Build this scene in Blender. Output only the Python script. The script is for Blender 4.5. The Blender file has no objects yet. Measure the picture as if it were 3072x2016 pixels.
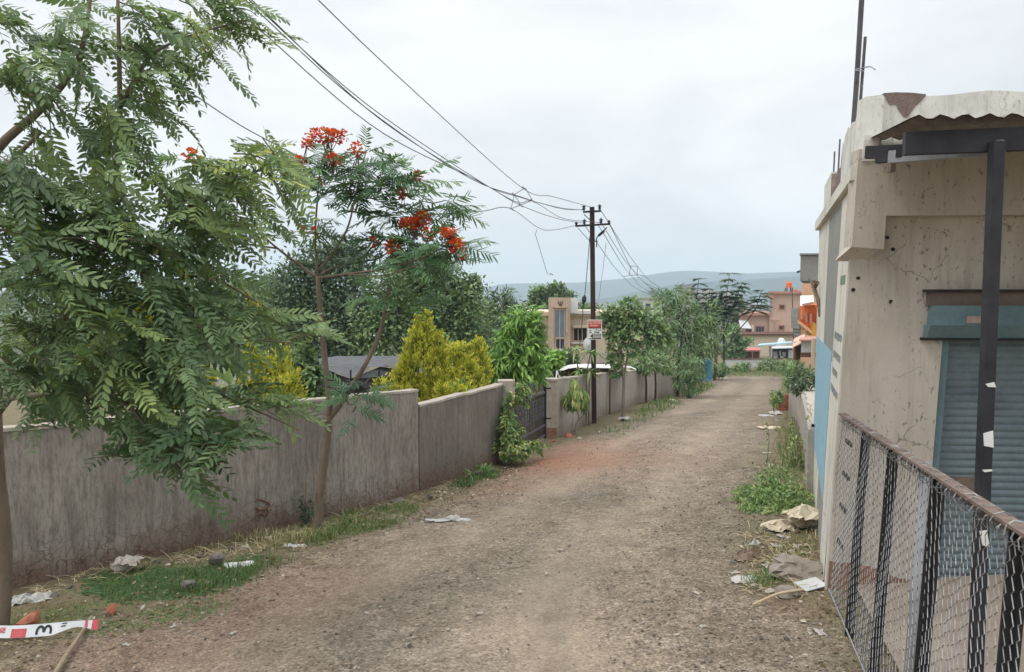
import bpy, math, random
import numpy as np
from mathutils import Vector, Matrix

R = random.Random(7)
rng = np.random.default_rng(7)
scene = bpy.context.scene
COL = scene.collection
F = 2300.0
PITCH = math.atan(118.0 / F)
CP, SP = math.cos(PITCH), math.sin(PITCH)


def ray(u, v):
    xc, yc = (u - 1536.0) / F, (1008.0 - v) / F
    return np.array([xc, CP + yc * SP, -SP + yc * CP])


def P(u, v, d):
    r = ray(u, v)
    return r * (d / r[1])


def W3(x, y, z):
    return np.array([x, y, z], float)


def U(v):
    v = np.asarray(v, float)
    return v / (np.linalg.norm(v) + 1e-12)


# ------------------------------------------------------------------ noise
def _h(ix, iy, s):
    n = (ix.astype(np.int64) * 374761393 + iy.astype(np.int64) * 668265263 + s * 1274126177) & 0xFFFFFFFF
    n = ((n ^ (n >> 13)) * 1274126177) & 0xFFFFFFFF
    return ((n ^ (n >> 16)) & 0xFFFF) / 65535.0


def vn(x, y, s=0):
    x = np.asarray(x, float); y = np.asarray(y, float)
    ix, iy = np.floor(x), np.floor(y)
    fx, fy = x - ix, y - iy
    fx = fx * fx * (3 - 2 * fx); fy = fy * fy * (3 - 2 * fy)
    a, b = _h(ix, iy, s), _h(ix + 1, iy, s)
    c, d = _h(ix, iy + 1, s), _h(ix + 1, iy + 1, s)
    return (a * (1 - fx) + b * fx) * (1 - fy) + (c * (1 - fx) + d * fx) * fy


def fbm(x, y, s=0, o=4):
    t, a, n = 0.0, 0.5, 0.0
    for i in range(o):
        t = t + a * vn(np.asarray(x) * 2 ** i, np.asarray(y) * 2 ** i, s + i * 17); n += a; a *= .5
    return t / n


# ------------------------------------------------------------------ ground height
YB = [-80, -20, 0, 12, 18, 24, 30, 42, 52, 60, 75, 120, 300, 1200, 3000]
HB = [.9, 1.05, 1.963, 2.91, 3.40, 3.95, 4.58, 5.78, 6.45, 6.80, 7.32, 7.7, 8.8, 10, 12]


_yt = np.concatenate([np.arange(-80, 320, .5), np.arange(320, 3001, 20)])
_ht = np.interp(_yt, YB, HB)
_k = np.exp(-.5 * (np.arange(-14, 15) / 5.0) ** 2); _k /= _k.sum()
_ht[20:780] = np.convolve(_ht, _k, 'same')[20:780]


def gz(x, y, micro=True):
    x = np.asarray(x, float); y = np.asarray(y, float)
    h = np.interp(y, _yt, _ht) - .0691 * np.clip(x, -12, 6)
    z = -h
    if micro:
        near = np.clip((40 - y) / 25, 0, 1)
        z = z + near * (.07 * (fbm(x * .7, y * .7, 3, 3) - .5) + .028 * (fbm(x * 4, y * 4, 9, 3) - .5))
    return z


def G(u, v):
    r = ray(u, v); r = r / r[1]
    lo, hi = 1.0, 1.0
    while hi < 900:
        hi = lo * 1.04
        q = r * hi
        if q[2] < gz(q[0], q[1]):
            break
        lo = hi
    for _ in range(30):
        m = .5 * (lo + hi); q = r * m
        if q[2] < gz(q[0], q[1]): hi = m
        else: lo = m
    q = r * hi
    return np.array([q[0], q[1], float(gz(q[0], q[1]))])


# ------------------------------------------------------------------ mesh builder
SHEAR = [0.0]                                  # the old shop leans a little away from the road


class NB:
    def __init__(s):
        s.V, s.Fs, s.T, s.n, s.UV = [], [], [], 0, []

    def add(s, V, Fs, tone=0.5):
        V = np.asarray(V, float).reshape(-1, 3)
        if not isinstance(Fs, list): Fs = [Fs]
        for f in Fs:
            f = np.asarray(f, int)
            if f.size: s.Fs.append(f + s.n)
        s.V.append(V)
        s.T.append(np.broadcast_to(np.asarray(tone, float), (len(V),)).copy())
        s.n += len(V)
        return s

    def inst(s, tv, tfs, fr, pos, sc, tone):
        """copies of template tv: fr (m,3,3) rows = local axes, pos (m,3), sc (m,), tone (m,)"""
        m, k = len(pos), len(tv)
        if m == 0: return
        V = np.einsum('ki,mij->mkj', tv, fr) * np.asarray(sc)[:, None, None] + pos[:, None, :]
        off = (np.arange(m) * k)
        Fs = [(f[None] + off[:, None, None]).reshape(-1, f.shape[1]) for f in tfs]
        s.add(V.reshape(-1, 3), Fs, np.repeat(tone, k))

    def box(s, a, b, tone=.5):
        a, b = np.minimum(a, b), np.maximum(a, b)
        V = [(x, y, z) for z in (a[2], b[2]) for y in (a[1], b[1]) for x in (a[0], b[0])]
        return s.add(V, np.array([(0, 2, 3, 1), (4, 5, 7, 6), (0, 1, 5, 4), (2, 6, 7, 3), (0, 4, 6, 2), (1, 3, 7, 5)]), tone)

    def obox(s, c, ax, ay, az, tone=.5):
        """oriented box: centre c, half-axis vectors"""
        c, ax, ay, az = map(np.asarray, (c, ax, ay, az))
        V = [c + i * ax + j * ay + k * az for k in (-1, 1) for j in (-1, 1) for i in (-1, 1)]
        return s.add(V, np.array([(0, 2, 3, 1), (4, 5, 7, 6), (0, 1, 5, 4), (2, 6, 7, 3), (0, 4, 6, 2), (1, 3, 7, 5)]), tone)

    def prism(s, pts, vec, tone=.5):
        pts = np.asarray(pts, float); n = len(pts); vec = np.asarray(vec, float)
        V = np.vstack([pts, pts + vec])
        q = np.array([(i, (i + 1) % n, n + (i + 1) % n, n + i) for i in range(n)])
        return s.add(V, [np.arange(n)[None, ::-1], (np.arange(n) + n)[None], q], tone)

    def tube(s, pts, rad, k=6, tone=.5, cap=True):
        pts = np.asarray(pts, float); n = len(pts)
        rad = np.broadcast_to(np.asarray(rad, float), (n,))
        tan = np.gradient(pts, axis=0)
        tan /= (np.linalg.norm(tan, axis=1)[:, None] + 1e-12)
        up = np.array([0, 0, 1.0]) if abs(tan[0][2]) < .9 else np.array([1.0, 0, 0])
        V = []
        a = U(np.cross(up, tan[0]))
        for i in range(n):
            a = U(a - tan[i] * a.dot(tan[i])); b = np.cross(tan[i], a)
            for j in range(k):
                t = 2 * math.pi * j / k
                V.append(pts[i] + rad[i] * (a * math.cos(t) + b * math.sin(t)))
        q = [(i * k + j, i * k + (j + 1) % k, (i + 1) * k + (j + 1) % k, (i + 1) * k + j) for i in range(n - 1) for j in range(k)]
        fs = [np.array(q)]
        if cap: fs += [np.arange(k)[None, ::-1], (np.arange(k) + (n - 1) * k)[None]]
        return s.add(V, fs, tone)

    def build(s, name, mat, parent=None, smooth=False, uv=None):
        V = np.vstack(s.V) if s.V else np.zeros((0, 3))
        if SHEAR[0]: V = V + np.stack([SHEAR[0] * (V[:, 2] + 2.2) * np.clip(1.0 - (V[:, 1] - 5.8) / 4.9, .05, 1.2), 0 * V[:, 2], 0 * V[:, 2]], 1)
        q = parent
        while q is not None:
            V = V - np.array(q.location); q = q.parent
        me = bpy.data.meshes.new(name)
        me.vertices.add(len(V)); me.vertices.foreach_set('co', V.ravel())
        loops = np.concatenate([f.ravel() for f in s.Fs])
        tot = np.concatenate([np.full(len(f), f.shape[1]) for f in s.Fs])
        st = np.concatenate([[0], np.cumsum(tot)[:-1]])
        me.loops.add(len(loops)); me.loops.foreach_set('vertex_index', loops.astype(np.int32))
        me.polygons.add(len(tot))
        me.polygons.foreach_set('loop_start', st.astype(np.int32))
        try: me.polygons.foreach_set('loop_total', tot.astype(np.int32))
        except Exception: pass
        at = me.attributes.new('tone', 'FLOAT', 'POINT')
        at.data.foreach_set('value', np.concatenate(s.T).astype(np.float32))
        if uv is not None:
            ul = me.uv_layers.new(name='UVMap')
            ul.data.foreach_set('uv', np.asarray(uv)[loops].ravel().astype(np.float32))
        me.polygons.foreach_set('use_smooth', np.full(len(tot), bool(smooth)))
        me.update(calc_edges=True); me.validate()
        if mat is not None: me.materials.append(mat)
        o = bpy.data.objects.new(name, me); COL.objects.link(o)
        if parent is not None: o.parent = parent
        return o


def tag(o, label, cat, group=None):
    o['label'] = label; o['category'] = cat
    if group: o['group'] = group
    return o


def thing(name, label, cat, loc=(0, 0, 0), group=None):
    o = bpy.data.objects.new(name, None); COL.objects.link(o)
    o.empty_display_size = .2
    o.location = tuple(float(c) for c in loc)
    return tag(o, label, cat, group)


def kind(o, k, label=None):
    o['kind'] = k
    if label: o['label'] = label
    return o


# ------------------------------------------------------------------ materials
def S(h):
    """sRGB 0-255 triple -> linear"""
    return tuple((c / 255 / 12.92 if c / 255 <= .04045 else ((c / 255 + .055) / 1.055) ** 2.4) for c in h)


class MT:
    def __init__(s, name):
        s.m = bpy.data.materials.new(name); s.m.use_nodes = True
        s.t = s.m.node_tree; s.t.nodes.clear()
        s.out = s.n('ShaderNodeOutputMaterial')

    def n(s, t, **k):
        x = s.t.nodes.new(t)
        for a, b in k.items():
            setattr(x, a, b)
        return x

    def l(s, a, b): s.t.links.new(a, b)

    def inp(s, node, key, val):
        if hasattr(val, 'is_linked') or hasattr(val, 'links'): s.l(val, node.inputs[key])
        else:
            if isinstance(val, (tuple, list)) and len(val) == 3 and node.inputs[key].type == 'RGBA': val = (*val, 1)
            node.inputs[key].default_value = val

    def coord(s, w='Object', scale=(1, 1, 1), uv=False):
        tc = s.n('ShaderNodeTexCoord'); mp = s.n('ShaderNodeMapping')
        s.l(tc.outputs['UV' if uv else w], mp.inputs[0]); mp.inputs['Scale'].default_value = scale
        return mp.outputs[0]

    def noise(s, vec, scale, det=4, rough=.55, dist=0):
        x = s.n('ShaderNodeTexNoise'); s.l(vec, x.inputs['Vector'])
        x.inputs['Scale'].default_value = scale; x.inputs['Detail'].default_value = det
        x.inputs['Roughness'].default_value = rough; x.inputs['Distortion'].default_value = dist
        return x.outputs[0]

    def ramp(s, f, stops, interp='LINEAR'):
        x = s.n('ShaderNodeValToRGB'); s.l(f, x.inputs[0]); e = x.color_ramp.elements
        x.color_ramp.interpolation = interp
        while len(e) > 1: e.remove(e[-1])
        e[0].position = stops[0][0]; c = stops[0][1]
        e[0].color = (*c, 1) if isinstance(c, tuple) else (c, c, c, 1)
        for p, c in stops[1:]:
            q = e.new(p); q.color = (*c, 1) if isinstance(c, tuple) else (c, c, c, 1)
        return x.outputs[0]

    def mix(s, f, a, b, mode='MIX'):
        x = s.n('ShaderNodeMix', data_type='RGBA', blend_type=mode)
        s.inp(x, 0, f); s.inp(x, 6, a); s.inp(x, 7, b)
        return x.outputs[2]

    def math(s, op, a, b=0.0, c=0.0, clamp=False):
        x = s.n('ShaderNodeMath', operation=op, use_clamp=clamp)
        s.inp(x, 0, a); s.inp(x, 1, b); s.inp(x, 2, c)
        return x.outputs[0]

    def attr(s, name):
        x = s.n('ShaderNodeAttribute', attribute_name=name)
        return x.outputs['Fac']

    def bump(s, h, st=.3, dist=.02):
        x = s.n('ShaderNodeBump'); s.l(h, x.inputs['Height'])
        x.inputs['Strength'].default_value = st; x.inputs['Distance'].default_value = dist
        return x.outputs[0]

    def pbr(s, col, rough=.85, spec=.3, metal=0.0, normal=None):
        b = s.n('ShaderNodeBsdfPrincipled')
        s.inp(b, 'Base Color', col); s.inp(b, 'Roughness', rough); s.inp(b, 'Metallic', metal)
        b.inputs['Specular IOR Level'].default_value = spec
        if normal is not None: s.l(normal, b.inputs['Normal'])
        return b.outputs[0]

    def done(s, sh):
        s.l(sh, s.out.inputs['Surface']); return s.m


def pmat(name, c1, c2, scale=4, rough=.85, bump=.25, bdist=.01, metal=0.0, spec=.25, stretch=(1, 1, 1), c3=None):
    m = MT(name); v = m.coord(scale=stretch)
    n1 = m.noise(v, scale, 6, .62)
    st = [(.3, c1), (.72, c2)] if c3 is None else [(.28, c1), (.5, c2), (.74, c3)]
    col = m.ramp(n1, st)
    n2 = m.noise(v, scale * 9, 3)
    col = m.mix(.25, col, m.ramp(n2, [(.3, .35), (.7, .65)]), 'OVERLAY')
    nr = m.bump(m.noise(v, scale * 6, 5), bump, bdist) if bump else None
    return m.done(m.pbr(col, rough, spec, metal, nr))


LEAFGAIN = 1.75


def leafmat(name, stops, trans=.3, rough=.5, spec=.35):
    m = MT(name); stops = [(p, tuple(min(.75, x * LEAFGAIN) for x in c)) for p, c in stops] if trans > 0 else stops
    t = m.attr('tone'); g = m.n('ShaderNodeNewGeometry')
    r = m.math('MULTIPLY_ADD', g.outputs['Random Per Island'], .22, -.11)
    col = m.ramp(m.math('ADD', t, r, clamp=True), stops)
    b = m.pbr(col, rough, spec)
    tr = m.n('ShaderNodeBsdfTranslucent')
    m.l(m.mix(.35, col, (.30, .42, .04), 'MIX'), tr.inputs[0])
    mx = m.n('ShaderNodeMixShader'); mx.inputs[0].default_value = trans
    m.l(b, mx.inputs[1]); m.l(tr.outputs[0], mx.inputs[2])
    return m.done(mx.outputs[0])


# ------------------------------------------------------------------ leaf templates
def leaflet_half(L, Wd, side, fold=.25):
    xs = [0, .18, .5, .8, 1.0]; ys = [0, .36, .5, .36, 0]
    return [(x * L, side * y * Wd, abs(y) * Wd * fold) for x, y in zip(xs, ys)]


def pinnate(n=11, L=.36, ll=.07, lw=.023, curve=.5, ang=62, seed=1, droop=.25, single=False):
    r = random.Random(seed); V, F5, F4 = [], [], []

    def rz(t): return -curve * L * t * t
    for i in range(n):
        t = .14 + .86 * (i + .5) / n
        s = .62 + .38 * math.sin(math.pi * min(1, t * .95) ** .9)
        for sd in (-1, 1):
            a = math.radians(ang - 18 * t + r.uniform(-9, 9)) * sd
            dr = -droop + r.uniform(-.25, .2)
            ca, sa = math.cos(a), math.sin(a)
            base = len(V)
            l, w = ll * s * r.uniform(.9, 1.1), lw * s
            pts = leaflet_half(l, w, 1) + leaflet_half(l, w, -1)[1:4]
            for (x, y, z) in pts:
                X = t * L + x * ca - y * sa
                Y = x * sa + y * ca
                V.append((X, Y, rz(t) + z + x * dr - .5 * curve * x * ca * t))
            F5 += [(base, base + 1, base + 2, base + 3, base + 4), (base + 4, base + 7, base + 6, base + 5, base)]
    # rachis
    b = len(V)
    for k in range(5):
        t = k / 4
        w = .0022 * (1 - .6 * t)
        V += [(t * L, -w, rz(t)), (t * L, w, rz(t) + .001)]
    F4 = [(b + 2 * k, b + 2 * k + 2, b + 2 * k + 3, b + 2 * k + 1) for k in range(4)]
    return np.array(V), [np.array(F5), np.array(F4)]


def bipinnate(n=9, L=.42, pl=.15, m=9, lw=.011, ll=.02, curve=.35, seed=1):
    r = random.Random(seed); V, F4 = [], []
    for i in range(n):
        t = .15 + .85 * (i + .5) / n
        s = .55 + .45 * math.sin(math.pi * min(1, t * .93) ** .85)
        for sd in (-1, 1):
            a = math.radians(66 - 26 * t + r.uniform(-6, 6)) * sd
            ca, sa = math.cos(a), math.sin(a); dr = r.uniform(-.45, -.05)
            for j in range(m):
                q = (j + .6) / m; x0 = pl * s * q
                for s2 in (-1, 1):
                    a2 = a + s2 * math.radians(62); c2, sn2 = math.cos(a2), math.sin(a2)
                    l, w = ll * (1 - .35 * q), lw
                    b = len(V); bx, by = t * L + x0 * ca, x0 * sa
                    zz = -curve * L * t * t + dr * x0 * (.4 + q)
                    for (x, y) in ((0, 0), (.5 * l, w / 2), (l, 0), (.5 * l, -w / 2)):
                        V.append((bx + x * c2 - y * sn2, by + x * sn2 + y * c2, zz - .2 * x))
                    F4.append((b, b + 1, b + 2, b + 3))
    b = len(V)
    for k in range(5):
        t = k / 4; w = .003 * (1 - .6 * t)
        V += [(t * L, -w, -curve * L * t * t), (t * L, w, -curve * L * t * t + .001)]
    F4 += [(b + 2 * k, b + 2 * k + 2, b + 2 * k + 3, b + 2 * k + 1) for k in range(4)]
    return np.array(V), [np.array(F4)]


def strips(n=9, L=.44, pl=.18, w=.03, curve=.3, seed=1):
    """feathery leaf whose side stalks carry leaflets folded close together, so each reads as one narrow blade"""
    r = random.Random(seed); V, F4 = [], []
    for i in range(n):
        t = .12 + .88 * (i + .5) / n; s = .5 + .5 * math.sin(math.pi * min(1, t * .93) ** .85)
        for sd in (-1, 1):
            a = math.radians(64 - 24 * t + r.uniform(-8, 8)) * sd; ca, sa = math.cos(a), math.sin(a); dr = r.uniform(-.5, 0); b = len(V); l = pl * s * r.uniform(.85, 1.1)
            for q, ww in ((0, .35), (.3, 1), (.7, .9), (1, .15)):
                x = l * q; z = -curve * L * t * t + dr * x * (.4 + q); h = w * .5 * ww * (.6 + .4 * s)
                V += [(t * L + x * ca - h * sa, x * sa + h * ca, z - h * .2), (t * L + x * ca + h * sa, x * sa - h * ca, z + h * .2)]
            F4 += [(b + 2 * k, b + 2 * k + 1, b + 2 * k + 3, b + 2 * k + 2) for k in range(3)]
    b = len(V)
    for k in range(5):
        t = k / 4; ww = .003 * (1 - .6 * t); V += [(t * L, -ww, -curve * L * t * t), (t * L, ww, -curve * L * t * t + .001)]
    F4 += [(b + 2 * k, b + 2 * k + 2, b + 2 * k + 3, b + 2 * k + 1) for k in range(4)]
    return np.array(V), [np.array(F4)]


def lance(L=1.0, Wd=.28, curve=.25, fold=.2):
    """one simple leaf, four quads along a bent midrib"""
    xs = [0, .3, .65, 1.0]; ys = [.06, .5, .4, .02]
    V = []
    for x, y in zip(xs, ys):
        z = -curve * x * x * L
        V += [(x * L, y * Wd, z + y * Wd * fold), (x * L, 0, z), (x * L, -y * Wd, z + y * Wd * fold)]
    Fq = []
    for k in range(3):
        a = 3 * k
        Fq += [(a, a + 1, a + 4, a + 3), (a + 1, a + 2, a + 5, a + 4)]
    return np.array(V), [np.array(Fq)]


def diamond(L=1.0, Wd=.45, fold=.15):
    V = np.array([(0, 0, 0), (.45 * L, Wd / 2, fold * Wd), (L, 0, 0), (.45 * L, -Wd / 2, fold * Wd)])
    return V, [np.array([(0, 2, 1), (0, 3, 2)])]


def frames(X, up=None):
    """rows: X, Y, Z per instance"""
    X = np.asarray(X, float); X = X / (np.linalg.norm(X, axis=1)[:, None] + 1e-9)
    if up is None: up = np.tile([0, 0, 1.0], (len(X), 1))
    Z = up - X * np.sum(up * X, axis=1)[:, None]
    Z /= (np.linalg.norm(Z, axis=1)[:, None] + 1e-9)
    return np.stack([X, np.cross(Z, X), Z], axis=1)


def rdir(n):
    v = rng.normal(size=(n, 3)); return v / np.linalg.norm(v, axis=1)[:, None]


def spray(nb, blobs, dens, leaf, size, out=.6, down=.15, up=.0, rnd=.7, tone=(.2, .8), per=14, spread=.3, shell=.45):
    """leaf clumps through ellipsoid blobs [(centre, (rx,ry,rz), n)]"""
    tv, tf = leaf
    for c, r3, n in blobs:
        n = max(1, int(n * dens)); k = max(1, n // per)
        d = rdir(k); rr = (shell + (1 - shell) * rng.random(k) ** .6) * np.where(rng.random(k) < .18, rng.uniform(1.0, 1.32, k), 1.0)
        cc = c + d * rr[:, None] * np.asarray(r3)
        ct = rng.uniform(tone[0], tone[1], k)
        i = rng.integers(0, k, n)
        pos = cc[i] + rng.normal(size=(n, 3)) * np.asarray(r3) * spread * .6
        X = out * d[i] + rnd * rdir(n) + np.array([0, 0, up - down])
        Zu = .55 * d[i] + np.array([0, 0, .8]) + .5 * rdir(n)
        nb.inst(tv, tf, frames(X, Zu), pos, size * rng.uniform(.65, 1.25, n), np.clip(ct[i] + rng.uniform(-.12, .12, n), 0, 1))


def blobpx(u, v, ru, rv, d, n, thick=None):
    c = P(u, v, d); k = d / F
    return (c, (ru * k, (thick if thick else (ru + rv) * .5 * k), rv * k), n)


def poly(pts, n=4):
    """smooth a control polyline (Catmull-Rom)"""
    p = np.asarray(pts, float)
    if len(p) < 3: return np.array([p[0] + (p[-1] - p[0]) * t for t in np.linspace(0, 1, n + 1)])
    q = np.vstack([2 * p[0] - p[1], p, 2 * p[-1] - p[-2]]); out = []
    for i in range(1, len(q) - 2):
        for t in np.linspace(0, 1, n, endpoint=False):
            a, b, c, d = q[i - 1], q[i], q[i + 1], q[i + 2]
            out.append(.5 * ((2 * b) + (c - a) * t + (2 * a - 5 * b + 4 * c - d) * t * t + (3 * b - a - 3 * c + d) * t ** 3))
    out.append(p[-1])
    return np.array(out)


def limb(nb, pts, r0, r1, k=7, n=4, tone=.5, wob=0.0):
    q = poly(pts, n)
    if wob: q[1:-1] += rng.normal(size=(len(q) - 2, 3)) * wob
    nb.tube(q, np.linspace(r0, r1, len(q)), k, tone)
    return q


def rock(nb, c, sx, sy, sz, seed=0, rot=0.0, sub=2, tone=.5, rough=.25):
    import bmesh
    bm = bmesh.new(); bmesh.ops.create_icosphere(bm, subdivisions=sub, radius=1)
    r = np.random.default_rng(seed); pl = [(U(r.normal(size=3)), r.uniform(.42, .8)) for _ in range(10)]
    V = np.array([v.co[:] for v in bm.verts]); Fc = np.array([[v.index for v in f.verts] for f in bm.faces]); bm.free()
    for nrm, dd in pl:
        o = V @ nrm; V = V - np.outer(np.clip(o - dd, 0, 1), nrm)
    V += r.normal(size=V.shape) * .05 * rough
    V = V * [sx, sy, sz]; ca, sa = math.cos(rot), math.sin(rot)
    V = np.stack([V[:, 0] * ca - V[:, 1] * sa, V[:, 0] * sa + V[:, 1] * ca, V[:, 2]], 1)
    nb.add(V + np.asarray(c), Fc, tone)


def crumple(nb, c, sx, sy, sz, seed=0, nx=9, ny=7, rot=0.0, tone=.5):
    """a crumpled sheet of paper, plastic or cloth with real folds"""
    r = np.random.default_rng(seed)
    gx, gy = np.meshgrid(np.linspace(-1, 1, nx), np.linspace(-1, 1, ny), indexing='ij')
    z = r.random(gx.shape) * sz * (1.15 - .8 * np.maximum(abs(gx), abs(gy))) + .006
    gx = gx + r.normal(size=gx.shape) * .13; gy = gy + r.normal(size=gy.shape) * .13
    ca, sa = math.cos(rot), math.sin(rot); X = gx * sx; Y = gy * sy
    V = np.stack([X * ca - Y * sa, X * sa + Y * ca, z], -1).reshape(-1, 3)
    q = [(i * ny + j, (i + 1) * ny + j, (i + 1) * ny + j + 1, i * ny + j + 1) for i in range(nx - 1) for j in range(ny - 1)]
    nb.add(V + np.asarray(c), np.array(q), tone)
# ================================================================== camera, sky, sun, haze
cam_d = bpy.data.cameras.new('camera'); cam = bpy.data.objects.new('camera', cam_d); COL.objects.link(cam)
cam.location = (0, 0, 0); cam.rotation_euler = (math.pi / 2 - PITCH, 0, 0)
cam_d.sensor_width = 36; cam_d.lens = F / 3072 * 36; cam_d.clip_start = .05; cam_d.clip_end = 9000
scene.camera = cam
SUN_EL, SUN_AZ = math.radians(56), math.radians(-112)      # azimuth from +Y towards +X
wd = bpy.data.worlds.new('World'); scene.world = wd; wd.use_nodes = True
wt = wd.node_tree; wt.nodes.clear()


def wn(t, **k):
    x = wt.nodes.new(t)
    for a, b in k.items(): setattr(x, a, b)
    return x


sky = wn('ShaderNodeTexSky', sky_type='NISHITA'); sky.sun_disc = False
sky.sun_elevation = SUN_EL; sky.sun_rotation = SUN_AZ; sky.dust_density = 4; sky.air_density = 1.2
tc = wn('ShaderNodeTexCoord'); mp = wn('ShaderNodeMapping'); mp.inputs['Scale'].default_value = (1, 1, 2.6)
wt.links.new(tc.outputs['Generated'], mp.inputs[0])
n1 = wn('ShaderNodeTexNoise'); n1.inputs['Scale'].default_value = 2.3; n1.inputs['Detail'].default_value = 5; n1.inputs['Roughness'].default_value = .5
n1.inputs['Distortion'].default_value = .4
wt.links.new(mp.outputs[0], n1.inputs['Vector'])
cr = wn('ShaderNodeValToRGB'); wt.links.new(n1.outputs[0], cr.inputs[0])
e = cr.color_ramp.elements
e[0].position = .34; e[0].color = (8.3, 8.55, 8.85, 1)
e[1].position = .58; e[1].color = (10.7, 10.85, 11.0, 1)
mx = wn('ShaderNodeMix', data_type='RGBA'); mx.inputs[0].default_value = .94
wt.links.new(sky.outputs[0], mx.inputs[6]); wt.links.new(cr.outputs[0], mx.inputs[7])
bg = wn('ShaderNodeBackground'); bg.inputs[1].default_value = .1
sz = wn('ShaderNodeSeparateXYZ'); wt.links.new(tc.outputs['Generated'], sz.inputs[0])
ov = wn('ShaderNodeMapRange'); wt.links.new(sz.outputs[2], ov.inputs[0])          # overcast sky: brighter overhead than near the horizon
ov.inputs[1].default_value = .42; ov.inputs[2].default_value = .95; ov.inputs[3].default_value = 1.0; ov.inputs[4].default_value = 2.5
vm = wn('ShaderNodeVectorMath', operation='SCALE'); wt.links.new(mx.outputs[2], vm.inputs[0]); wt.links.new(ov.outputs[0], vm.inputs['Scale'])
wt.links.new(vm.outputs[0], bg.inputs[0])
wo = wn('ShaderNodeOutputWorld'); wt.links.new(bg.outputs[0], wo.inputs['Surface'])

sd = bpy.data.lights.new('sun', 'SUN'); sd.energy = 1.1; sd.angle = math.radians(14); sd.color = (1, .95, .88)
sun = bpy.data.objects.new('sun', sd); COL.objects.link(sun)
sv = Vector((math.sin(SUN_AZ) * math.cos(SUN_EL), math.cos(SUN_AZ) * math.cos(SUN_EL), math.sin(SUN_EL)))
sun.rotation_euler = sv.to_track_quat('Z', 'Y').to_euler()
vs = scene.view_settings
vs.view_transform = 'Standard'; vs.look = 'None'; vs.gamma = 1; vs.exposure = 0; vs.use_curve_mapping = False
scene.cycles.max_bounces = 6; scene.cycles.diffuse_bounces = 3; scene.cycles.glossy_bounces = 2
scene.cycles.transmission_bounces = 4; scene.cycles.volume_bounces = 1; scene.cycles.transparent_max_bounces = 6
scene.cycles.use_denoising = True

# ================================================================== ground and road
EL = [G(*q) for q in [(-60, 2010), (300, 1870), (640, 1775), (1000, 1625), (1270, 1530), (1490, 1440), (1640, 1345), (1800, 1300), (1960, 1232), (2080, 1183), (2140, 1150), (2080, 1131)]]
ER = [G(*q) for q in [(2640, 2010), (2490, 1840), (2330, 1775), (2260, 1690), (2262, 1600), (2285, 1470), (2305, 1330), (2325, 1240), (2345, 1170), (2345, 1140), (2330, 1131)]]
ELy, ELx = np.array([q[1] for q in EL]), np.array([q[0] for q in EL])
ERy, ERx = np.array([q[1] for q in ER]), np.array([q[0] for q in ER])
YEND = 62.0


def xl(y): return np.interp(y, np.maximum.accumulate(ELy), ELx)
def xr(y): return np.interp(y, np.maximum.accumulate(ERy), ERx)


def axis(segs):
    out = []
    for a, b, st in segs: out += list(np.arange(a, b, st))
    return np.array(out + [segs[-1][1]])


ys = np.unique(np.concatenate([axis([(-40, -8, 4), (-8, 2.5, .5), (2.5, 15, .07), (15, 30, .22), (30, 80, .7), (80, 300, 8), (300, 2400, 60)])]))
xs = axis([(-2300, -200, 100), (-200, -40, 10), (-40, -9, 1), (-9, 5, .075), (5, 24, .3), (24, 60, 2), (60, 200, 10), (200, 2300, 100)])
GX, GY = np.meshgrid(xs, ys, indexing='ij')
GZ = gz(GX, GY)
nx, ny = GX.shape
wob = .55 * (fbm(GX * .8, GY * .8, 31, 3) - .5)
XL, XR = xl(GY), xr(GY)
inside = np.minimum(GX - XL, XR - GX) + wob
verge = np.clip(.5 - inside / .7, 0, 1)
verge = np.where(GY > YEND, np.clip((GY - YEND) / 2 + verge, 0, 1), verge)
red = np.zeros_like(GX)
for (u, v, rad, am) in [(1620, 1385, 1.9, 1.0), (1700, 1340, 1.3, .7), (350, 1950, 1.0, .3), (700, 1800, 1.2, .3), (2480, 1800, .35, .7), (1500, 1460, 1.0, .4)]:
    q = G(u, v); red = np.maximum(red, am * np.exp(-((GX - q[0]) ** 2 + (GY - q[1]) ** 2) / rad ** 2))
lat = (GX - XL) / np.maximum(XR - XL, .5)
track = np.exp(-((lat - .30) / .10) ** 2) + np.exp(-((lat - .68) / .12) ** 2)
track = track * (1 - verge) * np.clip(.55 + 1.1 * (fbm(GX * .6, GY * .25, 61, 3) - .35), 0, 1.1)
GZ = GZ - .022 * track * np.clip((30 - GY) / 10, 0, 1)
vid = np.arange(nx * ny).reshape(nx, ny)
quads = np.stack([vid[:-1, :-1], vid[1:, :-1], vid[1:, 1:], vid[:-1, 1:]], -1).reshape(-1, 4)
cin = (inside[:-1, :-1] > 0) & (GY[:-1, :-1] < YEND) & (GY[:-1, :-1] > -8)
isroad = cin.ravel()
gm = MT('ground_soil'); gv = gm.coord()
big = gm.noise(gv, .55, 5, .6); mid = gm.noise(gv, 3.5, 6, .65); fine = gm.noise(gv, 38, 4, .7)
soil = gm.ramp(mid, [(.3, (.165, .128, .093)), (.5, (.237, .19, .143)), (.7, (.31, .255, .197))])
soil = gm.mix(gm.ramp(big, [(.4, 0.0), (.6, .8)]), soil, gm.ramp(mid, [(.3, (.165, .136, .104)), (.7, (.29, .245, .192))]))
trk = gm.math('MULTIPLY', gm.attr('track'), gm.ramp(gm.noise(gm.coord(scale=(1, .3, 1)), 1.6, 5, .6), [(.32, .2), (.6, 1.0)]), clamp=True)
soil = gm.mix(gm.math('MULTIPLY', gm.attr('track'), gm.ramp(gm.noise(gm.coord(scale=(1, .35, 1)), 2.2, 5, .6), [(.35, .15), (.65, .9)])), soil, (.39, .315, .235))
vo = gm.n('ShaderNodeTexVoronoi'); gm.l(gv, vo.inputs['Vector']); vo.inputs['Scale'].default_value = 54
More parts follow.
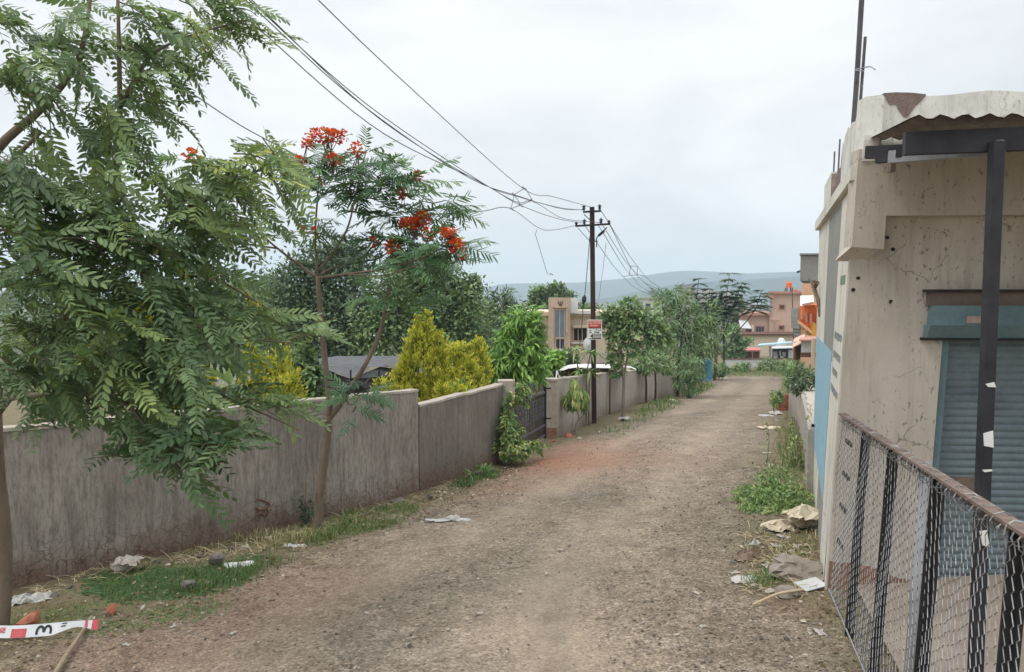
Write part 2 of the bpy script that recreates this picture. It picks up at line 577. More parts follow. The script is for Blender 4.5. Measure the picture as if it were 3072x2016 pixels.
vsep = gm.n('ShaderNodeSeparateColor'); gm.l(vo.outputs['Color'], vsep.inputs[0])
vo2 = gm.n('ShaderNodeTexVoronoi'); gm.l(gv, vo2.inputs['Vector']); vo2.inputs['Scale'].default_value = 17
vsep2 = gm.n('ShaderNodeSeparateColor'); gm.l(vo2.outputs['Color'], vsep2.inputs[0])
gr = gm.ramp(vsep.outputs[0], [(0, .18), (.22, .44), (.78, .55), (1, .84)])
gr2 = gm.ramp(vsep2.outputs[1], [(0, .30), (.2, .5), (.85, .5), (1, .72)])
damp = gm.ramp(gm.noise(gm.coord(scale=(1, .55, 1)), .85, 6, .62, .6), [(.46, 0.0), (.66, .32)])
soil = gm.mix(gm.math('MULTIPLY', damp, gm.math('SUBTRACT', 1.0, trk, clamp=True)), soil, (.125, .098, .074))
loose = gm.math('SUBTRACT', 1.0, gm.math('MULTIPLY', trk, .75), clamp=True)
soil = gm.mix(gm.math('MULTIPLY', loose, .95), soil, gr, 'OVERLAY'); soil = gm.mix(gm.math('MULTIPLY', loose, .6), soil, gr2, 'OVERLAY')
soil = gm.mix(.35, soil, gm.ramp(fine, [(.3, .2), (.7, .8)]), 'OVERLAY')
soil = gm.mix(gm.math('MULTIPLY', gm.attr('red'), gm.ramp(mid, [(.2, .5), (.6, .95)])), soil, gm.ramp(fine, [(.3, (.22, .095, .055)), (.7, (.36, .19, .125))]))
vg = gm.ramp(mid, [(.32, (.13, .10, .068)), (.5, (.19, .155, .095)), (.7, (.15, .16, .07))])
vg = gm.mix(.4, vg, gr, 'OVERLAY')
soil = gm.mix(gm.attr('verge'), soil, vg)
soil = gm.mix(gm.attr('far'), soil, gm.ramp(gm.noise(gv, .012, 5), [(.35, (.05, .075, .035)), (.5, (.10, .115, .065)), (.65, (.17, .16, .11))]))
hb = gm.math('ADD', gm.math('MULTIPLY', vo.outputs['Distance'], -.6), gm.math('MULTIPLY', fine, .8))
gmat = gm.done(gm.pbr(soil, .95, .15, 0, gm.bump(hb, .85, .025)))
far = np.clip((GY - 80) / 40 + np.clip((np.abs(GX) - 30) / 20, 0, 1), 0, 1)


def gsheet(name, sel):
    q = quads[sel]; used, inv = np.unique(q, return_inverse=True)
    b = NB(); b.add(np.stack([GX.ravel(), GY.ravel(), GZ.ravel()], 1)[used], inv.reshape(-1, 4))
    o = b.build(name, gmat, None, smooth=True)
    for nm, ar in (('verge', verge), ('red', red), ('track', track), ('far', far)):
        a = o.data.attributes.new(nm, 'FLOAT', 'POINT'); a.data.foreach_set('value', ar.ravel()[used].astype(np.float32))
    return kind(o, 'structure')


gsheet('ground', ~isroad); gsheet('road', isroad)

# ================================================================== hills
hm = pmat('hill_scrub', (.028, .05, .058), (.07, .09, .09), .006, .95, 0, c3=(.045, .068, .07))


def hill(name, prof, D, back, seed):
    us = np.linspace(prof[0][0], prof[-1][0], 150); vt = np.interp(us, [q[0] for q in prof], [q[1] for q in prof])
    rows = np.linspace(0, 1, 16); V = []
    for i, (u, v) in enumerate(zip(us, vt)):
        top = P(u, v, D)
        for r in rows:
            y = D - back * (1 - r); zb = float(gz(top[0], y, False)) - 1
            prof_r = r ** 1.25
            z = zb + (top[2] - zb) * prof_r * (1 + .16 * (1 - r) * (fbm(i * .12, r * 5, seed, 4) - .5) * 2) + (fbm(i * .6, r * 9, seed + 5, 3) - .5) * 2.2 * r
            V.append((top[0] * (y / D) ** .3, y + (fbm(i * .15, r * 3, seed + 9) - .5) * 60 * (1 - r), z))
        V.append((top[0], D + back * .8, -14))
    m = len(rows) + 1
    q = [(i * m + j, (i + 1) * m + j, (i + 1) * m + j + 1, i * m + j + 1) for i in range(len(us) - 1) for j in range(m - 1)]
    b = NB(); b.add(V, np.array(q))
    return kind(b.build(name, hm, None, True), 'structure')


hill('far_hills', [(-900, 850), (-200, 880), (400, 862), (700, 850), (1000, 862), (1250, 880), (1420, 868), (1470, 862), (1500, 852), (1560, 850), (1650, 850), (1750, 847), (1820, 840), (1900, 834), (1960, 822), (2010, 815), (2060, 812), (2150, 815), (2250, 820), (2400, 814), (2600, 830), (2900, 815), (3500, 850), (4200, 860)], 2050, 420, 4)
hill('near_hill', [(1640, 915), (1720, 908), (1790, 898), (1850, 889), (1900, 878), (1960, 868), (2000, 858), (2120, 846), (2250, 838), (2390, 829), (2700, 820), (3300, 840), (4200, 880)], 1250, 260, 8)

# ================================================================== haze
hz = NB(); hz.box((-2500, -60, -30), (2500, 2600, 130))
hzm = bpy.data.materials.new('haze_air'); hzm.use_nodes = True; ht = hzm.node_tree; ht.nodes.clear()
ho = ht.nodes.new('ShaderNodeOutputMaterial'); pv = ht.nodes.new('ShaderNodeVolumePrincipled')
pv.inputs['Color'].default_value = (.74, .88, 1.0, 1); pv.inputs['Density'].default_value = .00050; pv.inputs['Anisotropy'].default_value = .2
ht.links.new(pv.outputs[0], ho.inputs['Volume'])
kind(hz.build('haze', hzm), 'stuff')

# ================================================================== gravel, litter of the soil
pm = leafmat('pebble_stone', [(0, (.10, .085, .07)), (.4, (.22, .18, .145)), (.75, (.30, .26, .22)), (1, (.46, .42, .37))], 0.0, .95, .1)
import bmesh
bm = bmesh.new(); bmesh.ops.create_icosphere(bm, subdivisions=1, radius=.5)
tv0 = np.array([v.co[:] for v in bm.verts]); tf0 = [np.array([[v.index for v in f.verts] for f in bm.faces])]; bm.free()


def scatter(n, ylo, yhi, pw, cond):
    y = ylo + (yhi - ylo) * rng.random(n) ** pw
    hw = (1600 / F) * y + .3
    x = rng.uniform(-1, 1, n) * hw
    k = cond(x, y); return x[k], y[k]


gb = NB()
for k in range(6):
    r = np.random.default_rng(k)
    tv = tv0 * [1, .75, .5] + r.normal(size=tv0.shape) * .09
    x, y = scatter(3600, 2.6, 17, 1.7, lambda a, c: (a > xl(c) - .6) & (a < xr(c) + .5))
    dens = fbm(x * 1.2, y * .6, 77, 3); la = (x - xl(y)) / (xr(y) - xl(y)); dens = dens + .22 * np.clip(np.abs(la - .5) * 2 - .55, -.2, 1) + .12 * np.exp(-((la - .5) / .08) ** 2) - .1 * np.exp(-((la - .3) / .09) ** 2) - .1 * np.exp(-((la - .68) / .1) ** 2); k2 = rng.random(len(x)) < np.clip((dens - .3) * 2.6, .12, 1); x, y = x[k2], y[k2]
    a = rng.uniform(0, 6.3, len(x)); X = np.stack([np.cos(a), np.sin(a), np.zeros(len(x))], 1)
    sz = .008 + .024 * rng.random(len(x)) ** 3.2 + .0006 * y
    gb.inst(tv, tf0, frames(X), np.stack([x, y, gz(x, y) + sz * .12], 1), sz, rng.random(len(x)))
kind(gb.build('gravel', pm), 'stuff')

# ================================================================== grass
gmt = leafmat('grass_blade', [(0, (.026, .052, .018)), (.4, (.055, .098, .034)), (.62, (.10, .125, .05)), (.85, (.185, .16, .085)), (1, (.26, .225, .14))], .25, .6, .2)
bl = (np.array([(0, -.5, 0), (0, .5, 0), (.5, .35, .55), (.5, -.35, .55), (1, 0, .8)]) * [.55, .09, 1], [np.array([(0, 1, 2, 3)]), np.array([(3, 2, 4)])])
grass = NB()


def turf(px_poly, n, h, tone, jit=.12):
    """grass over a patch given by picture outline points laid on the ground"""
    q = np.array([G(*c)[:2] for c in px_poly]); lo, hi = q.min(0), q.max(0)
    pts = rng.uniform(lo, hi, (n * 3, 2))
    ins = np.zeros(len(pts), bool); j = len(q) - 1
    for i in range(len(q)):
        c = ((q[i, 1] > pts[:, 1]) != (q[j, 1] > pts[:, 1])) & (pts[:, 0] < (q[j, 0] - q[i, 0]) * (pts[:, 1] - q[i, 1]) / (q[j, 1] - q[i, 1] + 1e-9) + q[i, 0])
        ins ^= c; j = i
    pts = pts[ins]; f = fbm(pts[:, 0] * 3, pts[:, 1] * 3, 55, 3)
    pts = pts[rng.random(len(pts)) < np.clip((f - .28) * 3, .05, 1)][:n]
    pts += rng.normal(size=pts.shape) * jit * .5
    m = len(pts); a = rng.uniform(0, 6.3, m)
    X = np.stack([np.cos(a), np.sin(a), np.zeros(m)], 1)
    grass.inst(bl[0], bl[1], frames(X), np.stack([pts[:, 0], pts[:, 1], gz(pts[:, 0], pts[:, 1])], 1), h * rng.uniform(.5, 1.3, m), np.clip(rng.normal(tone, .13, m), 0, 1))


turf([(250, 1760), (330, 1715), (560, 1685), (800, 1650), (950, 1620), (900, 1670), (760, 1740), (640, 1790), (400, 1810)], 2400, .07, .36)
turf([(450, 1720), (800, 1700), (780, 1740), (560, 1790)], 500, .10, .26)
turf([(0, 1830), (300, 1800), (700, 1780), (640, 1840), (330, 1900), (0, 1900)], 1500, .045, .62)
turf([(1040, 1545), (1230, 1510), (1260, 1545), (1150, 1590), (960, 1640), (930, 1610)], 2200, .075, .5)
turf([(930, 1620), (1050, 1540), (1080, 1560), (960, 1640)], 700, .12, .6)
turf([(560, 1660), (800, 1600), (940, 1580), (940, 1620), (800, 1650)], 800, .12, .85)
turf([(1350, 1455), (1480, 1410), (1500, 1425), (1390, 1470)], 900, .09, .25)
turf([(1560, 1360), (1640, 1330), (1700, 1320), (1640, 1350)], 200, .08, .5)
turf([(1780, 1285), (1850, 1270), (1930, 1230), (2030, 1190), (2050, 1215), (1930, 1270), (1850, 1310), (1790, 1310)], 3000, .13, .42)
turf([(1900, 1240), (2010, 1190), (2040, 1205), (1950, 1260)], 1200, .24, .42)
turf([(2050, 1190), (2120, 1150), (2150, 1160), (2100, 1185)], 900, .4, .42)
turf([(2250, 1740), (2330, 1690), (2340, 1740), (2270, 1770)], 900, .07, .5)
turf([(2330, 1640), (2440, 1600), (2450, 1690), (2330, 1690)], 500, .07, .75)
turf([(2320, 1420), (2330, 1290), (2440, 1290), (2440, 1420)], 800, .22, .55)
turf([(2335, 1300), (2350, 1215), (2390, 1200), (2400, 1290)], 800, .22, .5)
turf([(2340, 1180), (2350, 1130), (2380, 1130), (2385, 1190)], 800, .34, .5)
turf([(2050, 1140), (2150, 1112), (2400, 1106), (2400, 1131), (2200, 1130)], 4600, .24, .5, .5)
turf([(2480, 1850), (2500, 1830), (2640, 2010), (2560, 2010)], 900, .03, .8)
wl = (np.array([(0, 0, 0), (.35, .24, .1), (.8, .18, .12), (1, 0, .05), (.8, -.18, .12), (.35, -.24, .1)]), [np.array([(0, 5, 4, 3, 2, 1)])])
bl_, bl = bl, wl
turf([(250, 1760), (330, 1715), (560, 1690), (760, 1665), (740, 1740), (620, 1790), (400, 1800)], 5200, .048, .24)
turf([(300, 1720), (500, 1690), (600, 1760), (420, 1800), (250, 1770)], 2400, .06, .16)
turf([(60, 1850), (330, 1800), (720, 1780), (640, 1850), (330, 1900), (20, 1900)], 2600, .028, .55)
turf([(1000, 1560), (1240, 1510), (1260, 1545), (1100, 1600), (940, 1640)], 1800, .03, .5)
turf([(1800, 1300), (2030, 1200), (2050, 1215), (1850, 1315)], 1600, .09, .3)
turf([(2260, 1745), (2330, 1690), (2340, 1740), (2275, 1765)], 500, .035, .5)
kind(grass.build('grass', gmt), 'stuff')
# ================================================================== materials of built things
def plaster(name, base, light, dark, streak=.5, crack=.3, moss=0.0, bump=.3, tree_shade=False):
    """weathered cement plaster; UV = metres along, metres above the ground"""
    m = MT(name); v = m.coord(uv=True); vs_ = m.coord(uv=True, scale=(7, .7, 1)); vf = m.coord(uv=True, scale=(30, 6, 1))
    n = m.noise(v, .8, 6, .66)
    col = m.ramp(n, [(.3, base), (.7, light)])
    st = m.ramp(m.noise(vs_, 1.6, 6, .65), [(.46, 0.0), (.68, 1.0)])
    col = m.mix(m.math('MULTIPLY', st, streak), col, dark)
    st2 = m.ramp(m.noise(vf, 1.1, 6, .75), [(.47, 0.0), (.60, 1.0)])
    col = m.mix(m.math('MULTIPLY', st2, streak * .75), col, dark)
    sp = m.n('ShaderNodeSeparateXYZ'); m.l(v, sp.inputs[0])
    if tree_shade:      # tree shade painted as a dark stretch of wall with a ragged edge
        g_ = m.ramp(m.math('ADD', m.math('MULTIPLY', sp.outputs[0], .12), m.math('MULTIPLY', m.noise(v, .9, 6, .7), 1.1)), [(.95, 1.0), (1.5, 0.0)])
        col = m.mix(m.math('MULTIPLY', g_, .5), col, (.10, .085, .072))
    if crack:
        vo = m.n('ShaderNodeTexVoronoi', feature='DISTANCE_TO_EDGE')
        nz = m.n('ShaderNodeTexNoise'); m.l(v, nz.inputs[0]); nz.inputs['Scale'].default_value = 5
        vv = m.n('ShaderNodeVectorMath', operation='ADD'); m.l(v, vv.inputs[0])
        sc = m.n('ShaderNodeVectorMath', operation='SCALE'); m.l(nz.outputs['Color'], sc.inputs[0]); sc.inputs['Scale'].default_value = .25
        m.l(sc.outputs[0], vv.inputs[1]); m.l(vv.outputs[0], vo.inputs['Vector']); vo.inputs['Scale'].default_value = 9
        ed = m.ramp(vo.outputs[0], [(0, 1.0), (.06, 0.0)])
        low = m.ramp(m.math('ADD', sp.outputs[1], m.math('MULTIPLY', m.noise(v, 2.2, 4), .9)), [(.55, 1.0), (1.05, 0.0)])
        col = m.mix(m.math('MULTIPLY', m.math('MULTIPLY', ed, low), crack), col, (.055, .042, .035))
    if moss:
        lo2 = m.ramp(m.math('ADD', sp.outputs[1], m.math('MULTIPLY', m.noise(v, 1.7, 6, .7), .75)), [(.40, 1.0), (.72, 0.0)])
        col = m.mix(m.math('MULTIPLY', lo2, moss), col, m.ramp(m.noise(v, 26, 3), [(.35, (.10, .055, .035)), (.65, (.20, .12, .08))]))
    return m.done(m.pbr(col, .92, .15, 0, m.bump(m.noise(v, 30, 6, .7), bump, .012)))


def stucco(name, base, light, dark, streak=.5, specks=.6, cracks=.5, stz=.6, bump=.4):
    """painted cement render with rain streaks, specks and hairline cracks"""
    m = MT(name); v = m.coord(); vz = m.coord(scale=(5, 5, stz)); vf = m.coord(scale=(14, 14, 1.4))
    col = m.ramp(m.noise(v, 1.5, 6, .62), [(.3, base), (.7, light)])
    col = m.mix(m.math('MULTIPLY', m.ramp(m.noise(vz, 1.2, 6, .68), [(.48, 0.0), (.72, 1.0)]), streak), col, dark)
    col = m.mix(m.math('MULTIPLY', m.ramp(m.noise(vf, 1.0, 5, .7), [(.54, 0.0), (.66, 1.0)]), streak * .6), col, dark)
    big = m.ramp(m.noise(v, .9, 4), [(.40, 0.0), (.62, 1.0)])
    sp = m.ramp(m.noise(m.coord(scale=(1, 1, .6)), 34, 3, .6), [(.61, 0.0), (.68, 1.0)])
    col = m.mix(m.math('MULTIPLY', m.math('MULTIPLY', sp, big), specks), col, tuple(c * .45 for c in dark))
    nz = m.n('ShaderNodeTexNoise'); m.l(v, nz.inputs[0]); nz.inputs['Scale'].default_value = 3
    sc = m.n('ShaderNodeVectorMath', operation='SCALE'); m.l(nz.outputs['Color'], sc.inputs[0]); sc.inputs['Scale'].default_value = .6
    ad = m.n('ShaderNodeVectorMath', operation='ADD'); m.l(v, ad.inputs[0]); m.l(sc.outputs[0], ad.inputs[1])
    vo = m.n('ShaderNodeTexVoronoi', feature='DISTANCE_TO_EDGE'); m.l(ad.outputs[0], vo.inputs['Vector']); vo.inputs['Scale'].default_value = 1.6
    ck = m.math('MULTIPLY', m.ramp(vo.outputs[0], [(0, 1.0), (.012, 0.0)]), m.ramp(m.noise(v, 1.1, 3), [(.5, 0.0), (.58, 1.0)]))
    col = m.mix(m.math('MULTIPLY', ck, cracks), col, tuple(c * .4 for c in dark))
    return m.done(m.pbr(col, .92, .15, 0, m.bump(m.noise(v, 40, 6, .7), bump, .01)))


M = {}
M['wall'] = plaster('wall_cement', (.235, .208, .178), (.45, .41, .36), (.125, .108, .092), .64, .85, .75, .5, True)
M['wall2'] = plaster('wall_cement_far', (.37, .335, .295), (.48, .44, .395), (.18, .16, .14), .5, .4, .45, .4)
M['coping'] = pmat('coping_cement', (.33, .285, .24), (.48, .43, .37), 9, .9, .3)
M['shop'] = stucco('shop_plaster', (.46, .415, .355), (.58, .53, .465), (.26, .22, .18), .45, .8, .7)
M['shop_side'] = stucco('shop_side_paint', (.58, .55, .48), (.72, .69, .62), (.31, .29, .25), .5, .5, .7)
M['shop_white'] = stucco('parapet_whitewash', (.58, .565, .51), (.76, .745, .685), (.27, .26, .225), .5, .7, .5, 2.2)
M['brick_bare'] = pmat('bare_masonry', (.16, .12, .10), (.26, .20, .17), 14, .95, .6, .02)
M['navy'] = pmat('dark_steel_paint', (.017, .017, .021), (.042, .041, .048), 6, .6, .2)
M['rust'] = pmat('rusted_steel', (.085, .055, .043), (.185, .14, .115), 16, .85, .4, .004, c3=(.125, .09, .075))
M['galv'] = pmat('galvanised_steel', (.22, .22, .23), (.36, .37, .38), 9, .55, .15, metal=.3)
M['wire'] = pmat('mesh_wire', (.17, .17, .175), (.34, .34, .34), 30, .5, 0, metal=.35)
M['black'] = pmat('black_steel', (.012, .012, .013), (.035, .034, .034), 12, .6, .2)
M['teal'] = pmat('shutter_paint', (.095, .13, .148), (.16, .205, .225), 3, .6, .15, c3=(.12, .165, .182))
M['tealhood'] = pmat('shutter_hood_paint', (.10, .165, .185), (.15, .225, .245), 3, .6, .15)
M['asb'] = pmat('asbestos_sheet', (.17, .14, .115), (.27, .235, .20), 6, .95, .4)
M['blue'] = pmat('light_blue_paint', (.16, .31, .40), (.29, .46, .55), 7, .85, .2, stretch=(2, 2, .7), c3=(.22, .42, .50))
M['grey'] = pmat('plain_grey', (.23, .225, .21), (.31, .305, .285), 3, .9, .2)
M['stencil'] = pmat('stencil_grey', (.20, .22, .22), (.33, .35, .35), 20, .9, 0)
M['white'] = pmat('white_paint', (.66, .66, .64), (.80, .80, .78), 4, .8, .1)
M['reddirt'] = pmat('red_mud_stain', (.20, .10, .06), (.34, .19, .13), 10, .95, .3)
M['pipe'] = pmat('grey_iron_pipe', (.07, .07, .08), (.14, .14, .15), 10, .6, .1)

# ================================================================== the shop on the right
C0 = np.array([2.42, 5.8]); fD = U([1, -.07]); nF = np.array([fD[1], -fD[0]]); rD = U([.345, .94]); nS = np.array([-rD[1], rD[0]])


LEAN = .052


def Fs(u, v, off=0.0):
    """ray against the front plane moved out by off -> (metres along the front, z)"""
    r = ray(u, v); o = C0 + nF * off
    t = (o @ nF) / (r[:2] @ nF); q = r * t
    return (q[:2] - o) @ fD - LEAN * (q[2] + 2.2), q[2]


def Fp(s, z, off=0.0):
    q = C0 + fD * s + nF * off; return np.array([q[0], q[1], z])


def frect(nb, u0, v0, u1, v1, off, th, s0=None, s1=None, z0=None, z1=None, tone=.5):
    um, vm = (u0 + u1) / 2, (v0 + v1) / 2
    s0 = Fs(u0, vm, off)[0] if s0 is None else s0; s1 = Fs(u1, vm, off)[0] if s1 is None else s1
    z1 = Fs(um, v0, off)[1] if z1 is None else z1; z0 = Fs(um, v1, off)[1] if z0 is None else z0
    nb.prism([Fp(s0, z0, off), Fp(s1, z0, off), Fp(s1, z1, off), Fp(s0, z1, off)], np.append(-nF * th, 0), tone)
    return s0, s1, z0, z1


def Sp(t, z, off=0.0):
    q = C0 + rD * t + nS * off; return np.array([q[0], q[1], z])


def srect(nb, t0, t1, z0, z1, off, th, tone=.5):
    """slab on the side wall, in cells so that every layer bends with the leaning wall alike"""
    ts = np.unique(np.concatenate([[t0, t1], np.arange(math.ceil(t0 / .3) * .3, t1, .3)])) if t1 - t0 > .2 else np.array([t0, t1])
    zs = np.unique(np.concatenate([[z0, z1], np.arange(math.ceil(z0 / .4) * .4, z1, .4)])) if z1 - z0 > .2 else np.array([z0, z1])
    m, k = len(ts), len(zs); V = []
    for o in (0, 1):
        for t in ts:
            for z in zs: V.append(Sp(t, z, off) + np.append(fD * th * o, 0))
    f = lambda o, a, c: o * m * k + a * k + c
    q = [(f(0, a + 1, c), f(0, a, c), f(0, a, c + 1), f(0, a + 1, c + 1)) for a in range(m - 1) for c in range(k - 1)]
    q += [(f(1, a, c), f(1, a + 1, c), f(1, a + 1, c + 1), f(1, a, c + 1)) for a in range(m - 1) for c in range(k - 1)]
    for c in range(k - 1): q += [(f(0, 0, c), f(1, 0, c), f(1, 0, c + 1), f(0, 0, c + 1)), (f(1, m - 1, c), f(0, m - 1, c), f(0, m - 1, c + 1), f(1, m - 1, c + 1))]
    for a in range(m - 1): q += [(f(0, a, 0), f(0, a + 1, 0), f(1, a + 1, 0), f(1, a, 0)), (f(0, a + 1, k - 1), f(0, a, k - 1), f(1, a, k - 1), f(1, a + 1, k - 1))]
    nb.add(V, np.array(q), tone)


SHEAR[0] = LEAN
ZSL = .86                                     # top of walls / underside of the roof slab
shop = thing('shop_building', 'small plastered shop with teal roller shutter and stained white parapet beside the dirt road', 'shop', (*C0, float(gz(*C0))))
SJ = Fs(2797, 1400, 0)[0]                      # left edge of the shutter opening
zb = -2.75
zt_open = Fs(2900, 872, 0)[1]
b = NB()
b.prism([Fp(.004, zb), Fp(SJ, zb), Fp(SJ, ZSL), Fp(.004, ZSL)], np.append(rD * .22, 0))
frect(b, 0, 0, 0, 0, 0, .22, SJ, 4.6, zt_open, ZSL)
frect(b, 0, 0, 0, 0, 0, .22, SJ + 1.75, 4.6, zb, zt_open)
b.build('front_wall', M['shop'], shop)
b = NB(); srect(b, .03, 4.45, zb, ZSL, 0, .2)
b.prism([Sp(4.45, zb), Sp(4.45, ZSL), Sp(4.45, ZSL) + [5, -.4, 0], Sp(4.45, zb) + [5, -.4, 0]], (-.02, -.2, 0))
b.build('side_wall', M['shop_side'], shop)
b = NB(); srect(b, -.004, 1.0, zb, ZSL - .02, .010, .014)
b.build('pilaster', M['shop_side'], shop)
b = NB(); srect(b, 1.08, 2.6, -.58, ZSL - .03, .004, .03)  # shaded side strip of the wall, put into the colour as flat grey
b.build('grey_shade_band', M['grey'], shop)
b = NB(); srect(b, 1.05, 2.4, zb, -1.87, .004, .03); b.build('grey_shade_band', M['grey'], shop)
b = NB(); srect(b, 1.25, 4.3, -1.86, -.50, .005, .02)
b.build('painted_panel', M['blue'], shop)
# illegible stencilled rows on the pilaster
b = NB()
for zz, t0, t1 in ((-.36, .1, .9), (-.52, .1, .9), (-.66, .3, .9), (-.81, .1, .95)):
    t = t0
    srect(b, t0, t1, zz + .055, zz + .063, .0135, .003)
    while t < t1 - .03:
        w = R.uniform(.02, .05); hh = R.uniform(.03, .055)
        srect(b, t, t + w * .45, zz + .05 - hh, zz + .055, .0132, .003)
        if R.random() < .6: srect(b, t, t + w, zz + R.uniform(.0, .03), zz + R.uniform(.032, .045), .0134, .003)
        t += w + .012
b.build('stencilled_notice', M['stencil'], shop)
b = NB(); srect(b, .18, .62, .10, .17, .0135, .003); b.build('paint_patch', pmat('green_patch', (.13, .19, .13), (.22, .28, .21), 20, .9, 0), shop)
# projecting beam with chamfered corner block
b = NB()
zB0 = Fs(2850, 645, .13)[1]
sB0 = Fs(2562, 650, .13)[0]; sB1 = Fs(2655, 700, .13)[0]; zc0 = Fs(2600, 748, .13)[1]
frect(b, 0, 0, 0, 0, .13, .15, sB0, 4.6, zB0, ZSL + .22)
b.prism([Fp(sB0, zc0 + .02, .13), Fp(sB1, zc0, .13), Fp(sB1, zB0, .13), Fp(sB0, zB0, .13)], np.append(-nF * .15, 0))
b.prism([Fp(sB0, zc0 + .02, .13), Fp(sB0, zc0 + .02, -.02), Fp(sB0 - .06, zc0 - .08, -.02)], np.append(fD * (sB1 - sB0), 0))
b.build('lintel_beam', M['shop'], shop)
# roof slab edge (coping band) and roof
b = NB()
sl = [Sp(-.10, ZSL, .05), Sp(4.5, ZSL, .05), Sp(4.5, ZSL, .05) + [5.5, -.4, 0], Fp(5.2, ZSL, .11)]
b.prism(sl[::-1], (0, 0, .11)); b.build('roof_slab', M['shop_side'], shop)
# parapet: broken top line
ZP = 1.475


def parapet(nb, pts, tops, th, z0):
    pts = np.array(pts); d = np.diff(pts, axis=0)
    nrm = np.array([U([-q[1], q[0]]) for q in np.vstack([d, d[-1:]])])
    m = len(pts); V = []
    for i in range(m):
        a = pts[i]; c = pts[i] + nrm[i] * th
        V += [(*a, z0), (*a, tops[i]), (*c, tops[i]), (*c, z0)]
    q = [(4 * i + k, 4 * i + (k + 1) % 4, 4 * i + 4 + (k + 1) % 4, 4 * i + 4 + k) for i in range(m - 1) for k in range(4)]
    nb.add(V, [np.array(q), np.array([(3, 2, 1, 0), (4 * m - 4, 4 * m - 3, 4 * m - 2, 4 * m - 1)])])


sP = Fs(2588, 400, .05)[0]; sE = 4.9
ss = np.linspace(sP, sE, 46); tops = []
for s in ss:
    z = ZP + .012 * math.sin(s * 9) + R.uniform(-.006, .006)
    q = (s - sP) / (sE - sP) * 1.0
    z += .02 * (s - sP)
    tops.append(z)
b = NB(); parapet(b, [C0 + fD * s + nF * .05 for s in ss], tops, .13, ZSL + .11); b.build('front_parapet', M['shop_white'], shop)
b = NB()
b2 = NB(); sa, sb_ = Fs(2652, 310, .06)[0], Fs(2778, 310, .06)[0]; V = []
for k in range(23):
    s_ = sa + (sb_ - sa) * k / 22; q = k / 22; zt_ = np.interp(s_, ss, tops) + .010
    dz = (.05 + .10 * math.exp(-((q - .55) / .16) ** 2) + .05 * fbm(k * .45, 0, 4)) * min(1, 6 * q, 5 * (1 - q))
    V += [Fp(s_, zt_ - dz - .012, .056), Fp(s_, zt_, .056), Fp(s_, zt_, -.085)]
b2.add(V, np.array([(3 * i + k, 3 * i + 3 + k, 3 * i + 4 + k, 3 * i + 1 + k) for i in range(22) for k in range(2)])); b2.build('broken_plaster', M['brick_bare'], shop)
cpt = C0 + fD * sP + nF * .05
tt = np.linspace(0, 4.0, 34); tz = []
for t in tt:
    z = ZP + (.02 * math.sin(t * 7) + R.uniform(-.03, .02))
    if 1.7 < t < 2.9: z -= .16 + .12 * (t - 1.7) + R.uniform(0, .06)
    if t >= 2.9: z = 1.36 + R.uniform(-.01, .01)
    tz.append(z)
b = NB(); k1 = [i for i, t in enumerate(tt) if t <= 1.75]; parapet(b, [cpt + rD * tt[i] for i in k1][::-1], [tz[i] for i in k1][::-1], .13, ZSL + .11)
b.build('side_parapet', M['shop_white'], shop); b = NB(); k3 = [i for i, t in enumerate(tt) if t >= 2.85]; parapet(b, [cpt + rD * tt[i] for i in k3][::-1], [tz[i] for i in k3][::-1], .13, ZSL + .11)
b.build('side_parapet', M['shop_white'], shop)
b = NB(); k2 = [i for i, t in enumerate(tt) if 1.6 <= t <= 2.98]; parapet(b, [cpt + rD * tt[i] for i in k2][::-1], [tz[i] - .02 for i in k2][::-1], .125, ZSL + .11)
b.build('bare_brick_parapet', M['brick_bare'], shop)
b = NB(); frect(b, 0, 0, 0, 0, .14, .2, sP - .02, sP + .09, ZSL + .13, ZSL + .32)
b.build('parapet_stub', M['shop_white'], shop)
SHEAR[0] = 0.0
# canopy of corrugated sheet on steel
cs = []
L0, L1 = np.array([2.64, 5.72, 1.13]), np.array([2.06, 4.0, .885])
nc = 120
for i in range(nc + 1):
    s = i / nc * 4.2; w = .0135 * math.sin(2 * math.pi * s / .118)
    for q in (0, .33, .66, 1):
        p = L0 * (1 - q) + L1 * q
        e_ = fD * s
        cs.append((p[0] + e_[0], p[1] + e_[1], p[2] + w + .03 + .004 * s))
V = np.array(cs); b = NB()
qf = [(4 * i + k, 4 * i + k + 1, 4 * i + 5 + k, 4 * i + 4 + k) for i in range(nc) for k in range(3)]
b.add(V, np.array(qf)); b.add(V + [0, 0, .008], np.array(qf)[:, ::-1]); b.build('canopy_sheet', M['asb'], shop)
b = NB()


def bar(nb, p0, p1, w, h, up=(0, 0, 1)):
    p0, p1 = np.asarray(p0, float), np.asarray(p1, float); x = (p1 - p0) / 2; X = U(x); up = np.asarray(up, float)
    Z = U(up - X * X.dot(up)); Y = np.cross(Z, X)
    nb.obox((p0 + p1) / 2, x, Y * w / 2, Z * h / 2)


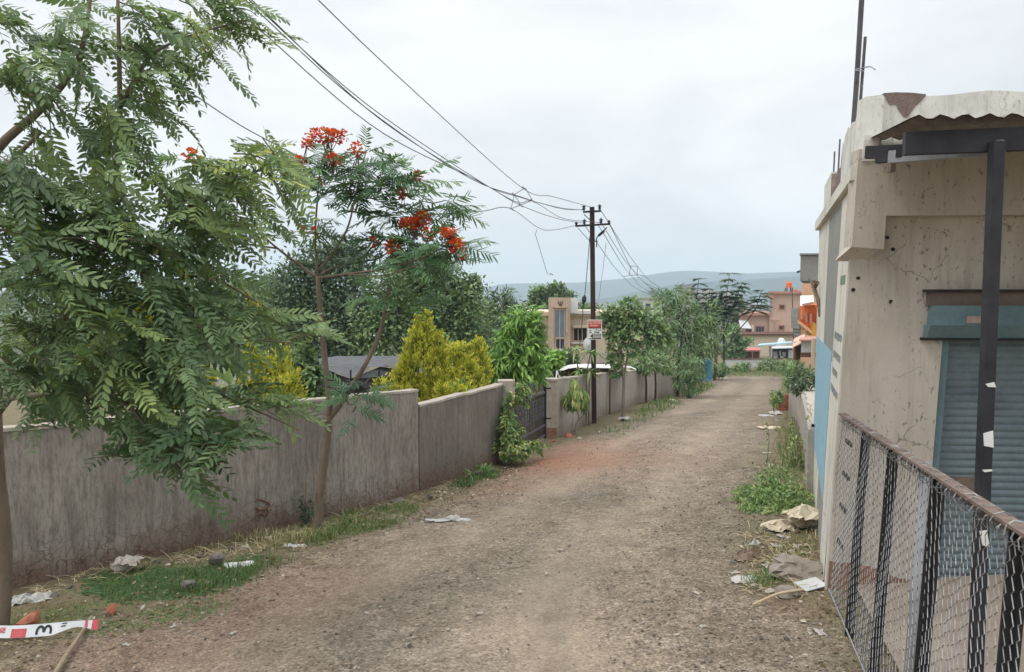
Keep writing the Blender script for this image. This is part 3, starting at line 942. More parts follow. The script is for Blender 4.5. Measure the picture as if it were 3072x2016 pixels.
pb0, pb1 = P(2712, 432, 4.12), P(3200, 412, 4.0)
bar(b, pb0, pb1, .05, .118); b.build('canopy_beam', M['navy'], shop)
b = NB(); bar(b, P(2597, 458, 4.9), P(2730, 452, 4.75), .05, .075); b.build('canopy_beam', M['navy'], shop)
b = NB(); bar(b, P(2690, 455, 4.5), P(2900, 452, 4.3), .05, .07); b.build('canopy_beam', M['navy'], shop)
b = NB(); bar(b, P(2632, 478, 4.7), P(2690, 470, 4.6), .05, .05); b.build('beam_end', M['navy'], shop)
b = NB(); bar(b, P(2672, 472, 4.55), P(3012, 441, 4.02), .055, .07); b.build('canopy_tube', M['galv'], shop)
b = NB(); bar(b, P(2676, 485, 4.6), P(2674, 516, 4.6), .04, .03, (1, 0, 0)); b.build('rusty_stub', M['rust'], shop)
b = NB(); pt = P(2990, 425, 4.0); pbm = np.array([pt[0] - .015, 4.02, -2.5]); bar(b, pbm, pt, .055, .056, (1, 0, 0)); post = b.build('canopy_post', M['navy'], shop)
for z0, z1 in ((-.47, -.445), (-.78, -.70), (-.92, -.905), (-1.31, -1.23)):
    b = NB(); q = pbm + (pt - pbm) * ((z0 + 2.5) / (pt[2] + 2.5))
    b.prism([q + [-.027 + R.uniform(0, .02), -.033, 0], q + [.028, -.033, R.uniform(-.01, .02)], q + [.028 - R.uniform(0, .02), -.033, z1 - z0], q + [-.026, -.033, z1 - z0 + R.uniform(-.015, .01)]], (0, .006, 0)); b.build('paint_flake', M['white'], post)
SHEAR[0] = LEAN
b = NB(); V = []; q0, q1, q2, q3 = C0 + fD * .22 - nF * .05, C0 + fD * 2.6 - nF * .05, np.array([3.2, 2.0]), np.array([1.62, 2.2]); n = 10
for i in range(n + 1):
    for j in range(n + 1):
        a_, c_ = i / n, j / n; q = (q0 * (1 - a_) + q1 * a_) * (1 - c_) + (q3 * (1 - a_) + q2 * a_) * c_; V.append((q[0], q[1], float(gz(q[0], q[1])) + .035))
b.add(V, np.array([(i * (n + 1) + j, i * (n + 1) + j + 1, (i + 1) * (n + 1) + j + 1, (i + 1) * (n + 1) + j) for i in range(n) for j in range(n)]))
b.build('floor', pmat('dusty_floor', (.24, .195, .15), (.36, .30, .24), 3, .95, .4, .01), shop)
# roller shutter
sh_s0, sh_s1 = SJ + .03, SJ + 1.72
zsb = -2.32
b = NB(); n = 0
z = zsb; V = []; prof = []
while z < zt_open - .02:
    for k in range(5): prof.append((z + (.056 * k / 5), -.10 + .010 * math.sin(math.pi * (k / 5))))
    z += .056
V = []
for zz, o in prof:
    V += [Fp(sh_s0, zz, o), Fp(sh_s1, zz, o)]
b.add(V, np.array([(2 * i, 2 * i + 1, 2 * i + 3, 2 * i + 2) for i in range(len(prof) - 1)]))
shut = b.build('roller_shutter', M['teal'], shop)
b = NB(); frect(b, 0, 0, 0, 0, -.02, .1, SJ + .005, SJ + .06, -1.5, zt_open - .2); b.build('shutter_guide', M['tealhood'], shop)
b = NB(); frect(b, 0, 0, 0, 0, -.015, .1, SJ + .004, SJ + .062, zsb, -1.5); b.build('rusty_guide', M['rust'], shop)
b = NB(); frect(b, 2838, 1433, 2950, 1470, -.06, .05); b.build('lock_box', M['rust'], shut)
s0 = Fs(2785, 960, .06)[0]
zh1 = Fs(2900, 917, .10)[1]; zh0 = Fs(2900, 1016, .10)[1]; zm = Fs(2900, 976, .10)[1]
b = NB(); b.prism([Fp(s0 + .02, zh1, .075), Fp(s0 + 2, zh1, .075), Fp(s0 + 2, zm, .105), Fp(s0 + .02, zm, .105)], np.append(-nF * .18, 0))
b.prism([Fp(s0 + .0, zm, .105), Fp(s0 + 2, zm, .105), Fp(s0 + 2, zh0, .055), Fp(s0, zh0, .055)], np.append(-nF * .12, 0)); hood = b.build('shutter_hood', M['tealhood'], shop)
b = NB(); frect(b, 2776, 868, 3072, 876, .09, .2, s0 - .03, s0 + 2); frect(b, 2776, 1014, 3072, 1022, .06, .16, s0 - .02, s0 + 2); b.build('hood_edge', M['black'], shop)
b = NB(); frect(b, 2780, 876, 3072, 917, .05, .1, s0 + .0, s0 + 2, None, None); b.build('hood_board', pmat('hood_board', (.13, .10, .085), (.19, .155, .13), 5, .9, .2), shop)
b = NB(); frect(b, 2902, 948, 2944, 970, .112, .012); b.build('paper_sticker', pmat('sticker', (.30, .22, .19), (.45, .36, .32), 30, .8, 0), hood)
b = NB(); top_ = [Fp(.012 + .80 * k / 24, -2.02 - .16 * (k / 24) + .13 * (fbm(k * .33, 2, 9, 3) - .5), .005) for k in range(25)]; V = []
for q in top_: V += [(q[0], q[1], -2.75), tuple(q)]
b.add(V, np.array([(2 * k, 2 * k + 2, 2 * k + 3, 2 * k + 1) for k in range(24)]))
b.build('mud_stain', M['reddirt'], shop)
b = NB(); frect(b, 0, 0, 0, 0, .052, .02, sh_s0, sh_s1, 0, 0) if 0 else None
b = NB()
for k in range(2):
    q = Fp(.35 + .28 * k, [-.0, -.12][k], 0); 
for (u, v) in ((2662, 713), (2680, 748), (2560, 870), (2575, 835), (2672, 905)):
    b = NB(); s, z = Fs(u, v, .0); rock(b, Fp(s, z, .004), .022, .008, .018, u, 0, 1); b.build('wall_hole', M['black'], shop)
b = NB()
for (u, v, t) in ((2480, 1, 0), (2509, 1, 1)):
    pass
for (t, h) in ((3.35, .24), (2.72, .26)):
    b = NB(); q = cpt + rD * t + nS * -.05; b.tube([(q[0], q[1], 1.2), (q[0] + .004, q[1], 1.42 + h)], .009, 6); b.build('reinforcing_bar', M['pipe'], shop)
SHEAR[0] = 0.0
b = NB(); p0 = P(2549, 515, 7.2); p1 = P(2585, 0, 6.85); p2 = p1 + (p1 - p0) * .25
b.tube(poly([p0, (p0 + p1) / 2 + [.006, 0, 0], p1, p2], 6), .024, 8); ip = b.build('iron_pipe', M['pipe'])
tag(ip, 'tall grey iron pipe standing against the roof parapet of the shop', 'pipe')
b = NB(); q0, q1 = P(2577, 360, 6.95), P(2596, 110, 6.8); b.tube([q0, (q0 + q1) / 2, q1], .0135, 7); rb = b.build('parapet_rod', M['pipe'], shop)
b = NB(); a0, a1, a2 = P(2567, 208, 6.9), P(2599, 201, 6.82), P(2626, 209, 6.7); b.tube(poly([a0, a1, (a1 + a2) / 2 + [0, 0, .012], a2], 4), .006, 5)
b.tube([P(2566, 211, 6.88), P(2592, 213, 6.82)], .005, 5); b.tube([P(2571, 259, 6.9), P(2588, 258, 6.85)], .004, 5); b.build('tie_wire', M['galv'], ip)
# two dry branch stubs leaning out behind the side wall
b = NB(); limb(b, [P(2462, 948, 9.2), P(2455, 905, 9.3), P(2444, 865, 9.5), P(2427, 836, 9.7)], .028, .014, 6)
limb(b, [P(2458, 905, 9.3), P(2446, 880, 9.4), P(2437, 858, 9.6)], .024, .016, 6); limb(b, [P(2444, 865, 9.5), P(2452, 848, 9.4)], .018, .03, 6)
tag(b.build('dry_branch', pmat('dry_wood', (.10, .075, .055), (.19, .15, .115), 20, .95, .5)), 'dry forked brown branch sticking out beside the side wall of the shop', 'branch')

# ================================================================== chain link fence
A0, B0 = np.array([2.46, 5.66]), np.array([1.30, 1.35]); fl = np.linalg.norm(B0 - A0); fd = (B0 - A0) / fl; fn = np.array([fd[1], -fd[0]])
HF = 1.335


def fz(t): return -.885 + .047 * t              # rail follows the slope


def fpt(t, h, o=0.0):
    """t along, h below the rail (0..1); the fence leans a little to the road"""
    lean = np.array([-.085, -.01]) * h / HF
    q = A0 + fd * t + fn * o + lean
    return np.array([q[0], q[1], fz(t) - h])


def ft_at(u, v=1400):
    """distance along the fence whose rail shows at picture column u"""
    r = ray(u, 1008); k = r[0] / r[1]
    return (A0[0] - k * A0[1]) / (k * fd[1] - fd[0])


fence = thing('chain_link_fence', 'chain link fence with rusty top rail and leaning black posts in front of the shutter', 'fence', fpt(2, HF))
b = NB(); bar(b, fpt(-.04, -.012), fpt(fl, -.012), .055, .012); bar(b, fpt(-.04, .012, -.024), fpt(fl, .012, -.024), .008, .055)
b.build('top_rail', M['rust'], fence)
b = NB(); b.tube([fpt(0, HF - .03), fpt(fl, HF - .03)], .006, 5); b.build('bottom_wire', M['galv'], fence)
for u in (2519, 2594, 2674, 2808, 3052):
    t = ft_at(u)
    b = NB(); bar(b, fpt(t, HF + .12, -.022), fpt(t, .0, -.022), .05, .012, np.append(fd, 0)); bar(b, fpt(t + .02, HF + .12, -.04), fpt(t + .02, .0, -.04), .012, .04, np.append(fd, 0)); b.build('post', M['black'], fence)
t = ft_at(2745); b = NB(); b.tube([fpt(t + .06, HF + .15, -.06), fpt(t, .0, -.06)], .024, 10); b.build('pipe_post', M['galv'], fence, True)
for k, h in enumerate((.18, .42, .66, .92)):
    b = NB(); bar(b, fpt(.02, h, -.03), fpt(.28, h, -.03), .01, .03); b.build('hinge_strap', M['black'], fence)
b = NB(); pitch = .053; nw = int(fl / pitch); nz_ = int((HF - .03) / pitch)
for i in range(-1, nw + 1):
    pts = []
    for j in range(nz_ * 2 + 1):
        e2 = (i + j) % 2
        t = i * pitch + e2 * pitch * 1.06 + .01 * math.sin(i * 1.7 + j * .4)
        t = min(max(t, 0), fl); h = .012 + j * pitch / 2
        o = .006 * (1 if (i + j) % 2 else -1) + .012 * math.sin(i * .31 + j * .12)
        pts.append(fpt(t, h, o))
    b.tube(pts, .0022, 3, cap=False)
b.build('wire_mesh', M['wire'], fence)
b = NB(); pts = []
for k in range(520):
    t = .05 + (fl - .1) * k / 519 + .012 * math.sin(k * .9); a_ = k * .82; pts.append(fpt(t, .012 + .034 * math.cos(a_) + .008 * math.sin(k * .37), .034 * math.sin(a_)))
b.tube(pts, .0026, 3, cap=False)
b.build('tie_wire', M['galv'], fence)
# ================================================================== compound walls
def strip_wall(name, pts, ztop, th, mat, label, step=.25, nh=9, lean=0.0, group=None, ragged=.008, cap=True):
    """plan polyline (front face seen from the road on its right) with z of the top at each point"""
    pts = np.asarray(pts, float); L = np.concatenate([[0], np.cumsum(np.linalg.norm(np.diff(pts, axis=0), axis=1))])
    n = max(2, int(L[-1] / step)); s = np.linspace(0, L[-1], n + 1)
    x = np.interp(s, L, pts[:, 0]); y = np.interp(s, L, pts[:, 1]); zt = np.interp(s, L, ztop) + rng.normal(size=n + 1) * ragged * .6
    tx, ty = np.gradient(x), np.gradient(y); l = np.hypot(tx, ty); nx_, ny_ = -ty / l, tx / l      # left of travel = away from the road
    zb = gz(x, y) - .15
    root = thing(name, label, 'wall', (x[n // 2], y[n // 2], zb[n // 2] + .15), group)
    V, UVs = [], []
    hs = np.linspace(0, 1, nh)
    wob_ = lambda i, h: (fbm(s[i] * .9 + 7, h * 2.0, 21, 3) - .5) * .02
    for i in range(n + 1):
        for h in hs:
            o = wob_(i, h) + lean * h
            V.append((x[i] + nx_[i] * o, y[i] + ny_[i] * o, zb[i] + (zt[i] - zb[i]) * h)); UVs.append((s[i], (zt[i] - zb[i]) * h - .15))
    m0 = (n + 1) * nh
    for i in range(n + 1):
        for h in hs:
            o = th + lean * h
            V.append((x[i] + nx_[i] * o, y[i] + ny_[i] * o, zb[i] + (zt[i] - zb[i]) * h)); UVs.append((s[i] + 40, (zt[i] - zb[i]) * h - .15))
    q = []
    for i in range(n):
        for k in range(nh - 1):
            a = i * nh + k
            q.append((a, a + nh, a + nh + 1, a + 1)); a += m0; q.append((a + 1, a + nh + 1, a + nh, a))
        a = i * nh + nh - 1; q.append((a, a + nh, m0 + a + nh, m0 + a))
    for i in (0, n):
        for k in range(nh - 1):
            a = i * nh + k; q.append((a, a + 1, m0 + a + 1, m0 + a) if i == 0 else (a + 1, a, m0 + a, m0 + a + 1))
    bb = NB(); bb.add(V, np.array(q)); bb.build('wall_face', mat, root, False, UVs)
    if cap:
        c = NB(); V = []
        for i in range(n + 1):
            ov = .012 + R.uniform(-.006, .006); e_ = R.uniform(-.004, .006)
            for o, dz in ((-ov, -.012), (-ov + .004, .022 + e_), (th + ov, .024), (th + ov, -.012)):
                V.append((x[i] + nx_[i] * (o + lean), y[i] + ny_[i] * (o + lean), zt[i] + dz))
        q = [(4 * i + k, 4 * i + 4 + k, 4 * i + 4 + (k + 1) % 4, 4 * i + (k + 1) % 4) for i in range(n) for k in range(4)]
        c.add(V, [np.array(q), np.array([(0, 1, 2, 3), (4 * n + 3, 4 * n + 2, 4 * n + 1, 4 * n)])]); c.build('coping', M['coping'], root)
    return root


def ztop_at(pts, line):
    """z of a wall top whose picture height is given by (column, row) pairs"""
    out = []
    for x, y in pts:
        u = 1536 + F * x / y
        for _ in range(4):
            v = np.interp(u, [q[0] for q in line], [q[1] for q in line]); z = P(u, v, y)[2]
            fwd = y * CP - z * SP; u = 1536 + F * x / fwd
        out.append(z)
    return out


Wl = [(-9.5, 3.2), (-6.7, 5.7), (-4.95, 7.35), (-4.1, 8.25), (-3.3, 9.1), (-2.4, 10.25), (-1.43, 11.68)]
line1 = [(-3000, 1630), (24, 1290), (245, 1270), (591, 1240), (836, 1217), (985, 1200), (1246, 1172)]
zt = ztop_at(Wl, line1); zt[0] = zt[1] + .1
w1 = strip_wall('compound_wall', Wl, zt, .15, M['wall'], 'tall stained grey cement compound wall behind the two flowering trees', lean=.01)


def on_wall(u, v, pts, off=.004):
    r = ray(u, v); r = r / r[1]
    for (x0, y0), (x1, y1) in zip(pts[:-1], pts[1:]):
        t = (r[0] * y0 - x0) / ((x1 - x0) - r[0] * (y1 - y0))
        if 0 <= t <= 1:
            d = y0 + (y1 - y0) * t; n_ = U([y1 - y0, -(x1 - x0)]); q = r * d
            return np.array([q[0] + n_[0] * off, q[1] + n_[1] * off, q[2]])


b = NB()
for st in ([(768, 1497), (790, 1502), (806, 1512), (798, 1524), (784, 1528)], [(764, 1524), (780, 1530), (800, 1526)], [(766, 1545), (780, 1540), (790, 1546), (803, 1538), (800, 1530)]):
    q = poly([on_wall(u, v, Wl, .016) for u, v in st], 3); b.tube(q, .009, 4)
b.build('paint_squiggle', pmat('rust_red_paint', (.14, .055, .03), (.22, .10, .06), 20, .9, 0), w1)
Wl2 = [(-1.425, 11.69), (-.8, 12.85), (-.17, 14.25)]
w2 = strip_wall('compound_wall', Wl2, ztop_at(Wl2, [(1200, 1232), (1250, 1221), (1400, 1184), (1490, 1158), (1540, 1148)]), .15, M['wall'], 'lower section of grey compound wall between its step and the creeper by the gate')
b = NB(); q = Wl2[-1]; b.box((q[0] - .1, q[1] + .005, gz(*q) - .2), (q[0] + .22, q[1] + .3, P(1520, 1140, 14.4)[2]))
root = thing('gate_pillar', 'grey cement gate pillar overgrown with green creeper', 'pillar', (q[0], q[1], float(gz(*q)))); b.build('pillar_shaft', M['coping'], root)
Wl3 = [(1.02, 18.0), (1.9, 20.7), (3.05, 24.6), (4.8, 29.9), (6.75, 35.2)]
w3 = strip_wall('compound_wall', Wl3, ztop_at(Wl3, [(1640, 1141), (1668, 1140), (1800, 1122), (2005, 1104)]), .18, M['wall2'], 'long grey compound wall behind the black utility pole and street trees', .4)
Wl4 = [(6.76, 35.25), (7.6, 36.6), (9.2, 40.5)]
w4 = strip_wall('compound_wall', Wl4, [ztop_at([Wl4[0]], [(1900, 1107), (2100, 1104)])[0] - .05, ztop_at([Wl4[1]], [(1900, 1132), (2100, 1132)])[0], ztop_at([Wl4[2]], [(1900, 1140), (2100, 1140)])[0]], .18, M['wall2'], 'low end of the compound wall in the shade of feathery trees', .5)
b = NB(); pz = P(1650, 1141, 18)[2]; gq = (.83, 17.92)
b.box((gq[0] - .03, gq[1], gz(*gq) - .3), (gq[0] + .225, gq[1] + .32, pz + .0)); b.box((gq[0] - .05, gq[1] - .02, pz), (gq[0] + .245, gq[1] + .34, pz + .04))
root = thing('gate_pillar', 'pale cement gate pillar with reddish foot to the right of the black iron gate', 'pillar', (*gq, float(gz(*gq)))); b.build('pillar_shaft', M['coping'], root)
bb = NB(); z0 = float(gz(*gq)); bb.box((gq[0] - .033, gq[1] - .004, z0 - .2), (gq[0] + .228, gq[1] + .3, z0 + .26)); bb.build('muddy_foot', M['reddirt'], root)

# iron gate
ga, gbp = np.array([.0, 14.75]), np.array([.78, 17.85]); gl = np.linalg.norm(gbp - ga); gdir = (gbp - ga) / gl
gztop = P(1634, 1142, 17.85)[2]; gzb = float(gz(*gbp)) + .07
gate = thing('iron_gate', 'black iron gate of vertical bars standing between the two gate pillars', 'gate', (*(ga + gbp) / 2, gzb))


def gp(t, z): q = ga + gdir * t * gl; return np.array([q[0], q[1], z + (1 - t) * .16])


b = NB()
for z in (gztop - .02, gztop - .27, gzb + .27, gzb + .03): bar(b, gp(0, z), gp(1, z), .03, .045)
for t in (0, .495, .505, .99): bar(b, gp(t, gzb), gp(t, gztop), .04, .04, (1, 0, 0))
b.build('gate_frame', M['pipe'], gate)
b = NB()
for k in range(34):
    t = .01 + k * .029; b.tube([gp(t, gzb + .03), gp(t, gztop - .27)], .009, 5)
b.build('vertical_bars', M['black'], gate)
for leaf0 in (.03, .53):
    b = NB()
    for k in range(9):
        for j in range(3):
            t = leaf0 + .02 + k * .045; z = gzb + .55 + j * .16; pts = [gp(t + .012 * math.sin(a_ * 1.05), z + .075 * math.cos(a_ * 1.05)) + [.02, -.01, 0] for a_ in range(7)]
            b.tube(pts, .007, 4)
    b.build('scroll_work', M['pipe'], gate); b = NB()
    for k in range(8):
        t = leaf0 + .03 + k * .05; pts = [gp(t + .016 * math.sin(a_ * 1.05), gztop - .15 + .08 * math.cos(a_ * 1.05)) for a_ in range(7)]; b.tube(pts, .007, 4)
    b.build('scroll_work', M['pipe'], gate)
b = NB(); bar(b, gp(.985, gzb - .05), gp(.985, gztop + .05), .07, .07, (1, 0, 0)); b.build('hinge_post', M['black'], gate)
for z in (gztop - .18, gzb + .42):
    b = NB(); bar(b, gp(.99, z), gp(.99, z) + [.14, 0, 0], .04, .03); b.build('hinge', M['black'], gate)

# low wall on the right, beyond the shop
Rl = [(8.0, 21.5), (6.3, 16.5), (3.86, 10.05)]
root = thing('boundary_wall', 'low crumbling plastered boundary wall running from the shop along the weeds', 'wall', (5.5, 14.3, float(gz(5.5, 14.3))))
fr = [(3.72, 9.55), (5.2, 13.6), (6.4, 17), (7.55, 20.8)]
tz = [P(2443, 1268, 9.9)[2], P(2415, 1205, 13.6)[2], P(2398, 1163, 17)[2], P(2380, 1137, 20.8)[2]]
V = []; n = 30
for i in range(n + 1):
    t = i / n * 3; x = np.interp(t, range(4), [q[0] for q in fr]); y = np.interp(t, range(4), [q[1] for q in fr]); z = np.interp(t, range(4), tz) + R.uniform(-.03, .03)
    g = float(gz(x, y)) - .2; jit = R.uniform(-.012, .012)
    V += [(x + jit, y, g), (x + jit * .5, y, z - .03), (x + .03, y, z), (x + .27 + R.uniform(-.06, .03), y - .05, z + R.uniform(-.03, .01)), (x + .3, y - .05, g)]
q = [(5 * i + k, 5 * i + k + 1, 5 * i + 6 + k, 5 * i + 5 + k) for i in range(n) for k in range(4)]
b = NB(); b.add(V, [np.array(q), np.array([(4, 3, 2, 1, 0), (5 * n, 5 * n + 1, 5 * n + 2, 5 * n + 3, 5 * n + 4)])]); b.build('wall_face', M['wall2'], root, False, [(v[1], v[2] + 3) for v in V])
b = NB(); m_ = 40; V = []
for i in range(m_ + 1):
    t = i / m_ * 2.98 + .01; x = np.interp(t, range(4), [q[0] for q in fr]); y = np.interp(t, range(4), [q[1] for q in fr]); z = np.interp(t, range(4), tz) + .012 + .05 * fbm(i * .35, 0, 5)
    a0 = .0 + .1 * fbm(i * .5, 3, 6); a1 = .22 + .13 * fbm(i * .6, 9, 6)
    V += [(x + a0, y, z - .03), (x + a0 + .01, y, z + .015), (x + a1, y, z + .012), (x + a1, y, z - .04)]
b.add(V, np.array([(4 * i + k, 4 * i + 4 + k, 4 * i + 4 + (k + 1) % 4, 4 * i + (k + 1) % 4) for i in range(m_) for k in range(4)]))
b.build('broken_coping', M['coping'], root)

# ================================================================== utility pole, wires
XP, DP = P(1780, 900, 24.0)[0], 24.0
pb_, ptp = G(1783, 1270), None
DP = pb_[1]
pole = thing('utility_pole', 'dark rust brown steel utility pole with two cross arms and a small sign', 'utility pole', pb_)
top = P(1776, 621, DP)
b = NB(); bar(b, pb_ - [0, 0, .3], top, .10, .125, (1, 0, 0)); 
b.build('pole_shaft', pmat('pole_rust', (.028, .016, .016), (.062, .036, .032), 5, .8, .3, stretch=(1, 1, .4)), pole)
b = NB(); bar(b, P(1749, 636, DP - .08), P(1803, 633, DP - .08), .06, .05); b.build('cross_arm', M['black'], pole)
b = NB(); bar(b, P(1726, 678, DP - .08), P(1831, 672, DP - .08), .06, .05); b.build('cross_arm', M['black'], pole)
INS = [(1751.5, 632), (1799, 630), (1753, 674), (1803, 671), (1729, 676), (1827, 671)]
for i, (u, v) in enumerate(INS):
    p = P(u, v, DP - .08); b = NB(); h = .16 if i < 4 else .07
    for z, r in ((.02, .03), (.05, .045), (.08, .03), (.11, .055)): 
        if z < h + .02: b.tube([p + [0, 0, z - .012], p + [0, 0, z + .012]], r, 8)
    b.tube([p, p + [0, 0, h]], .016, 6); b.build('insulator', M['black'], pole)
b = NB(); bar(b, P(1752, 643, DP), P(1770, 660, DP), .02, .02); b.build('brace', M['black'], pole); b = NB(); bar(b, P(1770, 725, DP - .05), P(1794, 724, DP - .05), .03, .02); b.build('brace', M['black'], pole)
b = NB(); b.tube(poly([P(1790, 742, DP - .1), P(1790, 716, DP - .1), P(1797, 706, DP - .15), P(1821, 682, DP - .3)], 4), .016, 6); la = b.build('lamp_arm', M['black'], pole)
b = NB(); bar(b, P(1796, 707, DP - .15), P(1812, 693, DP - .25), .07, .05); b.build('lamp_head', M['black'], la)
# sign
sg = thing('advert_sign', 'small red, white and black notice board fixed to the utility pole', 'sign', P(1784, 1018, DP - .12))
ys_ = DP - .13
p00, p11 = P(1762.5, 1019, ys_), P(1806, 959, ys_); sw, shh = p11[0] - p00[0], p11[2] - p00[2]


def srec(nb, a0, b0, a1, b1, o):          # fractions of the board from its lower left corner
    nb.box((p00[0] + a0 * sw, ys_ - o - .004, p00[2] + b0 * shh), (p00[0] + a1 * sw, ys_ - o, p00[2] + b1 * shh))


b = NB(); srec(b, 0, 0, 1, 1, 0); b.build('board', M['white'], sg)
b = NB(); srec(b, .05, .60, .95, .96, .004); b.build('red_panel', pmat('sign_red', (.42, .05, .04), (.50, .08, .06), 5, .7, 0), sg)
pink = pmat('sign_pink', (.75, .42, .38), (.82, .55, .5), 5, .7, 0)
b = NB()
for row, (y0, y1, x0, x1) in enumerate(((.78, .90, .10, .90), (.655, .72, .16, .72))):
    srec(b, x0, y1, x1, y1 + .022, .008); x = x0
    while x < x1 - .03:
        w = R.uniform(.03, .07); srec(b, x + w * .6, y0, x + w * .6 + .022, y1, .008)
        if R.random() < .75: srec(b, x, y0 + R.uniform(.02, .05), x + w * .6, y0 + R.uniform(.06, .08), .008)
        x += w + .02
b.build('painted_lettering', pink, sg)
b = NB(); srec(b, .05, .565, .95, .60, .004); srec(b, .05, .03, .97, .06, .004); srec(b, .33, .06, .94, .30, .004)
q = [(p00[0] + sw * .18, ys_ - .008, p00[2] + shh * .18), (p00[0] + sw * .33, ys_ - .008, p00[2] + shh * .09), (p00[0] + sw * .33, ys_ - .008, p00[2] + shh * .28)]; b.prism(q, (0, .004, 0))
for x, y in ((.45, .36), (.62, .34), (.70, .42), (.56, .47), (.85, .45), (.12, .42), (.12, .33)): srec(b, x, y, x + R.uniform(.08, .2), y + .045, .004)
b.build('black_arrow', M['black'], sg)
b = NB()
for k in range(3): srec(b, .36, .085 + k * .07, .91, .125 + k * .07, .009)
srec(b, .08, .525, .92, .552, .005); b.build('arrow_lines', pmat('sign_grey', (.5, .5, .5), (.6, .6, .6), 5, .7, 0), sg)

# wires ----------------------------------------------------------
mw = pmat('wire_aluminium', (.10, .10, .105), (.16, .16, .165), 20, .6, 0)


def span(nb, a, c, sag, r, n=24):
    a, c = np.asarray(a, float), np.asarray(c, float)
    t = np.linspace(0, 1, n + 1)[:, None]; q = a + (c - a) * t; q[:, 2] -= sag * 4 * (t * (1 - t))[:, 0]
    nb.tube(q, r, 4)


def through(nb, waypoints, r, n=8):
    nb.tube(poly([P(*w) for w in waypoints], n), r, 4)


DSP = 15.4
lines = [('upper right overhead wire coming down from the sky to the pole top', [(870, -95, 6.4), (955, 0, 7.3), (1230, 262, 9.6), (1570, 566, DSP), (1660, 590, 18.5), (1776, 622, DP)]),
         ('overhead wire leaving the top of the pole, second from the upper right', [(660, -95, 6.3), (768, 12, 7.2), (1150, 365, 9.8), (1450, 552, 13.6), (1560, 592, 16), (1680, 623, 20), (1751, 630, DP)]),
         ('overhead wire of the middle bundle reaching the left end of the upper arm', [(640, -100, 6.2), (752, 4, 7.2), (1150, 350, 9.9), (1530, 597, DSP), (1595, 603, 17), (1690, 627, 20), (1751, 629, DP)]),
         ('overhead wire of the middle bundle reaching the right insulator of the lower arm', [(630, -90, 6.1), (745, 8, 7.1), (1100, 325, 9.5), (1420, 540, 13.3), (1597, 603, DSP), (1690, 655, 20), (1803, 668, DP)]),
         ('overhead wire of the middle bundle reaching the left insulator of the lower arm', [(620, -60, 6.0), (775, 85, 7.2), (1150, 400, 9.9), (1440, 545, 13.5), (1560, 615, DSP), (1670, 655, 20), (1753, 670, DP)]),
         ('lowest sagging overhead wire passing behind the flowering tree to the lower arm', [(330, 120, 6.6), (497, 226, 7.6), (720, 375, 9.2), (880, 462, 10.5), (1100, 590, 12.5), (1280, 640, 13.8), (1370, 638, 14.4), (1452, 633, 14.9), (1530, 625, DSP), (1615, 683, 18), (1660, 690, 20), (1729, 676, DP)])]
for lab, wp in lines:
    b = NB(); through(b, wp, .0075)
    tag(b.build('overhead_wire', mw), lab, 'wire', 'overhead wires in front of the pole')
b = NB(); sp_ = [(1571, 565), (1595, 600), (1534, 626), (1543, 584)]
for (u, v), (u2, v2) in (((1571, 566), (1543, 584)), ((1543, 584), (1534, 622)), ((1534, 626), (1597, 601)), ((1597, 601), (1577, 566)), ((1543, 584), (1563, 616))): bar(b, P(u, v, DSP), P(u2, v2, DSP), .014, .014)
for (u, v) in ((1572, 564), (1597, 602), (1535, 627), (1542, 583), (1562, 616)): bar(b, P(u - 6, v - 4, DSP - .02), P(u + 7, v + 5, DSP - .02), .025, .025)
tag(b.build('wire_spacer', M['galv']), 'near zigzag wire spacer holding the overhead wires apart', 'spacer', 'wire spacers')
P2 = G(2172, 1117); D2 = P2[1]
far_w = [[(1803, 632), (1912, 798), (1990, 868), (2150, 944)], [(1806, 673), (1892, 802), (1985, 880), (2158, 950)], [(1795, 676), (1893, 826), (1975, 885), (2165, 948)], [(1755, 678), (1870, 830), (1960, 888), (2160, 956)], [(1829, 674), (1910, 824), (1990, 874), (2178, 946)]]
for k, w in enumerate(far_w):
    b = NB(); ds = [DP, DP + 12, DP + 20, D2]
    if k == 3: ds[1] = DP + 11
    through(b, [(u, v, d) for (u, v), d in zip(w, ds)], .011)
    tag(b.build('overhead_wire', mw), ['outermost far wire running from the pole top over the green trees', 'far wire from the right insulator of the lower arm over the green trees', 'far wire below the lower arm running over the green trees', 'lowest far wire dipping over the green trees', 'far wire from the right tip of the lower arm over the green trees'][k], 'wire', 'overhead wires beyond the pole')
b = NB(); D3 = DP + 12
for (u, v), (u2, v2) in (((1891, 798), (1913, 799)), ((1891, 800), (1889, 824)), ((1913, 800), (1911, 824)), ((1868, 831), (1890, 825)), ((1889, 825), (1911, 826)), ((1911, 823), (1932, 828))): bar(b, P(u, v, D3), P(u2, v2, D3), .02, .02)
tag(b.build('wire_spacer', M['pipe']), 'far square wire spacer on the wires beyond the pole', 'spacer', 'wire spacers')
b = NB(); b.tube([P(1769, 710, DP), P(1768, 728, DP), P(1764, 780, DP - .3), P(1755, 880, DP - .8), P(1752, 898, DP - .9)], .012, 5)
b.tube([P(1733, 683, DP - .08), P(1768, 722, DP)], .009, 5); st = b.build('stay_wire', M['pipe']); tag(st, 'dark stay wire with an egg insulator hanging beside the pole', 'wire')
b = NB(); b.tube([P(1754, 886, DP - .85), P(1753, 893, DP - .88), P(1752, 902, DP - .9), P(1750, 912, DP - .92)], [.02, .06, .06, .02], 7); b.tube([P(1750, 912, DP - .9), P(1744, 1000, DP + 8), P(1735, 1060, DP + 14)], .012, 5); b.build('egg_insulator', M['black'], st)
b = NB(); b.tube([P(1612, 688, 18), P(1606, 702, 18.2), P(1642, 821, 19), P(1658, 824, 19)], .006, 4); b.tube([P(1650, 821, 19), P(1659, 824.5, 19)], .012, 5)
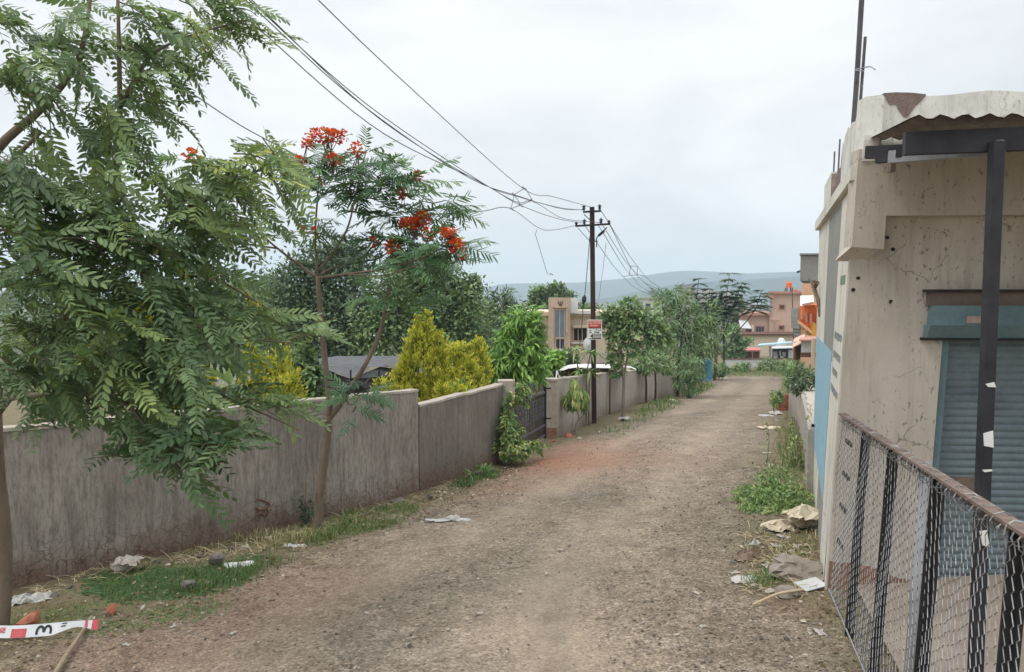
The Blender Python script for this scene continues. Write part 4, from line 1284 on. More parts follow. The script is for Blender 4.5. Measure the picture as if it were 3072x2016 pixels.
tag(b.build('loose_wire', mw), 'thin loose end of wire dangling in the sky left of the pole', 'wire')
b = NB(); b.tube([P(1818, 730, DP + 1), P(1810, 800, DP + 4), P(1796, 900, DP + 8)], .006, 4); tag(b.build('loose_wire', mw), 'thin pale wire slanting down just right of the pole', 'wire')
pl2 = thing('utility_pole', 'distant thin utility pole rising out of the green trees', 'utility pole', P2)
b = NB(); b.tube([P2 - [0, 0, .3], P(2172, 927, D2)], [.1, .07], 7); b.build('pole_shaft', M['black'], pl2)
b = NB(); bar(b, P(2160, 941, D2 - .1), P(2184, 941, D2 - .1), .09, .08); bar(b, P(2172, 957, D2 - .1), P(2186, 955, D2 - .1), .07, .07); b.build('cross_arm', M['black'], pl2)
# ================================================================== houses down the road
H = {}
H['cream'] = pmat('house_cream', (.60, .50, .38), (.70, .60, .47), .5, .9, .1)
H['tan'] = pmat('house_tan', (.46, .36, .27), (.56, .44, .33), .8, .9, .1, stretch=(2, 2, .5))
H['white'] = pmat('house_white', (.62, .62, .60), (.76, .76, .74), .6, .9, .1)
H['greywall'] = pmat('house_grey', (.26, .28, .30), (.34, .36, .37), .6, .9, .1)
H['lightgrey'] = pmat('house_light_grey', (.46, .48, .48), (.56, .57, .57), .6, .9, .1)
H['pink'] = pmat('house_pink', (.55, .38, .29), (.64, .46, .365), .5, .9, .1)
H['pinktrim'] = pmat('house_pink_trim', (.42, .21, .16), (.52, .29, .23), 2, .9, .1)
H['peach'] = pmat('house_peach', (.55, .35, .21), (.64, .43, .28), .7, .9, .1)
H['orange'] = pmat('house_orange', (.62, .14, .035), (.72, .20, .06), 2, .8, .1)
H['mustard'] = pmat('house_mustard', (.50, .27, .04), (.60, .34, .07), 2, .8, .1)
H['dark'] = pmat('dark_interior', (.012, .013, .014), (.03, .03, .032), 3, .8, 0)
H['bglass'] = pmat('blue_glass', (.13, .18, .25), (.20, .26, .34), 2, .25, 0, spec=.6)
H['dblue'] = pmat('dark_blue_glass', (.015, .025, .055), (.035, .05, .09), 2, .3, 0, spec=.6)
H['wood'] = pmat('brown_frame', (.09, .045, .03), (.15, .08, .055), 8, .8, .2)
H['teal'] = pmat('pale_teal_sheet', (.30, .46, .50), (.42, .57, .60), 2, .6, .1)
H['red'] = pmat('faded_red_sheet', (.42, .15, .13), (.52, .22, .19), 2, .7, .1)
H['otank'] = pmat('orange_plastic', (.62, .12, .05), (.70, .17, .07), 3, .5, 0)
H['bsheet'] = pmat('blue_sheet', (.03, .20, .36), (.06, .29, .46), 3, .55, .1)
H['fabric'] = pmat('shade_net', (.085, .09, .095), (.13, .135, .14), 3, .95, .2)
H['fabric2'] = pmat('shade_net_dark', (.04, .042, .045), (.07, .072, .076), 3, .95, .2)
H['tarp'] = pmat('white_tarp', (.50, .50, .48), (.64, .64, .62), 2, .7, .15)


def gzv(x, y): return float(gz(x, y))


def face(u0, v0, u1, v1, d, off=.0, th=.1, nb=None):
    """upright frontal slab whose outline is seen at these picture columns and rows at distance d"""
    a, c = P(u0, (v0 + v1) / 2, d), P(u1, (v0 + v1) / 2, d); z1, z0 = P((u0 + u1) / 2, v0, d)[2], P((u0 + u1) / 2, v1, d)[2]
    nb = nb or NB(); nb.prism([(a[0], d - off, z0), (c[0], d - off, z0), (c[0], d - off, z1), (a[0], d - off, z1)], ((a[0] + c[0]) / 2 / d * th if th > 1 else 0, th, 0)); return nb


def block(u0, v0, u1, v1, d, depth, ground=False):
    a, c = P(u0, (v0 + v1) / 2, d), P(u1, (v0 + v1) / 2, d); z1, z0 = P((u0 + u1) / 2, v0, d)[2], P((u0 + u1) / 2, v1, d)[2]
    if ground: z0 = gzv(a[0], d) - .5
    b = NB(); b.prism([(a[0], d, z0), (c[0], d, z0), (c[0], d, z1), (a[0], d, z1)], ((a[0] + c[0]) / 2 / d * depth, depth, 0)); return b


def rbox(u0, u1, z0, z1, d, depth, k=.40):
    """block on the right of the road: its sides run along the road"""
    a, c = P(u0, 900, d), P(u1, 900, d); b = NB()
    b.prism([(a[0], d, z0), (c[0], d, z0), (c[0], d, z1), (a[0], d, z1)], (k * depth, depth, 0)); return b


def win(root, u0, v0, u1, v1, d, frame, glass, fw=.09, bars=0, sill=False, off=.06):
    a, c = P(u0, (v0 + v1) / 2, d), P(u1, (v0 + v1) / 2, d); z1, z0 = P((u0 + u1) / 2, v0, d)[2], P((u0 + u1) / 2, v1, d)[2]
    x0, x1 = a[0], c[0]; b = NB()
    for q in (((x0 - fw, z0 - fw), (x1 + fw, z0)), ((x0 - fw, z1), (x1 + fw, z1 + fw)), ((x0 - fw, z0), (x0, z1)), ((x1, z0), (x1 + fw, z1))):
        b.box((q[0][0], d - off, q[0][1]), (q[1][0], d + .05, q[1][1]))
    for k in range(bars):
        x = x0 + (x1 - x0) * (k + 1) / (bars + 1); b.box((x - .025, d - off + .02, z0), (x + .025, d + .02, z1))
    w = b.build('window', frame, root)
    b = NB(); b.box((x0, d - .012, z0), (x1, d + .03, z1)); b.build('pane', glass, w)
    if sill: b = NB(); b.box((x0 - .2, d - .25, z0 - fw - .1), (x1 + .2, d - .0, z0 - fw)); b.build('sill', H['white'], w)
    return w


def hroot(name, u, d, label, cat='house', grp=None):
    p = P(u, 900, d); return thing(name, label, cat, (p[0], d, gzv(p[0], d)), grp)


# --- cream house with the glass stair tower
D = 47.0
h = hroot('cream_house', 1700, D, 'cream flat roofed house with a blue glazed stair tower behind the compound wall')
block(1568, 946, 1905, 1200, D, 9, True).build('wall', H['cream'], h)
b = face(1562, 936, 1910, 947, D, .35, 9.6); b.build('roof_edge', H['cream'], h)
b = face(1730, 931, 1772, 941, D, .5, .3); b.build('roof_kerb', H['white'], h)
block(1645, 893, 1710, 1200, D - 1.1, 3.4, True).build('stair_tower', H['tan'], h)
a, c = P(1711, 930, D - .9), P(1734, 930, D - .9); b = NB(); b.box((a[0], D - .9, P(1720, 939, D)[2]), (c[0], D + 2.1, P(1720, 894, D - .9)[2])); b.build('tower_side', H['white'], h)
b = NB(); dd = D - 1.1
for (u0, v0, u1, v1) in ((1657, 922, 1661, 1048), (1698, 922, 1702, 1000), (1657, 920, 1702, 924)): face(u0, v0, u1, v1, dd, .12, .14, b)
b.build('tower_frame', H['tan'], h)
w = win(h, 1665, 931, 1693, 1012, dd, H['tan'], H['bglass'], .05, 1); win(h, 1668, 1017, 1692, 1046, dd, H['tan'], H['dblue'], .06, 1, True)
b = NB()
for k in (-1, 0, 1):
    bar(b, P(1681 + k * 2, 918, dd - .02), P(1681 + k * 7, 904, dd - .02), .03, .05)
b.build('relief_emblem', H['wood'], h)
b = NB(); face(1717, 976, 1761, 982, D, .5, .5, b); b.build('window_hood', H['cream'], h)
win(h, 1722, 985, 1759, 1021, D, H['tan'], H['dark'], .1, 2, True); win(h, 1624, 980, 1643, 1020, D, H['tan'], H['greywall'], .1, 1, True)
b = NB(); p = P(1766, 1034, 44); 
V = [p]; n = 18
for k in range(n): V.append(p + [.30 * math.cos(2 * math.pi * k / n), .12 + .05 * math.sin(2 * math.pi * k / n), .42 * math.sin(2 * math.pi * k / n)])
b.add(V, np.array([(0, 1 + k, 1 + (k + 1) % n) for k in range(n)])); b.add(np.array(V) + [0, .02, 0], np.array([(0, 1 + (k + 1) % n, 1 + k) for k in range(n)]))
b.tube([p, p + [.1, .5, -.5], p + [.1, .5, -3.2]], .03, 6)
tag(b.build('satellite_dish', H['lightgrey']), 'grey satellite dish left of the utility pole in front of the cream house', 'satellite dish')
# --- shed with corrugated roof and the white tarpaulin canopy
D = 33.0; sh = hroot('shed', 1815, D, 'low shed with grey corrugated cement roof behind the white canopy', 'shed')
L, Rr = P(1760, 1090, D), P(1880, 1090, D); zr0, zr1 = P(1800, 1090, D)[2], P(1800, 1058, D + 3.2)[2]
V = []; n = 150
for i in range(n + 1):
    x = L[0] + (Rr[0] - L[0]) * i / n; w = .035 * math.sin(i * 2 * math.pi / 10)
    V += [(x, D, zr0 + w), (x, D + 3.2, zr1 + w)]
b = NB(); q = np.array([(2 * i, 2 * i + 2, 2 * i + 3, 2 * i + 1) for i in range(n)]); b.add(V, q); b.add(np.array(V) - [0, 0, .02], q[:, ::-1]); b.build('corrugated_roof', M['asb'], sh)
b = NB(); b.box((L[0] + .2, D + .25, -9), (Rr[0] - .2, D + 3, zr0 - .06)); b.build('wall', H['cream'], sh)
D = 24.5; cv = hroot('canopy', 1780, D, 'white tarpaulin canopy with curved left end just behind the compound wall', 'canopy')
prof = [(1672, 1116), (1679, 1107), (1690, 1099), (1705, 1093.5), (1725, 1091), (1760, 1091.5), (1830, 1092.5), (1838, 1094)]
V = []
for u, v in prof:
    for k, (dy, dv) in enumerate(((0, 17), (.15, 10), (.8, 2), (1.7, 0), (2.6, 3))):
        p = P(u, v + (dv * .9 if k else (12 if u > 1685 else 4)), D + dy); V.append((p[0], D + dy, p[2]))
b = NB(); n = len(prof); q = np.array([(5 * i + k, 5 * i + 5 + k, 5 * i + 6 + k, 5 * i + 1 + k) for i in range(n - 1) for k in range(4)]); b.add(V, q); b.build('tarpaulin', H['tarp'], cv, True)
b = NB(); V = []
for u, v in ((1834, 1106), (1850, 1098), (1875, 1097), (1895, 1100), (1908, 1106)):
    for dy, dv in ((0, 4), (.9, 0), (1.9, 1)): p = P(u, v + dv, D + .3 + dy); V.append((p[0], D + .3 + dy, p[2]))
b.add(V, np.array([(3 * i + k, 3 * i + 3 + k, 3 * i + 4 + k, 3 * i + 1 + k) for i in range(4) for k in range(2)])); b.build('tarpaulin_end', H['tarp'], cv)
for u in (1676, 1706, 1830):
    p = P(u, 1110, D + .1); b = NB(); b.tube([(p[0], D + .1, gzv(p[0], D) - .1), (p[0], D + .1, p[2])], .03, 6); b.build('canopy_post', H['wood'], cv)
# --- motorbike parked by the gate: only its front shows over the wall
mb = P(1650, 1135, 20.6); g0 = gzv(mb[0], 20.6); zt_ = P(1650, 1106, 20.6)[2]
mroot = thing('motorbike', 'black motorbike parked behind the gate pillar with only headlamp and handlebar showing', 'motorbike', (mb[0], 20.6, g0))
b = NB()
for dy in (0, 1.25):
    c = np.array([mb[0] + .05, 20.6 + dy, zt_ - .78]); b.tube([c + [0, .3 * math.cos(a), .3 * math.sin(a)] for a in np.linspace(0, 2 * math.pi, 20)], .045, 6)
    if dy == 0: b.build('wheel', M['black'], mroot); b = NB()
b.build('wheel', M['black'], mroot)
b = NB(); limb(b, [(mb[0] + .05, 20.75, zt_ - .25), (mb[0] + .05, 21.2, zt_ - .2), (mb[0] + .05, 21.9, zt_ - .3)], .15, .11, 8); limb(b, [(mb[0] + .05, 20.6, zt_ - .75), (mb[0] + .05, 20.75, zt_ - .1)], .07, .09, 8); b.box((mb[0] - .15, 20.62, zt_ - .42), (mb[0] + .24, 20.8, zt_ - .06)); b.build('body', M['black'], mroot)
b = NB(); b.tube(poly([P(1632, 1104, 20.5), P(1637, 1112, 20.6), P(1650, 1112, 20.7), P(1668, 1115, 20.7), P(1672, 1107, 20.6)], 3), .014, 6); b.build('handlebar', M['pipe'], mroot)
b = NB(); c = P(1647.5, 1119, 20.5); b.tube([c, c + [0, .12, 0]], .085, 12); hl = b.build('headlamp', M['black'], mroot)
b = NB(); b.tube([c + [.07 * math.cos(a), -.006, .07 * math.sin(a)] for a in np.linspace(0, 2 * math.pi, 14)], .01, 5); b.build('lamp_rim', M['galv'], hl)
b = NB(); b.tube([P(1668, 1140, 20.2), P(1671, 1112, 20.3)], .02, 5); b.tube([P(1680, 1138, 20.3), P(1672, 1114, 20.3)], .016, 5); tag(b.build('white_stand', M['white']), 'white A shaped stand poking above the wall beside the motorbike', 'stand')
b = NB(); p = P(1622, 1130, 19.6); b.box((P(1604, 1130, 19.6)[0], 19.6, gzv(p[0], 19.6) - .2), (P(1639, 1130, 19.6)[0], 19.8, P(1622, 1114, 19.6)[2])); rt = thing('inner_wall', 'low tan wall seen over the iron gate', 'wall', (p[0], 19.6, gzv(p[0], 19.6))); b.build('wall_face', H['tan'], rt)
b = NB(); face(1611, 1136, 1638, 1160, 19.6, .03, .05, b); b.build('dark_opening', H['wood'], rt)
# --- shade net tent
D = 21.0; tn = hroot('shade_net_tent', 1040, D, 'dark grey shade net tent behind the compound wall', 'tent')


def netpoly(pts, mat, nm, th=.015):
    b = NB(); q = np.array([P(*c) for c in pts]); b.prism(q, (0, th, -.004)); b.build(nm, mat, tn)


netpoly([(925, 1082, 22), (1010, 1068, 25), (1195, 1068, 25), (1215, 1100, 21.5), (1110, 1100, 21.3), (1052, 1134, 20.6), (945, 1097, 20.9)], H['fabric'], 'roof_net')
netpoly([(1150, 1092, 21.5), (1200, 1068, 24), (1290, 1080, 24), (1300, 1125, 21.5), (1195, 1112, 21.2)], H['fabric'], 'roof_net')
netpoly([(925, 1092, 21.3), (1052, 1136, 20.8), (1140, 1100, 21.5), (1300, 1120, 21.8), (1300, 1300, 21.8), (925, 1300, 21.3)], H['fabric2'], 'side_net')
for u, d in ((943, 20.9), (1137, 21.2), (1052, 20.6)):
    p = P(u, 1110, d); b = NB(); b.tube([(p[0], d, gzv(p[0], d)), (p[0], d, p[2])], .025, 6); b.build('tent_pole', M['black'], tn)
# --- white sheds among the garden trees
for u0, v0, u1, v1, d, lab in ((640, 972, 745, 985, 40, 'white shed roof showing through the leaves left of the flowering tree trunk'), (1058, 1004, 1112, 1018, 37, 'small white shed roof between the dark trees behind the tent')):
    s = hroot('garden_shed', (u0 + u1) / 2, d, lab, 'shed'); block(u0 + 4, v1 - 1, u1 - 4, v1 + 60, d + .3, 3, True).build('wall', H['lightgrey'], s)
    b = NB(); p0, p1 = P(u0, v1, d), P(u1, v1, d); zt2 = P(u0, v0, d + 1.5)[2]; b.prism([(p0[0], d, p0[2]), (p1[0], d, p1[2]), (p1[0], d + 3.5, zt2), (p0[0], d + 3.5, zt2)], (0, 0, .06)); b.build('roof', H['white'], s)

# --- white and grey houses in the middle distance
D = 120; h = hroot('white_house', 1945, D, 'white two storey house with grey porch beyond the green street trees')
block(1897, 893, 2010, 1000, D, 10, True).build('wall', H['white'], h); face(1896, 905, 1927, 938, D, .06, .2).build('grey_porch', H['greywall'], h)
win(h, 1911, 912, 1922, 923, D - .1, H['white'], H['dark'], .12); win(h, 1939, 911, 1950, 922, D, H['greywall'], H['dark'], .12)
face(1895, 890, 2012, 895, D, .4, 10.5).build('roof_edge', H['lightgrey'], h); face(1918, 926, 1958, 931, D, 1.2, 1.3).build('awning', H['wood'], h)
D = 75; h = hroot('cream_terrace_house', 1930, D, 'cream flat roof with dark chimney post in front of the white house')
block(1870, 940, 1975, 1010, D, 7, True).build('wall', H['cream'], h); face(1866, 935, 1978, 941, D, .4, 7.6).build('roof_edge', H['white'], h); face(1940, 934, 1945, 948, D - .5, .2, .3).build('roof_post', H['wood'], h)
D = 105; h = hroot('grey_topped_house', 2070, D, 'tall pale house with grey rooftop box behind the layered dark leaves')
block(2033, 872, 2200, 1040, D, 9, True).build('wall', H['lightgrey'], h); block(2026, 854, 2084, 873, D - .5, 7).build('rooftop_room', H['greywall'], h)
face(2030, 886, 2110, 889, D, .4, .5).build('floor_band', H['greywall'], h); win(h, 2147, 962, 2160, 976, D, H['white'], H['dark'], .15); win(h, 2060, 882, 2078, 884, D, H['wood'], H['dark'], .15)
face(2172, 885, 2190, 1000, D, .5, .5).build('corner_column', H['greywall'], h)
D = 150; h = hroot('white_house', 2290, D, 'low white house showing left of the pink house'); block(2247, 917, 2320, 990, D, 8, True).build('wall', H['white'], h); face(2243, 912, 2324, 918, D, .5, 8).build('roof_edge', H['lightgrey'], h)
for k, (u0, v0, u1, v1, d) in enumerate(((1842, 921, 1862, 931, 260), (1866, 926, 1882, 934, 240), (1878, 917, 1892, 926, 300), (1805, 926, 1822, 934, 330))):
    h = hroot('valley_house', u0, d, ['tiny white house in the valley right of the pole', 'tiny white house nearest the white two storey house', 'tiny far white house highest in the valley', 'tiny white house in the valley close to the pole'][k], 'house', 'tiny houses in the valley'); block(u0, v0 + 2, u1, v1 + 30, d, 8, True).build('wall', H['white'], h); face(u0 - 1, v0, u1 + 1, v0 + 3, d, .5, 9).build('roof', H['lightgrey'], h)
# --- pink house
D = 96; h = hroot('pink_house', 2350, D, 'pink flat roofed house with an orange water tank on its roof at the road end')
block(2308, 880, 2412, 1080, D, 8, True).build('tower_wall', H['pink'], h); face(2300, 874, 2415, 881, D, .5, 9).build('roof_edge', H['pinktrim'], h)
block(2219, 945, 2309, 1080, D + .3, 8, True).build('wall', H['pink'], h); face(2214, 938, 2309, 946, D, .4, 8).build('roof_edge', H['pinktrim'], h)
b = NB(); a0, a1 = P(2296, 885, D), P(2316, 897, D); b.prism([(a0[0], D - .6, a0[2]), (a1[0], D - .6, a0[2]), (a1[0], D - .6, a1[2])], (0, 1.2, 0)); b.build('eave_bracket', H['pinktrim'], h)
face(2309, 903, 2315, 942, D, .1, .15).build('side_opening', H['greywall'], h)
win(h, 2339, 916, 2353, 927, D, H['pinktrim'], H['wood'], .14); win(h, 2337, 978, 2351, 989, D, H['pinktrim'], H['wood'], .14); win(h, 2268, 980, 2291, 998, D + .3, H['pinktrim'], H['dblue'], .14, 2)
b = NB()
for u in (2319, 2325): face(u, 960, u + 1.6, 1002, D, .1, .08, b)
face(2312, 959, 2322, 961, D, .1, .08, b); bar(b, P(2330, 960, D - .1), P(2340, 958, D - .1), .08, .08); b.build('drain_pipe', H['pink'], h)
b = NB(); p0 = P(2222, 985, D - 1.6); p1 = P(2255, 987, D - 1.6); z2 = P(2240, 962, D)[2]; b.prism([(p0[0], D - 1.6, p0[2]), (p1[0], D - 1.6, p1[2]), (p1[0] - .1, D, z2), (p0[0] + .2, D, z2)], (0, 0, .08)); b.build('porch_roof', H['lightgrey'], h)
face(2238, 986, 2254, 1002, D - 1, .1, .1).build('porch_doorway', H['wood'], h); face(2213, 978, 2218, 1006, D - 1, .2, .4).build('porch_pillar', H['cream'], h); face(2254, 976, 2260, 1006, D - 1, .2, .4).build('porch_pillar', H['cream'], h)
for u0, v0, u1, v1, lab in ((2361, 845, 2379, 863, 'orange water tank raised on a stand on the pink house roof'), (2384, 868, 2396, 880, 'smaller orange water tank at the right edge of the pink house roof')):
    a, c = P(u0, v1, D + 1), P(u1, v0, D + 1); r = (c[0] - a[0]) / 2; x = (a[0] + c[0]) / 2; hh = c[2] - a[2]
    t = thing('water_tank', lab, 'water tank', (x, D + 1 + r, a[2] - .4)); b = NB(); cy = D + 1 + r
    b.tube([(x, cy, a[2]), (x, cy, a[2] + hh * .8), (x, cy, a[2] + hh * .9), (x, cy, c[2])], [r, r, r * .75, r * .4], 14); b.build('tank_body', H['otank'], t)
    b = NB(); b.tube([(x, cy, c[2] - .02), (x, cy, c[2] + .08)], r * .38, 10); b.build('tank_lid', H['otank'], t)
    for sx in (-1, 1):
        for sy in (-1, 1): b = NB(); b.box((x + sx * r * .9 - .06, cy + sy * r * .8 - .06, P(2370, 874, D + 1)[2]), (x + sx * r * .9 + .06, cy + sy * r * .8 + .06, a[2])); b.build('stand_leg', H['wood'], t)
# cream front building, canopy, stall, cart, wall
D = 90; h = hroot('cream_low_building', 2290, D, 'long low cream building with dark roof line in front of the pink house'); block(2212, 1005, 2400, 1100, D, 5, True).build('wall', H['cream'], h); face(2208, 1001, 2402, 1006, D, .4, 5.6).build('roof_edge', H['wood'], h)
D = 82; cnp = hroot('teal_canopy', 2320, D, 'pale teal sheet canopy on posts behind the far compound wall', 'canopy')
b = NB(); q = [P(2271, 1040, D), P(2378, 1030, D), P(2374, 1027, D + 3), P(2280, 1034, D + 3)]; b.prism(q, (0, 0, .12)); b.build('canopy_sheet', H['teal'], cnp)
for u in (2276, 2312, 2372): b = NB(); p = P(u, 1038, D + .2); b.box((p[0] - .1, D + .2, gzv(p[0], D) - .2), (p[0] + .1, D + .4, p[2] - .02)); b.build('canopy_post', H['lightgrey'], cnp)
D = 80.5; stl = hroot('stall', 2348, D, 'dark roadside stall with white awning under the teal canopy', 'stall'); face(2316, 1046, 2378, 1084, D + 1, .1, 1.5).build('stall_body', H['dark'], stl)
b = NB(); q = [P(2314, 1047, D), P(2380, 1045, D), P(2376, 1039, D + 1.5), P(2318, 1041, D + 1.5)]; b.prism(q, (0, 0, .08)); b.build('awning', H['lightgrey'], stl)
for (u0, v0, u1, v1, mt) in ((2338, 1053, 2342, 1066, 'lightgrey'), (2346, 1056, 2356, 1070, 'greywall'), (2340, 1068, 2350, 1073, 'lightgrey'), (2364, 1050, 2378, 1076, 'lightgrey'), (2320, 1054, 2332, 1074, 'greywall')): face(u0, v0, u1, v1, D + .9, .1, .2).build('goods_panel', H[mt], stl)
D = 86; b = NB(); p = P(2344, 1034, D); r = (P(2357, 1030, D)[0] - P(2331, 1030, D)[0]) / 2; z0, z1 = P(2344, 1034, D)[2], P(2344, 1014, D)[2]; hh = z1 - z0
t = thing('water_tank', 'white ribbed water tank standing behind the teal canopy', 'water tank', (p[0], D, z0)); zz = np.linspace(0, 1, 13); b.tube([(p[0], D, z0 - 2 + (hh + 2) * .82 * k) for k in zz] + [(p[0], D, z1 - .05), (p[0], D, z1)], [r * (1 - .05 * (i % 2)) for i in range(13)] + [r * .55, r * .3], 16); b.build('tank_body', H['white'], t)
D = 78; ct = hroot('food_cart', 2256, D, 'small dark cart with a faded red roof behind the far compound wall', 'cart'); face(2234, 1054, 2279, 1092, D, .0, 1.6).build('cart_body', H['wood'], ct)
b = NB(); q = [P(2231, 1055, D - .4), P(2282, 1054, D - .4), P(2280, 1046, D + 1.6), P(2233, 1047, D + 1.6)]; b.prism(q, (0, 0, .15)); b.build('cart_roof', H['red'], ct)
for u in (2234, 2257, 2279): face(u - .8, 1055, u + .8, 1080, D - .3, .05, .1).build('cart_post', H['pinktrim'], ct)
D = 74; p0, p1 = P(2172, 1078, D), P(2420, 1078, D); r = thing('compound_wall', 'pale whitewashed wall across the far end of the road', 'wall', (P(2290, 1090, D)[0], D, gzv(P(2290, 1090, D)[0], D)))
b = NB(); b.box((p0[0], D, -7.3), (p1[0], D + .2, p0[2])); b.build('wall_face', H['lightgrey'], r); b = NB(); b.box((p0[0] - .1, D - .06, p0[2]), (p1[0], D + .26, p0[2] + .09)); b.build('coping', H['wood'], r)
D = 56; r = hroot('sheet_gate', 2120, D, 'bright blue ribbed sheet metal gate half hidden by the green trees', 'gate'); b = NB(); a, c = P(2104, 1130, D), P(2133, 1070, D)
for k in range(10):
    z0 = a[2] + (c[2] - a[2]) * k / 10; z1 = a[2] + (c[2] - a[2]) * (k + .82) / 10; b.box((a[0] + .02, D - .05, z0), (c[0], D, z1))
b.build('ribbed_sheet', H['bsheet'], r); b = NB(); b.box((a[0], D, a[2] - .3), (c[0] + .06, D + .04, c[2] + .02)); b.build('sheet_back', H['bsheet'], r); face(2100, 1066, 2142, 1070, D, .2, .3).build('gate_head', H['greywall'], r)

# --- houses along the right side beyond the shop (their fronts face the road)
zr = lambda v, d: P(2420, v, d)[2]
h = hroot('grey_house', 2440, 21, 'house beyond the shop showing only its grey jutting balcony box')
rbox(2399, 2490, zr(842, 20), zr(765, 20), 20, 4).build('balcony_box', M['grey'], h)
rbox(2396, 2490, zr(764.5, 20), zr(760, 20), 19.93, 4.2).build('balcony_coping', H['greywall'], h)
rbox(2452, 2500, -4.5, zr(843, 20), 20.6, 3.4).build('wall', H['lightgrey'], h); b = NB(); bar(b, P(2391, 817, 20.2), P(2402, 813, 20.2), .04, .05); b.build('spout', M['pipe'], h)
h = hroot('orange_house', 2425, 32, 'peach and orange house with a carved orange balcony on the right of the road')
rbox(2405, 2480, zr(1010, 34), zr(832, 34), 34, 8).build('wall', H['peach'], h)
zc1, zc0 = zr(914, 30), zr(980, 30)
b = NB(); bx = [P(2410, 900, 30)[0], P(2438, 900, 29.6)[0], P(2480, 900, 29.6)[0]]
b.prism([(bx[0], 30.4, zc0 + .22), (bx[1], 29.4, zc0 - .22), (bx[2], 29.4, zc0 - .3), (bx[2], 29.4, zc1), (bx[1], 29.4, zc1), (bx[0], 30.4, zc1 - .05)], (1.4, 3.5, 0)); bal = b.build('balcony', H['orange'], h)
b = NB(); b.prism([(bx[0] - .03, 30.36, zc0 + .24), (bx[1], 29.32, zc0 - .22), (bx[1], 29.32, zc0 - .34), (bx[0] - .03, 30.36, zc0 + .12)], (.0, .12, 0)); b.build('balcony_moulding', H['peach'], bal)
for k in range(3): x = bx[0] + (bx[1] - bx[0]) * (.22 + .28 * k); y = 30.4 - (.22 + .28 * k); b = NB(); b.box((x - .025, y - .06, zc0 + .28 - .1 * k), (x + .025, y + .05, zc0 + .62 - .05 * k)); b.build('carved_slot', H['pinktrim'], bal)
for k in range(4): x0 = P(2412 + 8.5 * k, 990, 30)[0]; y0 = 30.2 - .2 * k; z0 = zr(990 + 10 * k, 30); b = NB(); b.prism([(x0, y0, z0), (x0 + .1, y0, z0), (x0 + .1, y0, zc0 + .02), (x0, y0, zc0 + .02)], (1.1, 2.6, 0)); b.build('stepped_bracket', H['mustard'], h)
b = NB(); b.prism([P(2440, 1024, 29.2), P(2449, 1024, 29.2), P(2449, 972, 29.2), P(2440, 966, 29.2)], (.5, 2, 0)); b.build('bracket_panel', H['mustard'], h)
b = NB(); b.prism([P(2404, 918, 29.6), P(2442, 909, 29.2), P(2440, 886, 30.4), P(2404, 887, 30.6)], (0, .12, 0)); b.build('awning', H['white'], h)
b = NB(); b.prism([P(2408, 912, 29.1), P(2441, 905, 29.0), P(2441, 911, 29.0), P(2424, 917, 29.05), P(2409, 916, 29.1)], (0, .1, 0)); b.build('awning_trim', H['pinktrim'], h)
rbox(2404, 2412, zr(935, 33), zr(886, 33), 33, .8).build('white_corner', H['white'], h)
st = hroot('outdoor_staircase', 2400, 36, 'grey open staircase climbing the side of the orange house', 'staircase')
b = NB()
for k in range(9):
    u, v = 2397 + (k - 2) * 2.6 * (1 if k > 3 else .2), 925 + k * 11
    p = P(u, v, 36); b.box((p[0], 36, p[2] - .45), (p[0] + .9, 37, p[2]))
b.build('steps', M['grey'], st); b = NB(); b.box((P(2396, 950, 36.4)[0], 36.4, P(2396, 1005, 36)[2]), (P(2412, 950, 36.4)[0], 36.6, P(2396, 923, 36)[2])); b.build('stair_wall', H['greywall'], st)
D = 27; h = hroot('roadside_shop', 2415, D, 'small shop with white block wall and orange plinth beside the brown gate', 'shop')
rbox(2405, 2470, -5.5, zr(1072, D), D, 3).build('plinth', H['peach'], h)
rbox(2406, 2470, zr(1058, D), zr(1022, D), D + .1, 3).build('block_wall', H['lightgrey'], h)
rbox(2404, 2470, zr(1072, D), zr(1058, D), D + .05, 3).build('dark_band', H['wood'], h)
rbox(2400, 2470, zr(1022, D), zr(1018, D), D - .15, 3.2).build('roof_edge', H['pinktrim'], h)
gt = hroot('brown_gate', 2395, 28, 'tall dark brown wooden gate panel under a rounded pink hood on the right', 'gate')
b = NB(); b.box((P(2386, 1060, 28)[0], 28, -5.6), (P(2404, 1060, 28)[0], 28.15, P(2395, 1034, 28)[2])); b.build('gate_panel', H['wood'], gt)
b = NB()
for k in range(4): p = P(2386 + 6 * k, 1030, 28); b.box((p[0], 28, P(2395, 1036, 28)[2]), (p[0] + .04, 28.1, P(2395, 1026, 28)[2]))
b.build('gate_spikes', H['wood'], gt)
b = NB(); V = []
for k in range(9):
    t = k / 8; p = P(2371 + 36 * t, 1034 - 18 * t ** .7 , 27.5); V += [(p[0], 27.3, p[2] - .12), (p[0] + .66, 29, p[2] + .1)]
b.add(V, np.array([(2 * i, 2 * i + 2, 2 * i + 3, 2 * i + 1) for i in range(8)])); b.add(np.array(V) - [0, 0, .05], np.array([(2 * i + 1, 2 * i + 3, 2 * i + 2, 2 * i) for i in range(8)])); b.build('pink_hood', H['pink'], gt)
b = NB(); p = G(2383, 1110); b.tube([(p[0], p[1], p[2] - .2), P(2380, 985, p[1]), P(2376, 868, p[1])], [.06, .05, .04], 6); tag(b.build('thin_pole', H['wood']), 'thin brown pole rising in front of the pink house', 'pole')
b = NB(); p = P(2441, 1000, 25); b.tube([(p[0], 25, -4.6), (p[0], 25, P(2441, 1015, 25)[2])], .07, 7); tag(b.build('wooden_post', H['tan']), 'brown wooden post next to the orange plinth', 'post')
